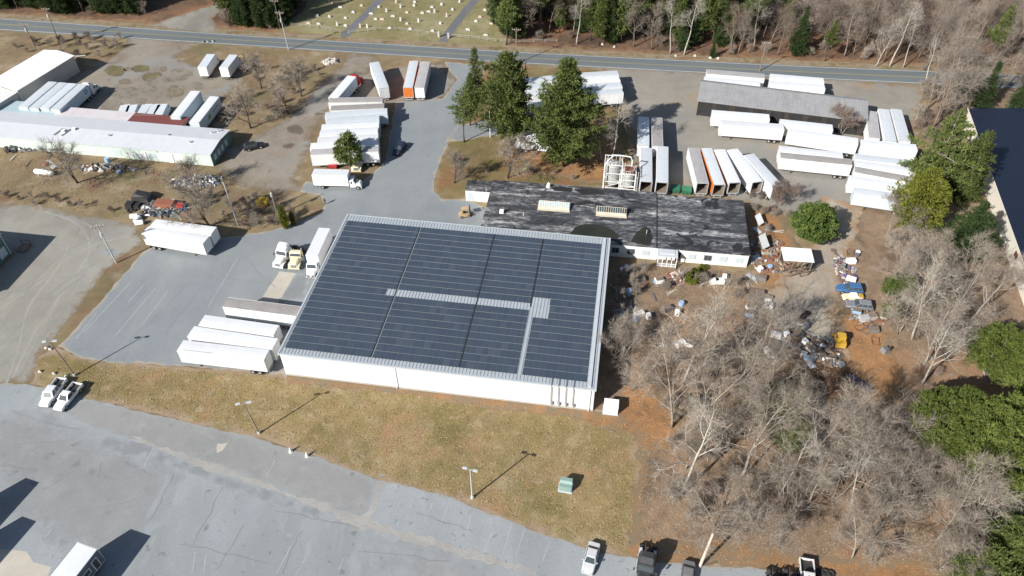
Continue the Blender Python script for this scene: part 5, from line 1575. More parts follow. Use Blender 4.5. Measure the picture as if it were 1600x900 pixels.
# far driveway group
z4 = Z(470, 90, 4.286)
g = 'trailers standing apart near the driveway mouth'
tr_, LL_, rz_ = T(z4(215, 270), z4(340, 125), 'white trailer coupled to the red tractor unit', side='b', group=g, tractor=True, L=11.8)
T(z4(557, 203), z4(490, 30), 'white trailer standing alone and askew between red truck and orange trailer', roof='p', group=g)
T(z4(717, 199), z4(757, 22), 'trailer with bright orange rear doors and red side', roof='p', side='r', group=g, extra=lambda t, L, h, hw: MB().box(.1, L - .1, -hw - .02, -hw + .01, 1.3, h - .15).build('side_panel', m_tred, t))
T(z4(793, 200), z4(834, 25), 'grey roofed white trailer right beside the orange one', roof='g', group=g)
g = 'tight row of white trailers left of the driveway'
for a, b_, lab, rf, sd in (((548, 280), (188, 285), 'dull grey roofed trailer at the far end of the tight row', 'd', 'o'),
                           ((556, 322), (198, 338), 'trailer with grey roof and white rims, second from the far end of the tight row', 'd', 'w'),
                           ((578, 356), (160, 386), 'white trailer that sticks out furthest right from the tight row', 'p', 'b'),
                           ((525, 402), (170, 424), 'white trailer next in front of the one sticking out of the tight row', 'p', 'b'),
                           ((524, 446), (138, 466), 'white trailer in the middle of the tight row', 'w', 'b'),
                           ((516, 488), (125, 509), 'white trailer fourth from the near end of the tight row', 'w', 'w'),
                           ((518, 527), (110, 552), 'white trailer third from the near end of the tight row, behind the small pine', 'w', 'w'),
                           ((518, 566), (62, 592), 'white roofed trailer next to the near end of the tight row', 'w', 'w'),
                           ((520, 609), (66, 633), 'nearest trailer of the tight row, grey strip along its roof', 'g', 'w')):
    T(z4(*a), z4(*b_), lab, roof=rf, side=sd, group=g)
# behind the pines
z3 = Z(800, 0, 4)
g = 'white trailers half hidden behind the big pines'
for a, b_, lab, rf in (((662, 455), (395, 470), 'farthest trailer of the row right of the big pines near the road', 'p'),
                       ((672, 492), (405, 508), 'second trailer from the road right of the big pines', 'w'),
                       ((684, 528), (415, 546), 'third trailer from the road right of the big pines', 'p'),
                       ((690, 566), (425, 588), 'nearest trailer of the row right of the big pines', 'p'),
                       ((50, 506), (322, 478), 'far trailer seen between the two big pines', 'p'),
                       ((60, 546), (330, 520), 'second trailer seen between the two big pines', 'p'),
                       ((62, 588), (335, 560), 'third trailer seen between the two big pines', 'p'),
                       ((40, 668), (262, 640), 'short end of a white trailer showing behind the left big pine', 'w'),
                       ((20, 838), (300, 872), 'low white trailer showing under the branches of the big pines', 'w')):
    T(z3(*a), z3(*b_), lab, roof=rf, group=g)
# by the silos, open at the back
z6 = Z(980, 170, 6)
g = 'trailers with open rear ends behind the factory'
T(z6(155, 345), z6(155, 88), 'narrow white trailer far left behind the open pair near the silos', roof='p', group=g, L=12.8)
T(z6(285, 350), z6(278, 88), 'brown grey roofed trailer behind the open pair near the silos', roof='d', group=g, L=12.8)
T(z6(180, 680), z6(180, 363), 'left of two open ended trailers right beside the silos', roof='p', open_=True, group=g)
T(z6(329, 688), z6(333, 350), 'right of two open ended trailers beside the silos, next to green bins', roof='p', open_=True, group=g)
T(z6(710, 695), z6(622, 362), 'grey roofed open trailer with white left side at the left of the slanting row', roof='g', open_=True, group=g)
T(z6(867, 710), z6(745, 368), 'open trailer with bright orange side in the slanting row', roof='p', side='r', open_=True, group=g)
T(z6(1012, 690), z6(865, 380), 'white open trailer right of the orange sided one', roof='w', open_=True, group=g)
T(z6(1225, 683), z6(987, 378), 'white open trailer fourth in the slanting row', roof='w', open_=True, group=g)
T(z6(1417, 735), z6(1137, 427), 'last open trailer of the slanting row behind bare twigs', roof='p', open_=True, group=g)
# round the barn
zb = Z(1080, 100, 4.0917)
g = 'white trailers round the timber barn'
for a, b_, lab, rf, sd in (((468, 78), (98, 48), 'far left trailer between the barn and the road, grey along its roof', 'g', 'w'),
                           ((440, 124), (84, 96), 'trailer close against the back of the barn at its left end', 'w', 'w'),
                           ((848, 104), (506, 76), 'white trailer between barn and road, right of the pole shadow', 'w', 'w'),
                           ((854, 146), (500, 120), 'white trailer close behind the middle of the barn', 'w', 'w'),
                           ((500, 338), (134, 310), 'white trailer parked closest to the front wall of the barn on the left', 'w', 'w'),
                           ((592, 402), (184, 372), 'long white trailer with tandem wheels in front of the barn on the left', 'w', 'w'),
                           ((905, 405), (566, 368), 'white trailer in front of the barn with rusty scraps on its roof', 'w', 'o'),
                           ((1068, 492), (620, 425), 'white trailer in front of the barn with leaning boards at its side', 'w', 'w'),
                           ((1172, 472), (1152, 300), 'grey roofed trailer at the right end of the barn, left of its white twins', 'g', 'w'),
                           ((1278, 492), (1230, 288), 'white trailer in the middle of three at the right end of the barn', 'p', 'w'),
                           ((1368, 492), (1310, 288), 'rightmost of three white trailers at the right end of the barn', 'p', 'w'),
                           ((1442, 532), (1090, 500), 'white trailer lying across in front of the three beside the barn', 'w', 'w'),
                           ((970, 585), (562, 540), 'white trailer behind the one with the dull grey roof strip', 'w', 'w'),
                           ((1025, 628), (570, 582), 'long trailer with dull grey roof strip facing the dirt yard', 'd', 'w'),
                           ((1420, 634), (1046, 590), 'farthest of the stacked trailers left of the tall pines', 'p', 'w'),
                           ((1430, 686), (1048, 632), 'second of the stacked trailers left of the tall pines', 'w', 'w'),
                           ((1460, 748), (1044, 672), 'stacked trailer with a dark grey roof left of the tall pines', 'd', 'w'),
                           ((1420, 794), (1010, 730), 'stacked trailer whose white nose sticks out left by the tall pines', 'w', 'w'),
                           ((1420, 862), (1040, 806), 'nearest of the stacked trailers, dull zinc grey, by the yellow green pine', 'p', 'b')):
    T(zb(*a), zb(*b_), lab, roof=rf, side=sd, group=g)
for (a, b_) in (((1046, 300), (1079, 300)),): pass
# upper left yard
zl = Z(0, 60, 4.5)
g = 'white trailers beside the storage hall'


def ring_logo(t, L, h, hw):
    n = 20; m = MB()
    for i in range(n):
        a0, a1 = 6.2832 * i / n, 6.2832 * (i + 1) / n
        f_ = lambda a, r: (L - 1.6 + math.cos(a) * r, -hw - .012, 2.75 + math.sin(a) * r)
        m.quad(f_(a0, .62), f_(a1, .62), f_(a1, .4), f_(a0, .4))
    m.build('ring_emblem', paint('emblem_blue', (0.03, 0.10, 0.28), .5), t)


def leaf_logo(t, L, h, hw):
    m = MB(); c = L * .42; y = -hw - .012
    m.quad((c - .9, y, 2.2), (c + .3, y, 1.9), (c + 1.1, y, 2.9), (c - .2, y, 3.2)); m.build('green_emblem', paint('emblem_green', (0.16, 0.32, 0.05), .5), t)
    m = MB()
    for q in range(5): m.quad((c + 2.0 + q * .8, y, 2.5), (c + 2.5 + q * .8, y, 2.5), (c + 2.5 + q * .8, y, 2.9), (c + 2.0 + q * .8, y, 2.9))
    m.build('side_lettering', m_steel, t)


T(zl(160, 482), zl(372, 304), 'white trailer closest to the storage hall wall', roof='p', side='b', group=g)
T(zl(236, 490), zl(445, 310), 'second white trailer from the storage hall', roof='p', side='b', group=g)
T(zl(310, 490), zl(512, 315), 'third white trailer from the storage hall', roof='p', side='b', group=g)
v4, L4, rz4 = T(zl(385, 500), zl(582, 321), 'white trailer with a blue ring emblem coupled to a white tractor', roof='p', side='b', group=g, tractor=True, extra=ring_logo)
z2 = Z(160, 120, 5.627)
g = 'white trailers behind the maroon lean-to roof'
T(z2(640, 350), z2(820, 123), 'plain white trailer just behind the maroon lean-to roof', roof='w', side='b', group=g)
T(z2(805, 400), z2(985, 173), 'white trailer with green leaf emblem at the end of the depot', roof='w', side='b', group=g, extra=leaf_logo)
# white site trailer in the near left corner
zc = Z(0, 675, 4)


def site_windows(t, L, h, hw):
    for x, s, z0, z1 in ((2.9, .6, 2.0, 3.0), (1.25, .5, 1.2, 3.3)):
        MB().box(x - s, x + s, hw - .02, hw + .05, z0, z1).build('window_frame' if x > 2 else 'door_frame', m_white, t)
        MB().box(x - s + .1, x + s - .1, hw + .04, hw + .07, z0 + .1, z1 - .1).build('pane' if x > 2 else 'door', m_glass if x > 2 else m_chassis, t)


m_shadedside = paint('shaded_white_siding', (0.10, 0.115, 0.15), .5, 0, .1)  # white siding with its shade put into the colour
SIDES['n'] = m_shadedside
ta, tb = G(136, 852.5, 4.05), G(100, 898, 4.05)
T(ta, tb, 'white roofed site trailer with framed window in its shade-coloured side, near left corner', side='n', group=None, L=13.5, ribs=False, w=3.5, extra=site_windows, name='site_trailer')
dv = (tb - ta).normalized()
off = Vector((4.6, 4.1, 0)) * (4.05 / 4)
for k, (pa, lab, w_) in enumerate((((51, 750.5), 'white trailer just outside the left edge, casting the upper long shadow', 2.6), ((46, 811), 'white trailer just outside the left edge, casting the lower short shadow', 2.6))):
    q = G(*pa) - off; q.z = 4.05
    T(q, q + dv * 14, lab, group=None, L=13.5 if k == 0 else 8.0, w=w_)
# ================================================================== TRUCKS AND CARS
def aim(a, b):
    p, q = G(*a), G(*b)
    return p, math.atan2(q.y - p.y, q.x - p.x)


m_redcab = paint('red_truck_paint', (0.42, 0.012, 0.016), .3, 0, .08)
m_creamcab = paint('cream_truck_paint', (0.66, 0.58, 0.40), .45, 0, .2)
m_blackcab = paint('black_truck_paint', (0.03, 0.031, 0.034), .35, 0, .15)
m_silver = paint('silver_fairing', (0.50, 0.53, 0.58), .35, .2, .1)


def ahead(A, B, LL, zr=4.05):
    a, b = G(*A, zr), G(*B, zr); d = (b - a); d.z = 0; d.normalize()
    p = a + d * (LL - 0.9); p.z = 0
    return p, math.atan2(d.y, d.x)


p, r = ahead(z4(215, 270), z4(340, 125), LL_)
tractor('tractor_truck', 'bright red tractor unit coupled to a white trailer near the road', m_redcab, p, r, True)
p, r = ahead(zl(385, 500), zl(582, 321), L4)
tractor('tractor_truck', 'white tractor unit coupled to the ring emblem trailer by the storage hall', m_tw, p, r, True)
p, r = aim((455, 393), (434, 422))
tractor('tractor_truck', 'white tractor unit without a trailer, facing the lot near the warehouse', m_tw, p, r, True)
p, r = aim((470, 398), (459, 425))
tractor('yard_tractor', 'cream day cab yard tractor between the white tractor and the box truck', m_creamcab, p, r, False)
p, r = aim((562, 252), (556, 274))
tractor('yard_tractor', 'cream cab truck half hidden between the tight trailer row and the box truck', m_creamcab, p, r, False)
p, r = aim((1011, 866), (1004, 912))
tk = tractor('tractor_truck', 'black tractor unit with silver side fairings at the bottom edge', m_blackcab, p, r, True)
for s in (-1, 1): MB().loft([[(x, s * .8, .5), (x, s * 1.22, .5), (x, s * 1.22, 1.25), (x, s * .8, 1.35)] for x in (-.1, 3.4)]).build('side_fairing', m_silver, tk)
p, r = aim((1209, 905), (1204, 950))
tractor('tractor_truck', 'white tractor unit at the bottom edge among the orange leaves', m_tw, p, r, False)
p, r = aim((1236, 905), (1234, 950))
tractor('tractor_truck', 'cream tractor unit at the bottom edge among the orange leaves', m_creamcab, p, r, False)
p = G(507.2, 356.3, 3.9); q = G(486.5, 400, 3.9)
box_truck('box_truck', 'tall white box truck parked along the west wall of the warehouse', (p.x, p.y, 0), math.atan2(q.y - p.y, q.x - p.x), 8.6, 3.9, cabm=m_tw, roof='w')
p = G(488.7, 268.5, 3.9); q = G(536, 269.7, 3.9)
box_truck('box_truck', 'white box truck in front of the tight row of trailers', (p.x, p.y, 0), math.atan2(q.y - p.y, q.x - p.x), 8.0, 3.9)
for (a, b_, lab) in (((315.5, 105), (331, 82.5), 'left of two white box trucks near the road at the upper left'), ((349, 106), (366, 84), 'right of two white box trucks near the road at the upper left')):
    p = G(*a, 3.8); q = G(*b_, 3.8)
    box_truck('box_truck', lab, (p.x, p.y, 0), math.atan2(q.y - p.y, q.x - p.x), 7.6, 3.8, body='o', roof='p')
for i, (a, b_) in enumerate((((165, 348), (205, 240)), ((225, 350), (270, 240)), ((330, 345), (395, 240)), ((405, 345), (470, 250)), ((480, 345), (520, 262)))):
    p = G(*z2(*a), 3.0); q = G(*z2(*b_), 3.0)
    box_truck('box_truck', ['white box truck leftmost behind the pinkish lean-to roof', 'white box truck second from left behind the pinkish lean-to roof', 'white box truck in the middle behind the lean-to roofs', 'white box truck left of the tall white trailer behind the maroon roof, second one', 'white box truck next to the tall trailer behind the maroon lean-to roof'][i], (p.x, p.y, 0), math.atan2(q.y - p.y, q.x - p.x), 5.6, 3.0, roof='p', body='b')

p, r = aim((85.5, 617), (70, 639)); r = aim((100, 595), (70, 638))[1]
car('pickup_truck', 'white crew cab pickup parked on the left of the pair on the lot edge', 'pickup', p, r, (0.72, 0.74, 0.78), 'crew')
p = G(109, 624); r = aim((127, 603), (93, 645))[1]
car('pickup_truck', 'white regular cab pickup with open dark bed, right of the pair', 'pickup', p, r, (0.78, 0.78, 0.77), 'pickup')
p = G(923, 875); r = aim((929.5, 849), (916, 899))[1]
car('sedan', 'silver grey sedan parked at the bottom edge of the lot', 'car', p, r, (0.55, 0.56, 0.56), 'sedan')
p = G(1073, 905); r = aim((1076, 882), (1070, 930))[1]
car('sedan', 'dark grey car parked beside the leaning utility pole', 'car', p, r, (0.16, 0.16, 0.17), 'sedan')
p = G(624.5, 236); r = aim((631, 228), (619, 243))[1]
car('sports_utility', 'dark blue car driving beside the tight trailer row', 'car', p, r, (0.02, 0.03, 0.06), 'suv')
p = G(1326, 455); r = aim((1345, 456), (1306, 453))[1]
car('sports_utility', 'scrapped bright blue car on the dirt track', 'car', p, r, (0.045, 0.15, 0.34), 'suv', wreck=True)
p = G(1341, 481); r = aim((1360, 484), (1318, 479))[1]
car('sports_utility', 'scrapped grey car with dusty paint next to the blue one', 'car', p, r, (0.22, 0.23, 0.25), 'suv', wreck=True)
p = G(1260, 908); r = aim((1258, 900), (1262, 950))[1]
car('pickup_truck', 'white pickup cut off by the bottom edge among leaves', 'pickup', p, r, (0.7, 0.7, 0.68), 'pickup')
p = G(398, 232); r = aim((392, 233), (405, 230))[1]
car('sports_utility', 'black car parked in the shade beyond the end of the depot', 'car', p, r, (0.02, 0.02, 0.022), 'suv')


def forklift(p, rz, label, col):
    t = thing('forklift', label, 'forklift', p, rz)
    m = paint('forklift_paint', col, .5, 0, .35)
    MB().loft([[(-1.3, -.55, .35), (-1.3, .55, .35), (-1.25, .5, 1.15), (-1.25, -.5, 1.15)], [(-.3, -.6, .3), (-.3, .6, .3), (-.3, .58, 1.1), (-.3, -.58, 1.1)], [(.9, -.58, .3), (.9, .58, .3), (.9, .58, .75), (.9, -.58, .75)]]).build('body', m, t)
    g = MB()
    for x in (-.75, .8):
        for y in (-.5, .5): g.bar((x, y, .8), (x * .8, y, 2.15), .08)
    g.box(-.7, .75, -.55, .55, 2.15, 2.22); g.build('overhead_guard', m, t)
    MB().box(-.45, .1, -.3, .3, 1.1, 1.25).box(-.5, -.4, -.3, .3, 1.25, 1.7).build('seat', m_black, t)
    k = MB()
    for y in (-.35, .35): k.box(1.0, 1.12, y - .06, y + .06, .1, 2.7)
    k.box(1.0, 1.12, -.29, .29, 2.5, 2.6).build('mast', m_chassis, t)
    MB().box(1.14, 2.2, -.35, -.2, .1, .16).box(1.14, 2.2, .2, .35, .1, .16).build('fork', m_chassis, t)
    for x in (-.9, .7):
        for s in (-1, 1): link('wheel', wheel_mesh(.33, .25), t, (x, s * .55, .33))


p, r = aim((722, 338), (733, 336))
forklift(G(727, 338), r, 'tan forklift with raised mast beside the factory corner', (0.52, 0.36, 0.20))
forklift(G(378, 100), 1.0, 'small yellow forklift right of the white box trucks near the road', (0.55, 0.36, 0.05))

# ================================================================== POLES
def light_pole(px, py, h, label, lean=(0, 0), heads=2, mat=None, rz=0, arm=.9):
    t = thing('light_pole', label, 'light pole', G(px, py), rz, 'light poles round the lots')
    tip = Vector((lean[0], lean[1], h))
    MB().tube([(0, 0, -.1), tip * .5, tip], [.14, .115, .08], 10).build('pole', mat or m_galv, t)
    MB().cyl((0, 0, -.05), (0, 0, .5), .26, .24, 12).build('footing', m_trim, t)
    for k in range(heads):
        s = 1 if k == 0 else -1
        m = MB(); m.bar(tip + Vector((0, 0, -.15)), tip + Vector((s * arm, 0, .05)), .07)
        m.build('arm', m_galv, t)
        MB().loft([[tip + Vector((s * arm, -.17, -.02)), tip + Vector((s * arm, .17, -.02)), tip + Vector((s * arm, .15, .16)), tip + Vector((s * arm, -.15, .16))], [tip + Vector((s * (arm + .7), -.2, -.04)), tip + Vector((s * (arm + .7), .2, -.04)), tip + Vector((s * (arm + .7), .16, .1)), tip + Vector((s * (arm + .7), -.16, .1))]]).build('lamp_head', m_trim, t)


light_pole(405, 677, 8.1, 'brown twin headed light pole on the lawn left of centre', lean=(-.55, -.1), mat=m_polewood, rz=.2, arm=.5)
light_pole(738, 778, 7.6, 'pale twin headed light pole on the lawn edge in the middle', lean=(0, 0), rz=-.3, arm=.45)
light_pole(117, 587, 8.4, 'dark leaning light pole beside the parked white pickups', lean=(-1.0, .5), mat=m_polewood, rz=.1, arm=.5)


def utility_pole(px, py, h, label, lean=(0, 0), arm=True, can=True, second=None, rz=0.0, mat=None, r=.15):
    t = thing('utility_pole', label, 'utility pole', G(px, py), rz, 'wooden utility poles')
    tip = Vector((lean[0], lean[1], h))
    MB().tube([(0, 0, -.1), tip * .5, tip], [r * 1.1, r * .95, r * .75], 10).build('pole', mat or m_polewood, t)
    if arm:
        c = tip * .95
        m = MB().box(c.x - 1.2, c.x + 1.2, c.y - .16, c.y - .04, c.z - .06, c.z + .08)
        m.bar((c.x - .8, c.y - .1, c.z), (c.x, c.y - .1, c.z - .7), .05).bar((c.x + .8, c.y - .1, c.z), (c.x, c.y - .1, c.z - .7), .05)
        m.build('crossarm', m_wood, t)
        i = MB()
        for x in (-1.1, -.5, .5, 1.1): i.cyl((c.x + x, c.y - .1, c.z + .08), (c.x + x, c.y - .1, c.z + .3), .06, .05, 8)
        i.build('insulator', m_white, t)
    if can:
        c = tip * .78
        MB().cyl((c.x + .1, c.y - .42, c.z - .45), (c.x + .1, c.y - .42, c.z + .45), .27, n=12).cyl((c.x + .1, c.y - .42, c.z + .45), (c.x + .1, c.y - .42, c.z + .62), .08, n=6).box(c.x + .04, c.x + .16, c.y - .2, c.y - .1, c.z - .2, c.z + .2).build('transformer', m_galv, t)
    if second:
        MB().tube([(second[0], second[1], -.1), (second[0] * .6 + lean[0] * .4, second[1] * .6, h * .55), (lean[0] * .9, lean[1] * .9, h * .9)], .035, 6).build('guy_wire', m_steel, t)
    return t


utility_pole(451, 78, 11.6, 'tall pale utility pole with transformer on the verge above the bare trees', lean=(-.35, 0), rz=-.13, second=(1.2, .4), mat=m_galv)
utility_pole(807, 100, 10.6, 'utility pole with white crossarm beside the road above the big pines', can=False, rz=-.13)
utility_pole(93, 68, 11, 'utility pole with transformers behind the storage hall, taller of the two', lean=(.4, 0), second=(2.4, .3), rz=-.1)
utility_pole(57, 79, 8.2, 'shorter utility pole touching the storage hall roof at the upper left', lean=(-.3, .2), rz=-.1)
utility_pole(1187, 111, 8.5, 'utility pole at the roadside behind the barn trailers', can=False, rz=-.1)
utility_pole(182, 411, 9.9, 'grey utility pole with transformer between gravel yard and west lot', lean=(-.3, .1), rz=.3, mat=m_galv)
utility_pole(372, 352, 11.1, 'bare grey pole without fittings in the brush behind the white trailer pair', lean=(-.2, 0), arm=False, can=False, mat=m_galv)
utility_pole(434, 337, 7.6, 'dark short utility pole beside the yellow green shrub', lean=(-.1, 0), arm=False, mat=m_polewood)
utility_pole(1093, 886, 8.6, 'pale leaning pole among orange leaves at the bottom edge', lean=(.45, .3), arm=False, can=False, mat=paint('bleached_pole', (0.55, 0.44, 0.37), .8), r=.2)
utility_pole(766, 215, 7.5, 'thin white pole standing in front of the left big pine', arm=False, can=False, mat=m_white, r=.09)
utility_pole(438, 45, 9.0, 'thin grey utility pole at the forest edge across the road', can=False, rz=-.1, r=.1)

# ================================================================== CEMETERY
m_granite = paint('grey_granite', (0.48, 0.47, 0.45), .6, 0, .3, (0.3, 0.28, 0.26))
m_pink = paint('pink_granite', (0.52, 0.40, 0.36), .6, 0, .3, (0.3, 0.24, 0.2))


def stone_mesh(k):
    def f():
        m = MB(); w = (.55, .42, .75, .3)[k]; h = (.85, 1.05, .7, 1.6)[k]
        n = 8
        top = [(-w, .0), (w, .0)] + [(w * math.cos(a), h - .18 + .18 * math.sin(a) * (1.6 if k == 1 else 1)) for a in [math.pi * i / n for i in range(n + 1)]]
        poly = [(-w, .2), (w, .2)] + [(w * math.cos(math.pi * i / n), h - .2 + .2 * math.sin(math.pi * i / n)) for i in range(n + 1)]
        v0 = len(m.v)
        m.loft([[(x, -.12, z) for x, z in poly], [(x, .12, z) for x, z in poly]])
        m.box(-w - .18, w + .18, -.28, .28, -.05, .21)
        return m.mesh('gravestone', [m_granite])
    return cached(('stone', k), f)


rng = random.Random(11)
zg = Z(400, 0, 5); zg3 = Z(720, 0, 4)
pts = [zg(*q) for q in ((410, 185), (490, 190), (635, 200), (870, 215), (815, 213), (1045, 224), (1205, 231), (935, 154), (985, 154), (1130, 163), (1270, 172), (1020, 92), (1180, 102), (1300, 106), (1350, 94), (1395, 98), (1490, 130), (1440, 188), (1380, 245), (1235, 48), (1095, 22), (1375, 60), (1535, 80), (1590, 18), (825, 48), (760, 100), (575, 135), (480, 128), (600, 28), (700, 145), (660, 60), (1130, 60), (960, 60), (1450, 40), (1070, 130), (1240, 20), (1180, 190), (900, 110), (700, 205))] + [zg3(*q) for q in ((150, 66), (120, 110), (95, 136), (45, 188), (155, 222), (190, 150))]
for i, q in enumerate(pts):
    o = link('gravestone', stone_mesh(rng.choice((0, 0, 1, 2, 3))), None, G(*q), mats=[m_granite if i % 4 else m_pink])
    o.scale = (.8, .8, .75); o.rotation_euler.z = -.25 + rng.uniform(-.12, .12)
    if i % 4: tag(o, 'small grey gravestone on the cemetery grass across the road', 'gravestone', 'grey gravestones of the cemetery')
    else: tag(o, 'small pinkish granite gravestone on the cemetery grass across the road', 'gravestone', 'pink gravestones of the cemetery')


def rail_fence(name, pts, label, step=2.6, h=1.1, mat=None):
    P = [G(*q) for q in pts]
    t = thing(name, label, 'fence', P[0])
    rails = MB(); posts = MB()
    for a, b in zip(P, P[1:]):
        d = b - a; n = max(1, int(d.length / step))
        for i in range(n + 1):
            q = a + d * (i / n) - P[0]; posts.box(q.x - .045, q.x + .045, q.y - .045, q.y + .045, -.1, h)
        for z in (h * .5, h * .92): rails.bar(a - P[0] + Vector((0, 0, z)), b - P[0] + Vector((0, 0, z)), .035, .055)
    rails.build('rail', mat or m_wood, t); posts.build('post', mat or m_wood, t)


m_palewood = paint('pale_fence_wood', (0.42, 0.40, 0.36), .8, 0, .4)
rail_fence('rail_fence', [(545, 53), (590, 48), (622, 48), (684, 56)], 'low pale rail fence along the middle of the cemetery front', mat=m_palewood)
rail_fence('rail_fence', [(702, 58), (735, 61), (775, 66)], 'low pale rail fence at the right part of the cemetery front', mat=m_palewood)
rail_fence('rail_fence', [(455, 41), (500, 45), (532, 52)], 'low rail fence at the shaded left part of the cemetery front', mat=m_palewood)
rail_fence('rail_fence', [(782, 66), (815, 68), (870, 66)], 'low rail fence at the forest edge right of the cemetery', mat=m_palewood)
for q, lab in (((685.6, 58), 'left white gate post of the cemetery entrance'), ((700.6, 60), 'right white gate post of the cemetery entrance')):
    o = tag(MB().box(-.22, .22, -.22, .22, -.1, 1.5).box(-.28, .28, -.28, .28, 1.5, 1.65).build('gate_post', m_granite), lab, 'gate post'); o.location = G(*q)

# ================================================================== YARD EQUIPMENT
def tank(px, py, L, r, rz, label, mat):
    t = thing('propane_tank', label, 'tank', G(px, py), rz)
    MB().tube([(-L / 2, 0, r + .3), (-L / 2 + .12 * r, 0, r + .3), (-L / 2 + r * .7, 0, r + .3), (L / 2 - r * .7, 0, r + .3), (L / 2 - .12 * r, 0, r + .3), (L / 2, 0, r + .3)], [r * .2, r * .55, r, r, r * .55, r * .2], 16).build('tank', mat, t, smooth=True)
    MB().box(-L * .3, -L * .3 + .2, -r * .8, r * .8, 0, .45).box(L * .3 - .2, L * .3, -r * .8, r * .8, 0, .45).build('cradle', m_trim, t)
    MB().cyl((0, 0, 2 * r + .28), (0, 0, 2 * r + .5), .2, n=10).build('valve_cover', mat, t)


tank(71, 274, 5.0, .6, R(-12), 'long white propane tank lying on the weedy slope', m_white)


def dumpster(px, py, rz, label, col, L=2.0, group=None, lid=True):
    t = thing('dumpster', label, 'dumpster', G(px, py), rz, group)
    m = paint('dumpster_paint_%d' % len(bpy.data.materials), col, .6, 0, .3)
    b = MB().loft([[(-L / 2, -.65, .15), (L / 2, -.65, .15), (L / 2, .65, .15), (-L / 2, .65, .15)], [(-L / 2, -.85, 1.15), (L / 2, -.85, 1.15), (L / 2, .85, 1.4), (-L / 2, .85, 1.4)]])
    for x in (-L / 2 + .2, 0, L / 2 - .2): b.box(x - .05, x + .05, -.86, -.76, .3, 1.1)
    b.build('container', m, t)
    if lid: MB().loft([[(-L / 2 - .04, -.9, 1.16), (L / 2 + .04, -.9, 1.16), (L / 2 + .04, .88, 1.41), (-L / 2 - .04, .88, 1.41)], [(-L / 2 - .04, -.9, 1.21), (L / 2 + .04, -.9, 1.21), (L / 2 + .04, .88, 1.47), (-L / 2 - .04, .88, 1.47)]]).build('lid', m, t)
    k = MB()
    for x in (-L / 2 + .25, L / 2 - .25): k.cyl((x, -.5, .1), (x, -.4, .1), .1, n=8).cyl((x, .4, .1), (x, .5, .1), .1, n=8)
    k.build('caster', m_black, t)


dumpster(1054, 300, fa, 'dark green dumpster left of its twin behind the factory', (0.02, 0.13, 0.07))
dumpster(1072, 302, fa, 'dark green dumpster with pale lid end by the slanting trailers', (0.025, 0.15, 0.08))
dumpster(521, 262, 0, 'red container squeezed between trailer row and box truck', (0.40, 0.03, 0.03))
dumpster(411, 319, R(-8), 'small yellow skip in the brush beside the dark pole', (0.52, 0.34, 0.03), L=2.6, lid=False)


def white_cone(px, py, lab):
    t = tag(MB().cyl((0, 0, 0), (0, 0, .08), .42, n=4).cyl((0, 0, .08), (0, 0, 1.1), .30, .06, 12).build('marker_cone', m_white), lab, 'cone'); t.location = G(px, py)


white_cone(454.5, 706, 'left white marker cone on the lawn edge'); white_cone(480, 713, 'right white marker cone on the lawn edge')


def rock(px, py, s, label, seed, mat=None, group=None):
    rng = random.Random(seed); m = MB(); rings = []
    for i in range(5):
        z = s * (-.1 + .8 * i / 4); w = s * (.5, .62, .58, .4, .14)[i]
        rings.append([(w * math.cos(a) * rng.uniform(.8, 1.2), w * .8 * math.sin(a) * rng.uniform(.8, 1.2), z) for a in [6.283 * j / 9 for j in range(9)]])
    o = tag(m.loft(rings).build('boulder', mat or m_granite), label, 'boulder', group); o.location = G(px, py); o.rotation_euler.z = rng.uniform(0, 6)


m_palerock = paint('pale_rock', (0.46, 0.43, 0.39), .8, 0, .3)
for i, (x, y) in enumerate(((63, 581), (85, 584), (104, 588), (73, 544), (79, 546))): rock(x, y, .6, ['white boulder farthest left by the gravel corner', 'white boulder in the middle by the gravel corner', 'white boulder just behind the pickups', 'left small white boulder at the tip of the weed strip', 'right small white boulder at the tip of the weed strip'][i], i, m_palerock)
for i, (x, y) in enumerate(((1056, 88), (1086, 88), (1110, 91), (1122, 92), (941, 70), (960, 74))): rock(x, y, .8, 'rounded grey boulder at the leafy forest edge across the road', 20 + i, m_palerock, 'boulders at the forest edge')
for i, (x, y) in enumerate(((371, 175), (363, 181), (359, 185), (355, 194))): rock(x, y, .8, 'white boulder in a line at the end of the depot yard', 30 + i, m_palerock, 'white boulders in a line')
for i, (x, y) in enumerate(((318, 66), (333, 65), (325, 66))): rock(x, y, .8, 'dark rock at the mouth of the dirt yard by the road', 36 + i, m_steel, 'dark rocks at the yard mouth')


m_rust0 = paint('dull_rust', (0.20, 0.08, 0.05), .85, 0, .5)


def rubble(name, label, px, py, rx, ry, n, s, mats, seed, hmax=1.0):
    rng = random.Random(seed); m = MB()
    for i in range(n):
        a = rng.uniform(0, 6.283); r = math.sqrt(rng.random())
        c = Vector((rx * r * math.cos(a), ry * r * math.sin(a), hmax * (1 - r) * rng.uniform(.2, 1)))
        k = s * rng.uniform(.4, 1.3)
        ax = Vector((rng.gauss(0, 1), rng.gauss(0, 1), rng.gauss(0, .5))).normalized(); ay = perp(ax, rng); az = ax.cross(ay)
        m.obox(c, ax * k * .5, ay * k * rng.uniform(.25, .5), az * k * rng.uniform(.15, .4), rng.randrange(len(mats)))
    o = tag(m.build(name, mats), label, 'rubble', kind='stuff'); o.location = G(px, py)
    return o


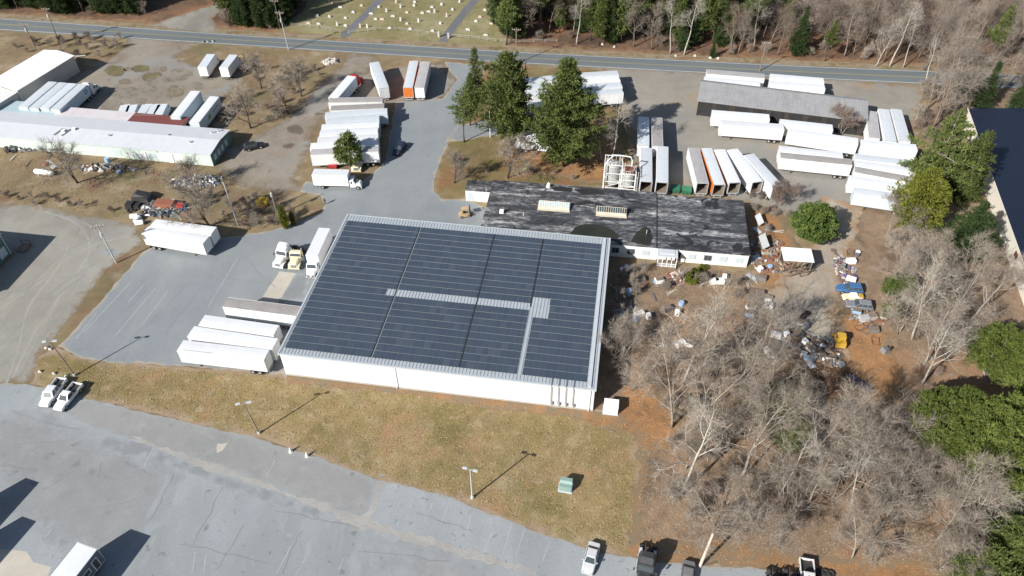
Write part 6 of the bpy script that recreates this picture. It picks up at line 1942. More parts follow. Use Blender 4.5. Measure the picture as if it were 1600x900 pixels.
rubble('rubble_pile', 'heap of grey and white broken stone at the corner of the depot', 308, 284, 6.0, 2.4, 300, .7, [m_granite, m_palerock, m_steel, m_wood, m_steel], 3, .8)
rubble('brush_pile', 'heap of pale cut logs on the dry grass above the bare trees', 515, 97, 2.2, 1.2, 40, 1.2, [m_palewood, m_palerock], 4, .8)
rubble('rubble_pile', 'low mound of pinkish rubble in front of the factory porch', 1062, 434, 3.2, 1.8, 110, .6, [m_pink, m_wood, m_palerock, m_rust0], 6, .5)
rubble('rubble_pile', 'long spill of pale debris beside the dirt track above the blue car', 1321, 425, 2.0, 4.2, 190, .55, [m_palerock, m_wood, m_wood, m_steel, m_palewood, m_rust0, paint('purple_plastic', (0.10, 0.07, 0.2), .6), m_chassis, m_rust0], 8, .7)
rubble('rubble_pile', 'strewn boards and scraps between the factory end and the shed', 1196, 395, 4.5, 6.5, 170, .6, [m_palewood, m_wood, m_wood, m_rust0, m_rust0, m_steel], 9, .35)
rubble('rubble_pile', 'dark tangle of scrap metal in the middle of the scrap yard', 1275, 545, 4.6, 3.0, 190, .7, [m_steel, m_chassis, m_chassis, m_wood, m_rust0], 10, .6)
rubble('rubble_pile', 'scatter of pale pipes and boards left of the yellow loader', 1290, 560, 2.6, 2.0, 24, 1.5, [m_wood, m_steel, m_wood], 12, .4)
rubble('rubble_pile', 'scrap and planks along the front wall of the depot', 160, 262, 5.5, 1.4, 90, .9, [m_wood, m_steel, m_palewood, m_chassis], 14, .6)
rubble('rubble_pile', 'scrap along the left part of the depot front wall', 28, 234, 4.5, 1.2, 50, 1.0, [m_chassis, m_steel, m_palewood], 15, .7)
rubble('rubble_pile', 'pile of black and brown scrap metal at the middle of the scrap heap', 244, 323, 3.0, 2.0, 130, .9, [m_chassis, m_steel, m_wood, m_galv], 16, 1.1)
rubble('rubble_pile', 'broken blue and teal scraps right behind the white trailer pair', 262, 333, 3.4, 1.4, 80, .9, [paint('blue_scrap', (0.05, 0.08, 0.14), .6), paint('teal_scrap', (0.08, 0.13, 0.14), .6), m_wood, m_chassis], 17, .9)

# scrap heap pieces
t = thing('tarpaulin_stack', 'stack of goods under black tarpaulins at the scrap heap', 'tarpaulin', G(226, 314), R(-10))
MB().loft([[(-2.2, -1.4, 0), (2.2, -1.4, 0), (2.3, 1.4, 0), (-2.3, 1.4, 0)], [(-2.0, -1.2, 1.7), (1.6, -1.1, 1.3), (1.7, 1.2, 1.5), (-1.9, 1.3, 2.0)], [(-1.3, -.6, 2.2), (.7, -.5, 1.6), (.8, .6, 1.8), (-1.1, .7, 2.4)]]).build('tarpaulin', m_black, t)
MB().box(-2.6, -1.0, -3.4, -1.8, 0, 1.2).box(-.8, .4, -3.1, -1.7, 0, .9).build('wrapped_bundle', m_black, t)
t = thing('rusty_tank', 'orange rusty square tank at the scrap heap', 'tank', G(262, 324), R(-6))
m_rust = paint('orange_rust', (0.24, 0.085, 0.05), .85, 0, .7, (0.16, 0.07, 0.04))
MB().loft([[(-2.4, -1.0, .2), (2.2, -1.0, .2), (2.2, 1.0, .2), (-2.4, 1.0, .2)], [(-2.3, -.9, 1.6), (1.7, -.9, 1.4), (1.7, .9, 1.5), (-2.2, .9, 1.7)]]).build('tank', m_rust, t)
MB().box(2.3, 3.8, -.6, .7, 0, 1.0).build('side_box', m_tred, t)
MB().box(-2.1, -1.9, -.8, .8, -.1, .3).box(1.7, 1.9, -.8, .8, -.1, .3).build('skid', m_chassis, t)


def drum(px, py, label, mat, group=None, lying=False, r=.3, h=.9):
    m = MB()
    if lying: m.tube([(-h / 2, 0, r), (-h / 6, 0, r), (-h / 6 + .02, 0, r), (h / 2, 0, r)], [r, r, r * 1.04, r], 14)
    else: m.tube([(0, 0, -.02), (0, 0, h * .33), (0, 0, h * .35), (0, 0, h * .66), (0, 0, h * .68), (0, 0, h)], [r, r, r * 1.05, r * 1.05, r, r], 14)
    o = tag(m.build('drum', mat), label, 'drum', group); o.location = G(px, py); o.rotation_euler.z = random.uniform(0, 3)
    return o


m_blue = paint('blue_plastic', (0.03, 0.07, 0.20), .45, 0, .1)
m_bluep = paint('pale_blue_plastic', (0.30, 0.42, 0.58), .5, 0, .1)
for i, (x, y) in enumerate(((284, 322), (289, 325), (291, 330), (286, 331))): drum(x, y, 'dark blue plastic drum behind the white trailer pair', m_blue, 'blue drums at the scrap heap')
drum(473, 407, 'blue drum between yard tractor and box truck', m_bluep, r=.5, h=1.2)
drum(982, 460, 'pale blue drum in the shade right of the warehouse', m_bluep, r=.6, h=1.2)
drum(968, 499, 'wide teal tub in the shade right of the warehouse', paint('teal_tub', (0.18, 0.28, 0.26), .6), r=.9, h=1.0)
drum(993, 500, 'blue drum lying beside the teal tub', m_bluep, lying=True, r=.45, h=1.1)
for i, (x, y) in enumerate(((211, 341), (216, 346), (219, 351))):
    drum(x, y, 'white cylinder lying by the left end of the trailer pair', m_white, 'white cylinders by the trailer pair', lying=True, r=.55, h=1.6)
drum(1064, 477, 'grey drum among the bare branches right of the warehouse', m_bluep, r=.5)
drum(169, 253, 'pale blue drum standing in front of the depot wall', m_bluep, r=.6, h=1.1)


def tyre(px, py, label, group, s=1.0, stand=False):
    m = MB(); n = 16; rr = .5 * s; k = .15 * s
    ringN = 8
    vs_ = []
    for i in range(n):
        a = 6.2832 * i / n
        vs_.append([((rr - k + k * math.cos(b) * 1) * math.cos(a), (rr - k + k * math.cos(b)) * math.sin(a), k * 1.1 + k * 1.1 * math.sin(b)) for b in [6.2832 * j / ringN for j in range(ringN)]])
    k0 = len(m.v)
    for r_ in vs_: m.v += r_
    for i in range(n):
        for j in range(ringN):
            a, b = k0 + i * ringN + j, k0 + i * ringN + (j + 1) % ringN
            c, d = k0 + ((i + 1) % n) * ringN + (j + 1) % ringN, k0 + ((i + 1) % n) * ringN + j
            m.face((a, b, c, d))
    o = tag(m.build('tyre', m_tyre), label, 'tyre', group); o.location = G(px, py)
    return o


for x, y in ((200, 326), (205, 323), (210, 329), (203, 331), (217, 326), (232, 330), (226, 333), (238, 334)): tyre(x, y, 'black tyre lying at the left side of the scrap heap', 'tyres at the scrap heap', 1.2)
for x, y in ((1270, 893), (1279, 895), (1288, 896), (1297, 898), (1275, 899), (1284, 900), (1293, 902)): tyre(x, y, 'black tyre in the row lying in leaves at the bottom edge', 'tyres at the bottom edge', 1.25)
for x, y in ((1257, 493), (1262, 490), (1254, 497)): tyre(x, y, 'black tyre on the dirt track above the scrap yard', 'tyres on the dirt track', 1.1)


def appliance(px, py, label, group, col='w', kind='washer', rz=None, tip=0.0, seed=0):
    t = thing('washing_machine' if kind == 'washer' else ('refrigerator' if kind == 'fridge' else 'crate'), label, kind if kind != 'fridge' else 'refrigerator', G(px, py), random.uniform(-.6, .6) if rz is None else rz, group)
    m = {'w': m_white, 'o': m_oldwhite, 'g': m_galv, 'n': m_palewood, 's': m_steel, 'r': m_rust, 'b': m_bluep}[col]
    w, d, h = {'washer': (.4, .42, 1.0), 'fridge': (.5, .45, 1.8), 'crate': (.8, .6, .8)}[kind]
    if tip:                       # lying on its back
        MB().box(-h / 2, h / 2, -w, w, 0, 2 * d).build('case', m, t)
        MB().box(-h / 2 + .05, h / 2 - .05, -w + .04, w - .04, 2 * d, 2 * d + .05).build('door', m if kind != 'crate' else m_wood, t)
    else:
        MB().box(-w, w, -d, d, 0, h).build('case', m, t)
        if kind == 'crate': MB().box(-w + .06, w - .06, -d + .06, d - .06, h - .02, h + .04).build('lid', m_wood, t)
        else: MB().box(-w + .03, w - .03, -d - .05, -d, .1, h - .05).box(-w, w, d - .12, d, h, h + .14).build('door', m, t)
    if kind == 'washer' and not tip: MB().cyl((0, -d - .055, h * .5), (0, -d - .075, h * .5), .2, n=14).build('window', m_glass, t)
    return t


zj = Z(1180, 380, 3.4636); zk = Z(940, 400, 5.625)
APP = [(zj(165, 500), 'washer', 'w', 0), (zj(110, 505), 'fridge', 'w', 1), (zj(115, 555), 'washer', 's', 1), (zj(230, 500), 'crate', 's', 0), (zj(60, 590), 'washer', 'o', 0), (zj(15, 540), 'washer', 's', 1), (zj(90, 610), 'crate', 'o', 0), (zj(265, 545), 'washer', 'w', 0), (zj(260, 610), 'washer', 'g', 1), (zj(300, 580), 'crate', 'g', 0), (zj(270, 460), 'washer', 's', 0), (zj(250, 440), 'crate', 'n', 0), (zj(65, 305), 'crate', 'w', 0), (zj(65, 345), 'fridge', 'w', 1), (zj(25, 150), 'washer', 'w', 0), (zj(35, 195), 'crate', 's', 0),
       (zj(585, 415), 'fridge', 'g', 1), (zj(630, 405), 'crate', 'n', 0), (zj(640, 475), 'crate', 's', 0), (zj(515, 105), 'fridge', 'w', 1), (zj(470, 140), 'washer', 's', 0), (zj(515, 205), 'fridge', 'w', 1), (zj(545, 375), 'crate', 'b', 0),
       (zk(505, 225), 'crate', 'w', 0), (zk(715, 155), 'crate', 'g', 0), (zk(1075, 205), 'washer', 'w', 0), (zk(985, 235), 'fridge', 'w', 1), (zk(1035, 235), 'fridge', 'w', 1), (zk(1300, 520), 'crate', 'b', 0), (zk(1310, 460), 'crate', 'o', 0), (zk(220, 125), 'washer', 'w', 0), (zk(270, 125), 'washer', 's', 1), (zk(345, 215), 'crate', 's', 0), (zk(160, 310), 'crate', 'n', 0), (zk(330, 525), 'fridge', 'w', 1), (zk(410, 545), 'washer', 'w', 0), (zk(545, 780), 'crate', 'g', 0), (zk(690, 785), 'fridge', 'o', 1), (zk(770, 780), 'crate', 'o', 0), (zk(660, 515), 'washer', 'o', 0), (zk(575, 470), 'crate', 's', 0)]
for (q, kd, c, tp) in APP:
    area = 'in the scrap yard by the track' if q[0] > 1180 else 'among weeds between warehouse and factory'
    cn = {'w': 'white', 'o': 'dirty white', 'g': 'grey', 'n': 'wooden', 's': 'dark grey', 'r': 'rusty', 'b': 'pale blue'}[c]
    nm = {'washer': 'scrapped washing machine', 'fridge': 'refrigerator', 'crate': 'junk box'}[kd]
    lab = f"{cn} {nm} {'lying on its back ' if tp else 'standing '}{area}"
    appliance(q[0], q[1], lab, lab.replace('scrapped ', '') + ' group', c, kd, tip=tp)
# slatted grey pallets stack, yellow loader, blue rack, folded frame
t = thing('pallet_stack', 'stack of grey weathered pallets near the shed in the scrap yard', 'pallets', G(1180, 464), R(-12))
for k in range(4):
    m = MB()
    for i in range(7): m.box(-1.5, 1.5, -1.2 + i * .36, -.96 + i * .36, .12 + k * .3, .16 + k * .3)
    for x in (-1.4, 0, 1.3): m.box(x, x + .12, -1.2, 1.2, k * .3, .118 + k * .3)
    m.build('pallet', m_wood if k % 2 else m_steel, t)
t = thing('loader', 'small yellow loader with boxy cab at the edge of the scrap yard', 'loader', G(1310, 537), R(80))
m_yel = paint('machine_yellow', (0.48, 0.29, 0.03), .5, 0, .25)
MB().loft([[(-1.5, -.9, .5), (-1.5, .9, .5), (-1.4, .85, 1.5), (-1.4, -.85, 1.5)], [(1.0, -.9, .5), (1.0, .9, .5), (1.0, .85, 1.3), (1.0, -.85, 1.3)]]).build('body', m_yel, t)
MB().loft([[(-.7, -.75, 1.4), (.8, -.75, 1.3), (.8, .75, 1.3), (-.7, .75, 1.4)], [(-.6, -.7, 2.4), (.5, -.7, 2.4), (.5, .7, 2.4), (-.6, .7, 2.4)]]).build('cab', m_yel, t)
for s in (-1, 1): MB().box(-.45, .45, s * .74 - .02, s * .74 + .02, 1.5, 2.2).build('side_window', m_glass, t)
MB().loft([[(1.5, -1.05, .1), (1.5, 1.05, .1), (1.5, 1.05, .9), (1.5, -1.05, .9)], [(2.0, -1.05, .05), (2.0, 1.05, .05), (2.1, 1.05, .15), (2.1, -1.05, .15)]]).build('bucket', m_yel, t)
for s in (-1, 1):
    MB().bar((-.9, s * .85, 1.4), (1.55, s * .85, .6), .14, .2).build('lift_arm', m_yel, t)
    for x in (-.85, .6): link('wheel', wheel_mesh(.5, .4), t, (x, s * .85, .5))
t = thing('metal_rack', 'blue metal rack lying in the brown leaves of the scrap yard', 'rack', G(1342, 601), R(-55))
m = MB()
for y in (-.6, .6): m.bar((-2.2, y, .25), (2.2, y, .45), .1)
m.build('rail', m_blue, t)
m = MB()
for i in range(9): m.bar((-2 + i * .5, -.6, .3), (-2 + i * .5, .6, .4), .07)
m.build('rung', m_blue, t)
t = thing('engine_block', 'grey lump of machinery on the orange leaves right of the loader', 'machinery', G(1383, 549), .4)
MB().loft([[(-.8, -.6, 0), (.8, -.6, 0), (.8, .6, 0), (-.8, .6, 0)], [(-.6, -.5, .9), (.5, -.4, .7), (.5, .5, .8), (-.6, .5, 1.0)]]).build('casing', m_steel, t)
MB().cyl((.3, -.3, .7), (.3, -.3, 1.2), .25, n=10).build('flywheel', m_chassis, t)
t = thing('parts_heap', 'white and yellow car body shell between blue and grey scrapped cars', 'car shell', G(1331, 467), R(178))
MB().loft([[(-1.9, -.7, .3), (1.9, -.7, .3), (1.9, .7, .3), (-1.9, .7, .3)], [(-1.7, -.65, .85), (1.6, -.65, .8), (1.6, .65, .8), (-1.7, .65, .85)]]).build('body', m_creamcab, t)
MB().loft([[(-1.0, -.6, .85), (.6, -.6, .83), (.6, .6, .83), (-1.0, .6, .85)], [(-.7, -.5, 1.25), (.3, -.5, 1.25), (.3, .5, 1.25), (-.7, .5, 1.25)]]).build('cabin', m_white, t)
MB().box(-1.9, -1.2, -.5, .5, .86, .95).build('hood', m_yel, t)
for x in (-1.2, 1.2):
    for s in (-1, 1): link('wheel', wheel_mesh(.32, .22), t, (x, s * .68, .32))

# loose scrap lying about, each piece a thing
def scrap(kind, px, py, zone, rng, zlab):
    p = G(px, py); rz = rng.uniform(0, 6.28)
    if kind == 'plank':
        o = MB().box(-rng.uniform(1, 1.9), 1.2, -.12, .12, .02, .08).obox((.3, .3, .12), (1.1, .3, .02), (-.04, .12, 0), (0, 0, .03)).build('plank', rng.choice((m_palewood, m_wood, m_palewood)))
        lab = 'pair of loose weathered planks ' + zlab
    elif kind == 'sheet':
        s = rng.uniform(.6, 1.1)
        o = MB().loft([[(-s, -.6, .03), (s, -.6, .10), (s, -.58, .13), (-s, -.58, .06)], [(-s, .0, .25), (s, .0, .2), (s, .0, .23), (-s, .0, .28)], [(-s, .7, .05), (s, .7, .22), (s, .7, .25), (-s, .7, .08)]]).build('metal_sheet', rng.choice((m_galv, m_steel, m_rust0)))
        lab = 'crumpled metal sheet on the ground ' + zlab
    elif kind == 'pallet':
        m = MB()
        for i in range(6): m.box(-.6, .6, -.5 + i * .18, -.38 + i * .18, .10, .13)
        for x in (-.58, 0, .5): m.box(x, x + .08, -.5, .52, 0, .098)
        o = m.build('pallet', m_wood); lab = 'single weathered pallet lying ' + zlab
    elif kind == 'pipe':
        o = MB().cyl((-1.3, 0, .1), (1.2, .1, .14), .07, n=8).cyl((-1.0, .25, .09), (1.4, .35, .09), .06, n=8).build('pipe', rng.choice((m_galv, m_steel))); lab = 'pair of metal pipes on the ground ' + zlab
    elif kind == 'tub':
        o = MB().tube([(0, 0, 0), (0, 0, .55), (0, 0, .56), (0, 0, .1)], [.42, .5, .44, .36], 14, True).build('tub', rng.choice((m_oldwhite, m_bluep, m_steel))); lab = 'round plastic tub standing ' + zlab
    elif kind == 'cage':
        m = MB()
        for a_, b_ in (((-.9, -.6), (.9, -.6)), ((.9, -.6), (.9, .6)), ((.9, .6), (-.9, .6)), ((-.9, .6), (-.9, -.6))):
            m.bar((*a_, .1), (*b_, .3), .08); m.bar((*a_, .1), (*a_, .7), .06)
        o = m.build('wire_cage', rng.choice((m_rust0, m_steel))); lab = 'rusty wire cage standing ' + zlab
    o.location = p; o.rotation_euler.z = rz
    tag(o, lab, kind, f'{kind} pieces {zone}')


rng = random.Random(77)
ZONES = [('in the scrap yard', PP((1190, 520), (1240, 500), (1300, 540), (1320, 575), (1240, 600), (1185, 570)), 34, 'among the dark scrap left of the yellow loader'),
         ('by the blue car', PP((1300, 390), (1340, 390), (1345, 440), (1308, 445)), 16, 'above the scrapped blue car'),
         ('right of the factory', PP((1170, 340), (1215, 350), (1220, 420), (1180, 440)), 22, 'between factory end wall and shed'),
         ('below the grey car', PP((1330, 490), (1385, 495), (1390, 550), (1335, 520)), 14, 'below the scrapped grey car'),
         ('in front of the factory', PP((958, 415), (1180, 430), (1180, 450), (1050, 460), (960, 510)), 34, 'in the weeds in front of the factory'),
         ('at the scrap heap', PP((205, 315), (290, 310), (295, 340), (225, 345)), 22, 'at the dark scrap heap'),
         ('along the depot', PP((10, 240), (120, 256), (300, 268), (290, 275), (110, 268), (10, 250)), 22, 'along the front wall of the depot')]
for zn, poly, n, zl_ in ZONES:
    arr = np.array(poly); k = 0
    while k < n:
        q = (rng.uniform(arr[:, 0].min(), arr[:, 0].max()), rng.uniform(arr[:, 1].min(), arr[:, 1].max()))
        if not inside(np.array([q]), poly)[0]: continue
        k += 1
        d_ = Vector((q[0], q[1], 0)) - Vector((0, 0, CAM_H))
        px_ = 800 + CAM_F * d_.dot(RT) / d_.dot(FW); py_ = 450 - CAM_F * d_.dot(UP) / d_.dot(FW)
        scrap(rng.choice(('plank', 'plank', 'sheet', 'pallet', 'pipe', 'tub', 'cage')), px_, py_, zn, rng, zl_)

# ================================================================== PERSON
def person(px, py, rz, label):
    V = [(0, 0, .95), (0, 0, 1.15), (0, 0, 1.38), (0, 0, 1.50), (0, .02, 1.60), (0, .02, 1.74),
         (.10, 0, .88), (.12, .02, .48), (.12, -.02, .08), (.12, .14, .04), (-.10, 0, .88), (-.12, -.02, .48), (-.13, -.06, .08), (-.13, .10, .04),
         (.19, 0, 1.40), (.25, -.02, 1.12), (.20, .16, 1.02), (.10, .26, 1.06), (-.19, 0, 1.40), (-.25, -.02, 1.12), (-.20, .16, 1.02), (-.10, .26, 1.06)]
    E_ = [(0, 1), (1, 2), (2, 3), (3, 4), (4, 5), (0, 6), (6, 7), (7, 8), (8, 9), (0, 10), (10, 11), (11, 12), (12, 13), (2, 14), (14, 15), (15, 16), (16, 17), (2, 18), (18, 19), (19, 20), (20, 21)]
    rd = [.15, .14, .15, .065, .085, .08, .10, .075, .055, .045, .10, .075, .055, .045, .075, .055, .042, .035, .075, .055, .042, .035]
    me = bpy.data.meshes.new('person'); me.from_pydata(V, E_, [])
    o = bpy.data.objects.new('person', me); COL.objects.link(o)
    sk = o.modifiers.new('skin', 'SKIN'); sub = o.modifiers.new('sub', 'SUBSURF'); sub.levels = sub.render_levels = 1
    for i, v in enumerate(me.skin_vertices[0].data): v.radius = (rd[i], rd[i]); v.use_root = (i == 0)
    m, nt, b = base_mat('clothes_and_skin')
    sp = nt.nodes.new('ShaderNodeSeparateXYZ'); nt.links.new(objvec(nt), sp.inputs[0])
    c = ramp(nt, math_(nt, 'DIVIDE', sp.outputs[2], 2.0), [(0, (0.03, 0.03, 0.03)), (.05, (0.09, 0.12, 0.19)), (.47, (0.015, 0.015, 0.018)), (.755, (0.45, 0.28, 0.2))])
    c.node.color_ramp.interpolation = 'CONSTANT'
    nt.links.new(c, b.inputs['Base Color']); b.inputs['Roughness'].default_value = .8
    me.materials.append(m)
    o.location = G(px, py); o.rotation_euler.z = rz
    tag(o, label, 'person')
    hm = MB(); hm.tube([(0, 0, 1.66), (0, -.01, 1.72), (0, 0, 1.80), (0, 0, 1.835)], [.098, .104, .08, .02], 12)
    hm.build('hair', m_black, o, smooth=True)


person(508.5, 319.5, R(150), 'person in dark jacket and blue jeans standing alone on the driveway')
# ================================================================== TREES
random.seed(21)


def near_any(p, L, d):
    return any((p[0] - q[0]) ** 2 + (p[1] - q[1]) ** 2 < d * d for q in L)


def GC(px, py, z):
    p = G(px, py, z); return (p.x, p.y)


# named conifers near the driveway
bigpine = conifer_proto('pine_tree', 'big pine', 'tree', 701, 24, 10.2, .12, l_pine, b_dark, step=1.05, per=11, tilt=.05, power=.6, tuft=.7, irregular=.45, k=11, rise=.35, dens=1.1, wd=.22)
place(bigpine, GC(884, 190, 12), 'largest pine, broad and dark, standing right in front of the hidden white trailers', 1.1, .6)
midpine = conifer_proto('pine_tree', 'big pine', 'tree', 702, 19.5, 8.2, .14, l_pine, b_dark, step=.9, per=10, tilt=.05, power=.55, tuft=.7, irregular=.5, k=10, rise=.35)
place(midpine, GC(799, 165, 11), 'broad pine left of the largest pine, near the road', 1.2, 2.0)
thinpine = conifer_proto('pine_tree', 'tall pine', 'tree', 703, 19, 4.8, .25, l_pine, b_dark, step=.9, per=7, tilt=-.05, power=.85, tuft=.6, irregular=.4, k=9)
place(thinpine, G2(745, 184), 'slender tall pine with pointed top at the driveway mouth', 1.0, 1.0)
place(thinpine, G2(735, 196), 'slender pine just in front of the pointed one at the driveway', .72, 3.1)
oldpine = conifer_proto('pine_tree', 'open pine', 'tree', 704, 14.5, 4.4, .40, l_pine, b_dark, step=.9, per=6, tilt=.05, power=.5, tuft=.6, irregular=.5, k=8)
place(oldpine, G2(725.5, 222), 'open crowned pine with bare lower trunk at the driveway bend', 1.0, .3)
rndpine = broadleaf_proto('pine_tree', 'pine', 'tree', 705, 9.5, 3.1, l_pine, b_dark, clumps=60, tuft=.5, k=9, aspect=.2, zmin=.25, per=16)
place(rndpine, G2(549, 263), 'small round pine in front of the tight row of trailers', 1.0, .3)
arb = conifer_proto('conical_shrub', 'arborvitae', 'shrub', 706, 5.6, 1.5, .02, l_lime, b_dark, step=.35, per=9, tilt=.6, power=.6, tuft=.4, irregular=.15, k=10)
place(arb, G2(447, 357), 'yellow green conical evergreen beside the driveway curve', 1.0)
place(arb, G2(459, 352), 'added short conical evergreen where the yellow green one casts its shadow', .62)  # added shrub in the place of the taller one's shadow
bush = broadleaf_proto('evergreen_tree', 'bush', 'tree', 707, 8.0, 4.5, l_bush, b_dark, clumps=105, tuft=.42, k=10, aspect=.3, per=20, crr=(.12, .27), spread=1.3)
place(bush, G2(1266, 372), 'round bushy evergreen standing beside the white roofed shed', 1.0)
ybush = broadleaf_proto('evergreen_shrub', 'bush', 'shrub', 708, 2.8, 1.6, l_lime, b_dark, clumps=40, tuft=.3, k=9, aspect=.35, per=16)
place(ybush, G2(1081, 441), 'small yellow green bush in front of the factory porch', 1.0)
place(ybush, G2(1097, 422), 'tiny yellow green bush close to the factory wall', .45)
# right side evergreens
rp1 = conifer_proto('pine_tree', 'white pine', 'tree', 710, 21, 8.8, .06, l_pine, b_grey, step=1.25, per=9, tilt=.0, power=.8, tuft=.7, irregular=.5, k=11, rise=.2, dens=1.25, wd=.2)
place(rp1, GC(1474, 238, 11), 'tall layered pine at the corner of the navy roofed building', 1.0, .4)
place(rp1, GC(1522, 262, 9), 'second layered pine touching the navy roofed building', .85, 2.4)
lp = conifer_proto('pine_tree', 'yellow pine', 'tree', 711, 15, 7.4, .12, l_lime, b_grey, step=.6, per=11, tilt=.15, power=.5, tuft=.65, irregular=.3, k=10)
place(lp, GC(1440, 312, 8), 'yellow green pine beside the stacked trailers', 1.0, 1.1)
dp = conifer_proto('pine_tree', 'dark pine', 'tree', 712, 15, 6.0, .08, l_dark, b_dark, step=.6, per=10, tilt=.1, power=.7, tuft=.6, irregular=.3, k=10)
place(dp, GC(1517, 365, 7.5), 'dark pine close to the cream wall of the navy roofed building', 1.0, .2)
bp1 = broadleaf_proto('pine_tree', 'bright pine', 'tree', 713, 18, 8.0, l_bright, b_pale, clumps=420, tuft=.5, k=11, aspect=.13, zmin=.42, per=15, crr=(.06, .12), umin=-.15, flat=.75, spread=.7)
place(bp1, G2(1540, 762), 'huge bright green pine at the lower right edge', 1.0, .3)
place(bp1, G2(1625, 720), 'bright green pine cut by the right edge behind the huge one', .95, 2.2)
place(bp1, G2(1600, 640), 'bright green pine at the right edge below the navy roofed building', .8, 4.0)
place(bp1, G2(1455, 690), 'smaller bright green pine on the left flank of the huge one', .62, 5.1)
place(bp1, GC(1578, 545, 9), 'bright green pine at the right edge just below the cream wall', .72, 1.7)
place(bp1, GC(1505, 655, 10), 'bright green pine joined to the left side of the huge one', .8, 2.9)
dkp = broadleaf_proto('pine_tree', 'dark pine', 'tree', 714, 13, 5.5, l_pine, b_dark, clumps=230, tuft=.5, k=11, aspect=.13, zmin=.25, per=17, crr=(.09, .17), umin=-.3, spread=.7)
place(dkp, G2(1575, 905), 'dark green pine at the bottom right corner', 1.0, 1.0)
place(dkp, G2(1520, 950), 'dark green pine reaching up from below the bottom right edge', .9, 2.0)
place(dkp, G2(1202, 668), 'green pine hidden among the bare trees right of the lawn', .72, 1.3)
place(dkp, G2(1225, 700), 'dark green pine behind pale branches in the middle of the bare wood', .6, 3.3)
place(dkp, G2(1395, 470), 'low green pine among bare trees above the orange leaf patch', .5, .5)
place(dkp, G2(1388, 500), 'small green pine beside the orange leaf patch', .34, .9)
place(hem[0], G2(1530, 172), 'dark hemlock behind the navy roofed building', 1.1, .2)
place(hem[1], G2(1583, 178), 'dark hemlock at the right edge behind the navy roofed building', .8, .9)
place(hem[0], G2(1505, 150), 'short dark hemlock left of the others behind the navy roofed building', .7, 1.9)
place(hem[1], G2(1244, 86), 'hemlock by the road standing before the pinkish bare wood', .95, .9)
place(hem[0], G2(1112, 90), 'small hemlock bush at the roadside across from the barn', .45, 2.9)
# singular bare trees
SB = [((408, 138), 0, 1.55, 'small dark bare tree farthest up in the weedy field below the road'), ((471, 152), 1, 1.45, 'dark bare tree nearest the dirt drive in the weedy field'), ((451, 178), 2, 1.65, 'dark bare tree left of the dirt drive in the weedy field'), ((392, 200), 0, 1.6, 'dark bare tree nearest the end of the depot'),
      ((123, 284), 1, 1.7, 'dark forked bare tree on the slope in front of the depot'), ((710, 286), 2, 1.4, 'small bare tree on the left tip of the grass island'), ((792, 277), 1, 1.6, 'spreading bare tree on the grass island behind the factory annex')]
for q, k, s, lab in SB: place(small_b[k], G2(*q), lab, s, random.uniform(0, 6))
place(small_b[1], G2(330, 352), 'wide bare tree in the brush behind the white trailer pair', 1.75, 1.0)
place(small_b[0], G2(306, 300), 'bare tree beside the rubble heap at the corner of the depot', 1.3, 2.0)
place(pale[1], G2(955, 262), 'tall pale bare tree behind the silos, right of the largest pine', .98, 1.0)
place(pale[0], G2(940, 250), 'second pale bare tree behind the silos', .7, 2.0)
barntree = bare_proto('bare_tree', 'bare', 'tree', b_grey, b_twigr, seed=450, h=9, n_limb=10, spread=.8, first=.25, dens=1.1, up=.4, forks=3, trunk_r=.12, twig_len=1.1)
place(barntree, G2(1313, 210), 'reddish twigged bare tree in front of the barn', 1.0)
place(barntree, G2(1222, 322), 'bare grey tree at the near ends of the slanting trailers', .8, 1.2)
place(barntree, G2(1210, 322), 'reddish bush like bare tree right of the factory back corner', .7, 2.9)
for q, k, s, rz, lab in (((1066, 772), 0, 1.2, .2, 'large pale sycamore with crooked limbs right of the lawn'), ((1066, 598), 2, 1.5, 1.2, 'pale bare tree with V shaped limbs beside the warehouse shadow'), ((1218, 775), 1, .85, .5, 'tall straight pale bare tree in the middle of the wood'), ((1500, 850), 2, .95, 2.5, 'white limbed bare tree in front of the huge bright pine'), ((1440, 600), 0, 1.05, 3.3, 'pale bare tree left of the bright pines'), ((1425, 530), 2, 1.2, 4.4, 'pale wide bare tree above the bright pines'), ((1560, 905), 0, .7, 5.2, 'white limbed bare tree at the bottom right corner'), ((1330, 790), 0, .8, 1.9, 'pale bare tree right of the tall straight one in the wood'), ((1260, 790), 2, .8, 2.2, 'pale leaning bare tree in the densest part of the wood'),
                        ((1390, 104), 1, 1.05, .4, 'big white barked tree at the roadside, middle of three'), ((1368, 104), 2, .85, .9, 'white barked tree at the roadside, left of three'), ((1411, 106), 1, .8, 1.9, 'white barked tree at the roadside, right of three'), ((1445, 130), 1, .75, 2.4, 'pale double tree at the end of the storage yard'), ((1047, 84), 1, .95, 3.0, 'pale tree leaning out over the road verge'), ((1069, 86), 1, 1.0, .1, 'tall white barked tree leaning right beside the road'), ((901, 69), 1, .9, .7, 'pale trunked tree at the bright leaf clearing across the road')):
    place(pale[k], G2(*q), lab, s, rz)


def scatter(poly, n, dmin, protos, label, group, smin=.75, smax=1.1, taken=None, avoid=(), seed=1):
    rng = random.Random(seed)
    taken = taken if taken is not None else []
    arr = np.array(poly); (x0, y0), (x1, y1) = arr.min(0), arr.max(0)
    k = tries = 0
    while k < n and tries < n * 60:
        tries += 1
        p = (rng.uniform(x0, x1), rng.uniform(y0, y1))
        if not inside(np.array([p]), poly)[0]: continue
        if any(inside(np.array([p]), a)[0] for a in avoid): continue
        if near_any(p, taken, dmin): continue
        taken.append(p); k += 1
        pr = rng.choice(protos)
        lb = label[protos.index(pr) % len(label)] if isinstance(label, (list, tuple)) else label
        place(pr, p, lb, rng.uniform(smin, smax), rng.uniform(0, 6.28), group=group)
    return taken


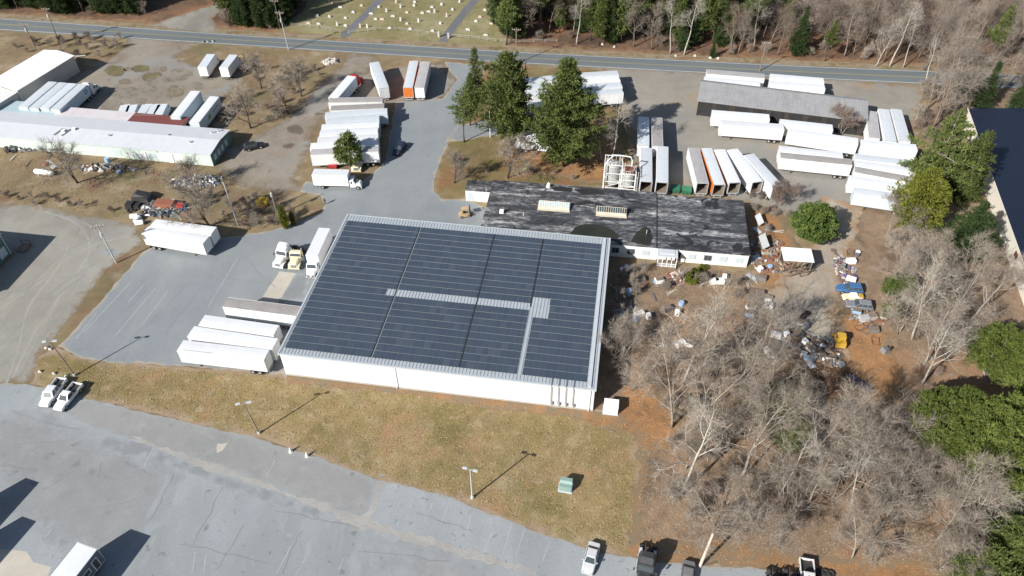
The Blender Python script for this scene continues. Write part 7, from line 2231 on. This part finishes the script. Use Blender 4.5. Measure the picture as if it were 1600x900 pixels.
track = PP((1285, 300), (1350, 318), (1345, 380), (1360, 430), (1370, 500), (1400, 560), (1390, 620), (1310, 615), (1200, 570), (1165, 500), (1150, 470), (1150, 400), (1220, 330))
WA = PP((1030, 600), (1035, 565), (1060, 545), (1130, 565), (1185, 640), (1300, 690), (1400, 680), (1430, 700), (1470, 800), (1490, 900), (1300, 872), (1180, 855), (1070, 832), (1040, 790), (1050, 720), (1035, 650))
WB = PP((1385, 350), (1430, 395), (1500, 450), (1530, 520), (1500, 560), (1430, 610), (1405, 630), (1400, 540), (1372, 470), (1375, 400))
WC = PP((1450, 780), (1600, 790), (1680, 930), (1470, 940))
taken = [G2(1066, 772), G2(1066, 592), G2(1218, 775)]
scatter(WA, 15, 6.0, wood, 'large leafless grey tree in the bare wood right of the lawn', GW, 1.0, 1.25, taken, (track,), 3)
scatter(WA, 14, 3.2, wood, 'slender leafless tree in the bare wood right of the lawn', GW + ', slender ones', .55, .8, taken, (track,), 33)
scatter(WA, 48, 1.7, thicket, ['leafless grey shrub under the bare wood right of the lawn', 'leafless reddish shrub under the bare wood right of the lawn', 'tall leafless shrub under the bare wood right of the lawn'], 'leafless shrubs under the bare wood', .7, 1.2, taken, (track,), 4)
scatter(WB, 13, 4.2, wood, 'leafless grey tree between scrap yard and cream walled building', 'bare trees between scrap yard and cream building', .75, 1.0, None, (), 5)
scatter(WB, 22, 1.6, thicket, 'leafless shrub between scrap yard and cream walled building', 'shrubs between scrap yard and cream building', .7, 1.2, None, (), 6)
scatter(WC, 12, 3.0, wood, 'leafless grey tree in the bottom right corner', 'bare trees in the bottom right corner', .5, .8, None, (), 7)
scatter(PP((1432, 145), (1462, 135), (1500, 165), (1495, 195), (1440, 225), (1425, 200)), 16, 1.8, thicket + far_b[:1], 'leafless grey shrub at the end of the storage yard', 'shrubs at the end of the storage yard', .9, 1.5, None, (), 8)
scatter(PP((955, 430), (1010, 425), (1150, 440), (1160, 470), (1040, 450), (985, 480), (955, 520)), 14, 2.0, thicket, 'leafless shrub between warehouse and factory', 'shrubs between warehouse and factory', .6, 1.0, None, (), 9)
scatter(PP((250, 290), (350, 300), (420, 320), (480, 345), (420, 355), (345, 362), (350, 335), (295, 320)), 20, 1.9, thicket, 'leafless shrub in the brush behind the white trailer pair', 'brush behind the white trailer pair', .5, .95, None, (), 10)
scatter(PP((385, 110), (530, 105), (470, 150), (410, 195), (350, 215), (360, 150)), 22, 3.0, thicket, 'low leafless shrub in the weedy field below the road', 'low shrubs in the weedy field', .4, .8, None, (), 11)
scatter(PP((0, 60), (80, 60), (190, 62), (170, 88), (130, 96), (60, 80), (0, 90)), 18, 3.0, thicket, 'low reddish shrub behind the storage hall', 'shrubs behind the storage hall', .5, .95, None, (), 12)
scatter(PP((0, 300), (60, 305), (150, 320), (200, 340), (100, 328), (0, 315)), 10, 2.5, thicket, 'low shrub along the edge of the gravel yard', 'shrubs along the gravel yard', .35, .6, None, (), 13)
scatter(PP((1170, 300), (1215, 315), (1240, 345), (1215, 385), (1180, 370)), 8, 1.8, thicket, 'leafless shrub behind the factory end wall', 'shrubs behind the factory end wall', .5, .8, None, (), 14)
scatter(PP((700, 250), (860, 262), (950, 262), (970, 285), (760, 275)), 7, 4.0, thicket, 'low leafless shrub on the grass island', 'shrubs on the grass island', .45, .8, None, (), 15)

scatter(PP((958, 560), (985, 540), (1000, 620), (975, 600)), 3, 3.5, wood[4:], 'leafless tree in the shade close to the warehouse east wall', 'bare trees at the warehouse east wall', .55, .75, None, (), 31)
# the wood beyond the road
cem = PP((425, 60), (545, 62), (690, 72), (795, 80), (762, 0), (765, -80), (450, -80), (470, 10))
sideroad = PP((215, 60), (300, 12), (330, -10), (360, -60), (400, -60), (360, 20), (345, 62))
sideroad2 = PP((228, 45), (335, 0), (345, 0), (350, 50))
LFT = PP((-60, 14), (0, 17), (120, 21), (228, 26), (236, -6), (326, -6), (330, 38), (420, 46), (470, 34), (486, -6), (-60, -6))
MID = PP((785, 62), (860, 66), (960, 74), (1100, 84), (1170, 92), (1190, -8), (768, -8))
RGT = PP((1130, 88), (1250, 94), (1380, 100), (1480, 106), (1640, 120), (1670, -8), (1165, -8))
GFl, GFm, GFr = 'trees of the dark wood at the upper left', 'trees of the mixed wood above the road', 'bare trees of the wood at the upper right'
tk = [G2(228, 30)]
scatter(LFT, 110, 2.3, hem + hem + pine[:1] + far_b[:1], ['dark hemlock in the wood across the road at the upper left'] * 4 + ['dark pine in the wood across the road at the upper left', 'bare tree in the wood across the road at the upper left'], GFl, .8, 1.2, tk, (cem, sideroad2), 20)
scatter(LFT, 40, 1.8, thicket, 'leafless shrub in the wood across the road at the upper left', 'shrubs of the upper left wood', .7, 1.2, tk, (cem, sideroad2), 28)
tm = [G2(901, 69), G2(1047, 84), G2(1069, 86)]
scatter(MID, 95, 2.5, hem + pine, ['green hemlock in the mixed wood across the road', 'green hemlock in the mixed wood across the road', 'tall pine in the mixed wood across the road', 'tall pine in the mixed wood across the road', 'tall pine in the mixed wood across the road'], GFm, .75, 1.2, tm, (cem,), 21)
scatter(MID, 70, 1.7, far_b + thicket, ['bare reddish tree in the mixed wood across the road'] * 3 + ['leafless shrub in the mixed wood across the road'] * 3, GFm, .7, 1.1, tm, (cem,), 22)
tr2 = [G2(1390, 104), G2(1368, 104), G2(1411, 106), G2(1244, 86)]
scatter(RGT, 150, 2.2, far_b, 'bare tree in the pinkish leafless wood at the upper right', GFr, .7, 1.1, tr2, (), 23)
scatter(RGT, 6, 3.5, pale, 'pale barked tree in the leafless wood at the upper right', GFr, .7, 1.05, tr2, (), 24)
scatter(RGT, 9, 5.0, hem + pine, 'dark evergreen among bare trees at the upper right', 'evergreens in the upper right wood', .6, .95, tr2, (), 25)
scatter(RGT, 110, 1.6, thicket, 'leafless shrub in the wood at the upper right', 'shrubs of the upper right wood', .7, 1.3, tr2, (), 26)
place(pine[0], G2(792, 70), 'bright pine at the corner of the cemetery by the road', 1.05, .4)
place(pine[1], G2(806, 62), 'second pine at the corner of the cemetery', 1.0, 1.4)
# trees standing in the strip right behind the cream building
scatter(PP((1440, 110), (1640, 125), (1640, 180), (1520, 165), (1480, 150)), 22, 2.6, far_b + thicket[:1], 'bare tree between the road and the navy roofed building', 'bare trees behind the navy roofed building', .6, .9, None, (), 27)
for o in list(COL.objects):                       # prototypes that were never placed
    if o.parent is None and o.type == 'EMPTY' and o.location.z < -400:
        for c in list(o.children): bpy.data.objects.remove(c)
        bpy.data.objects.remove(o)
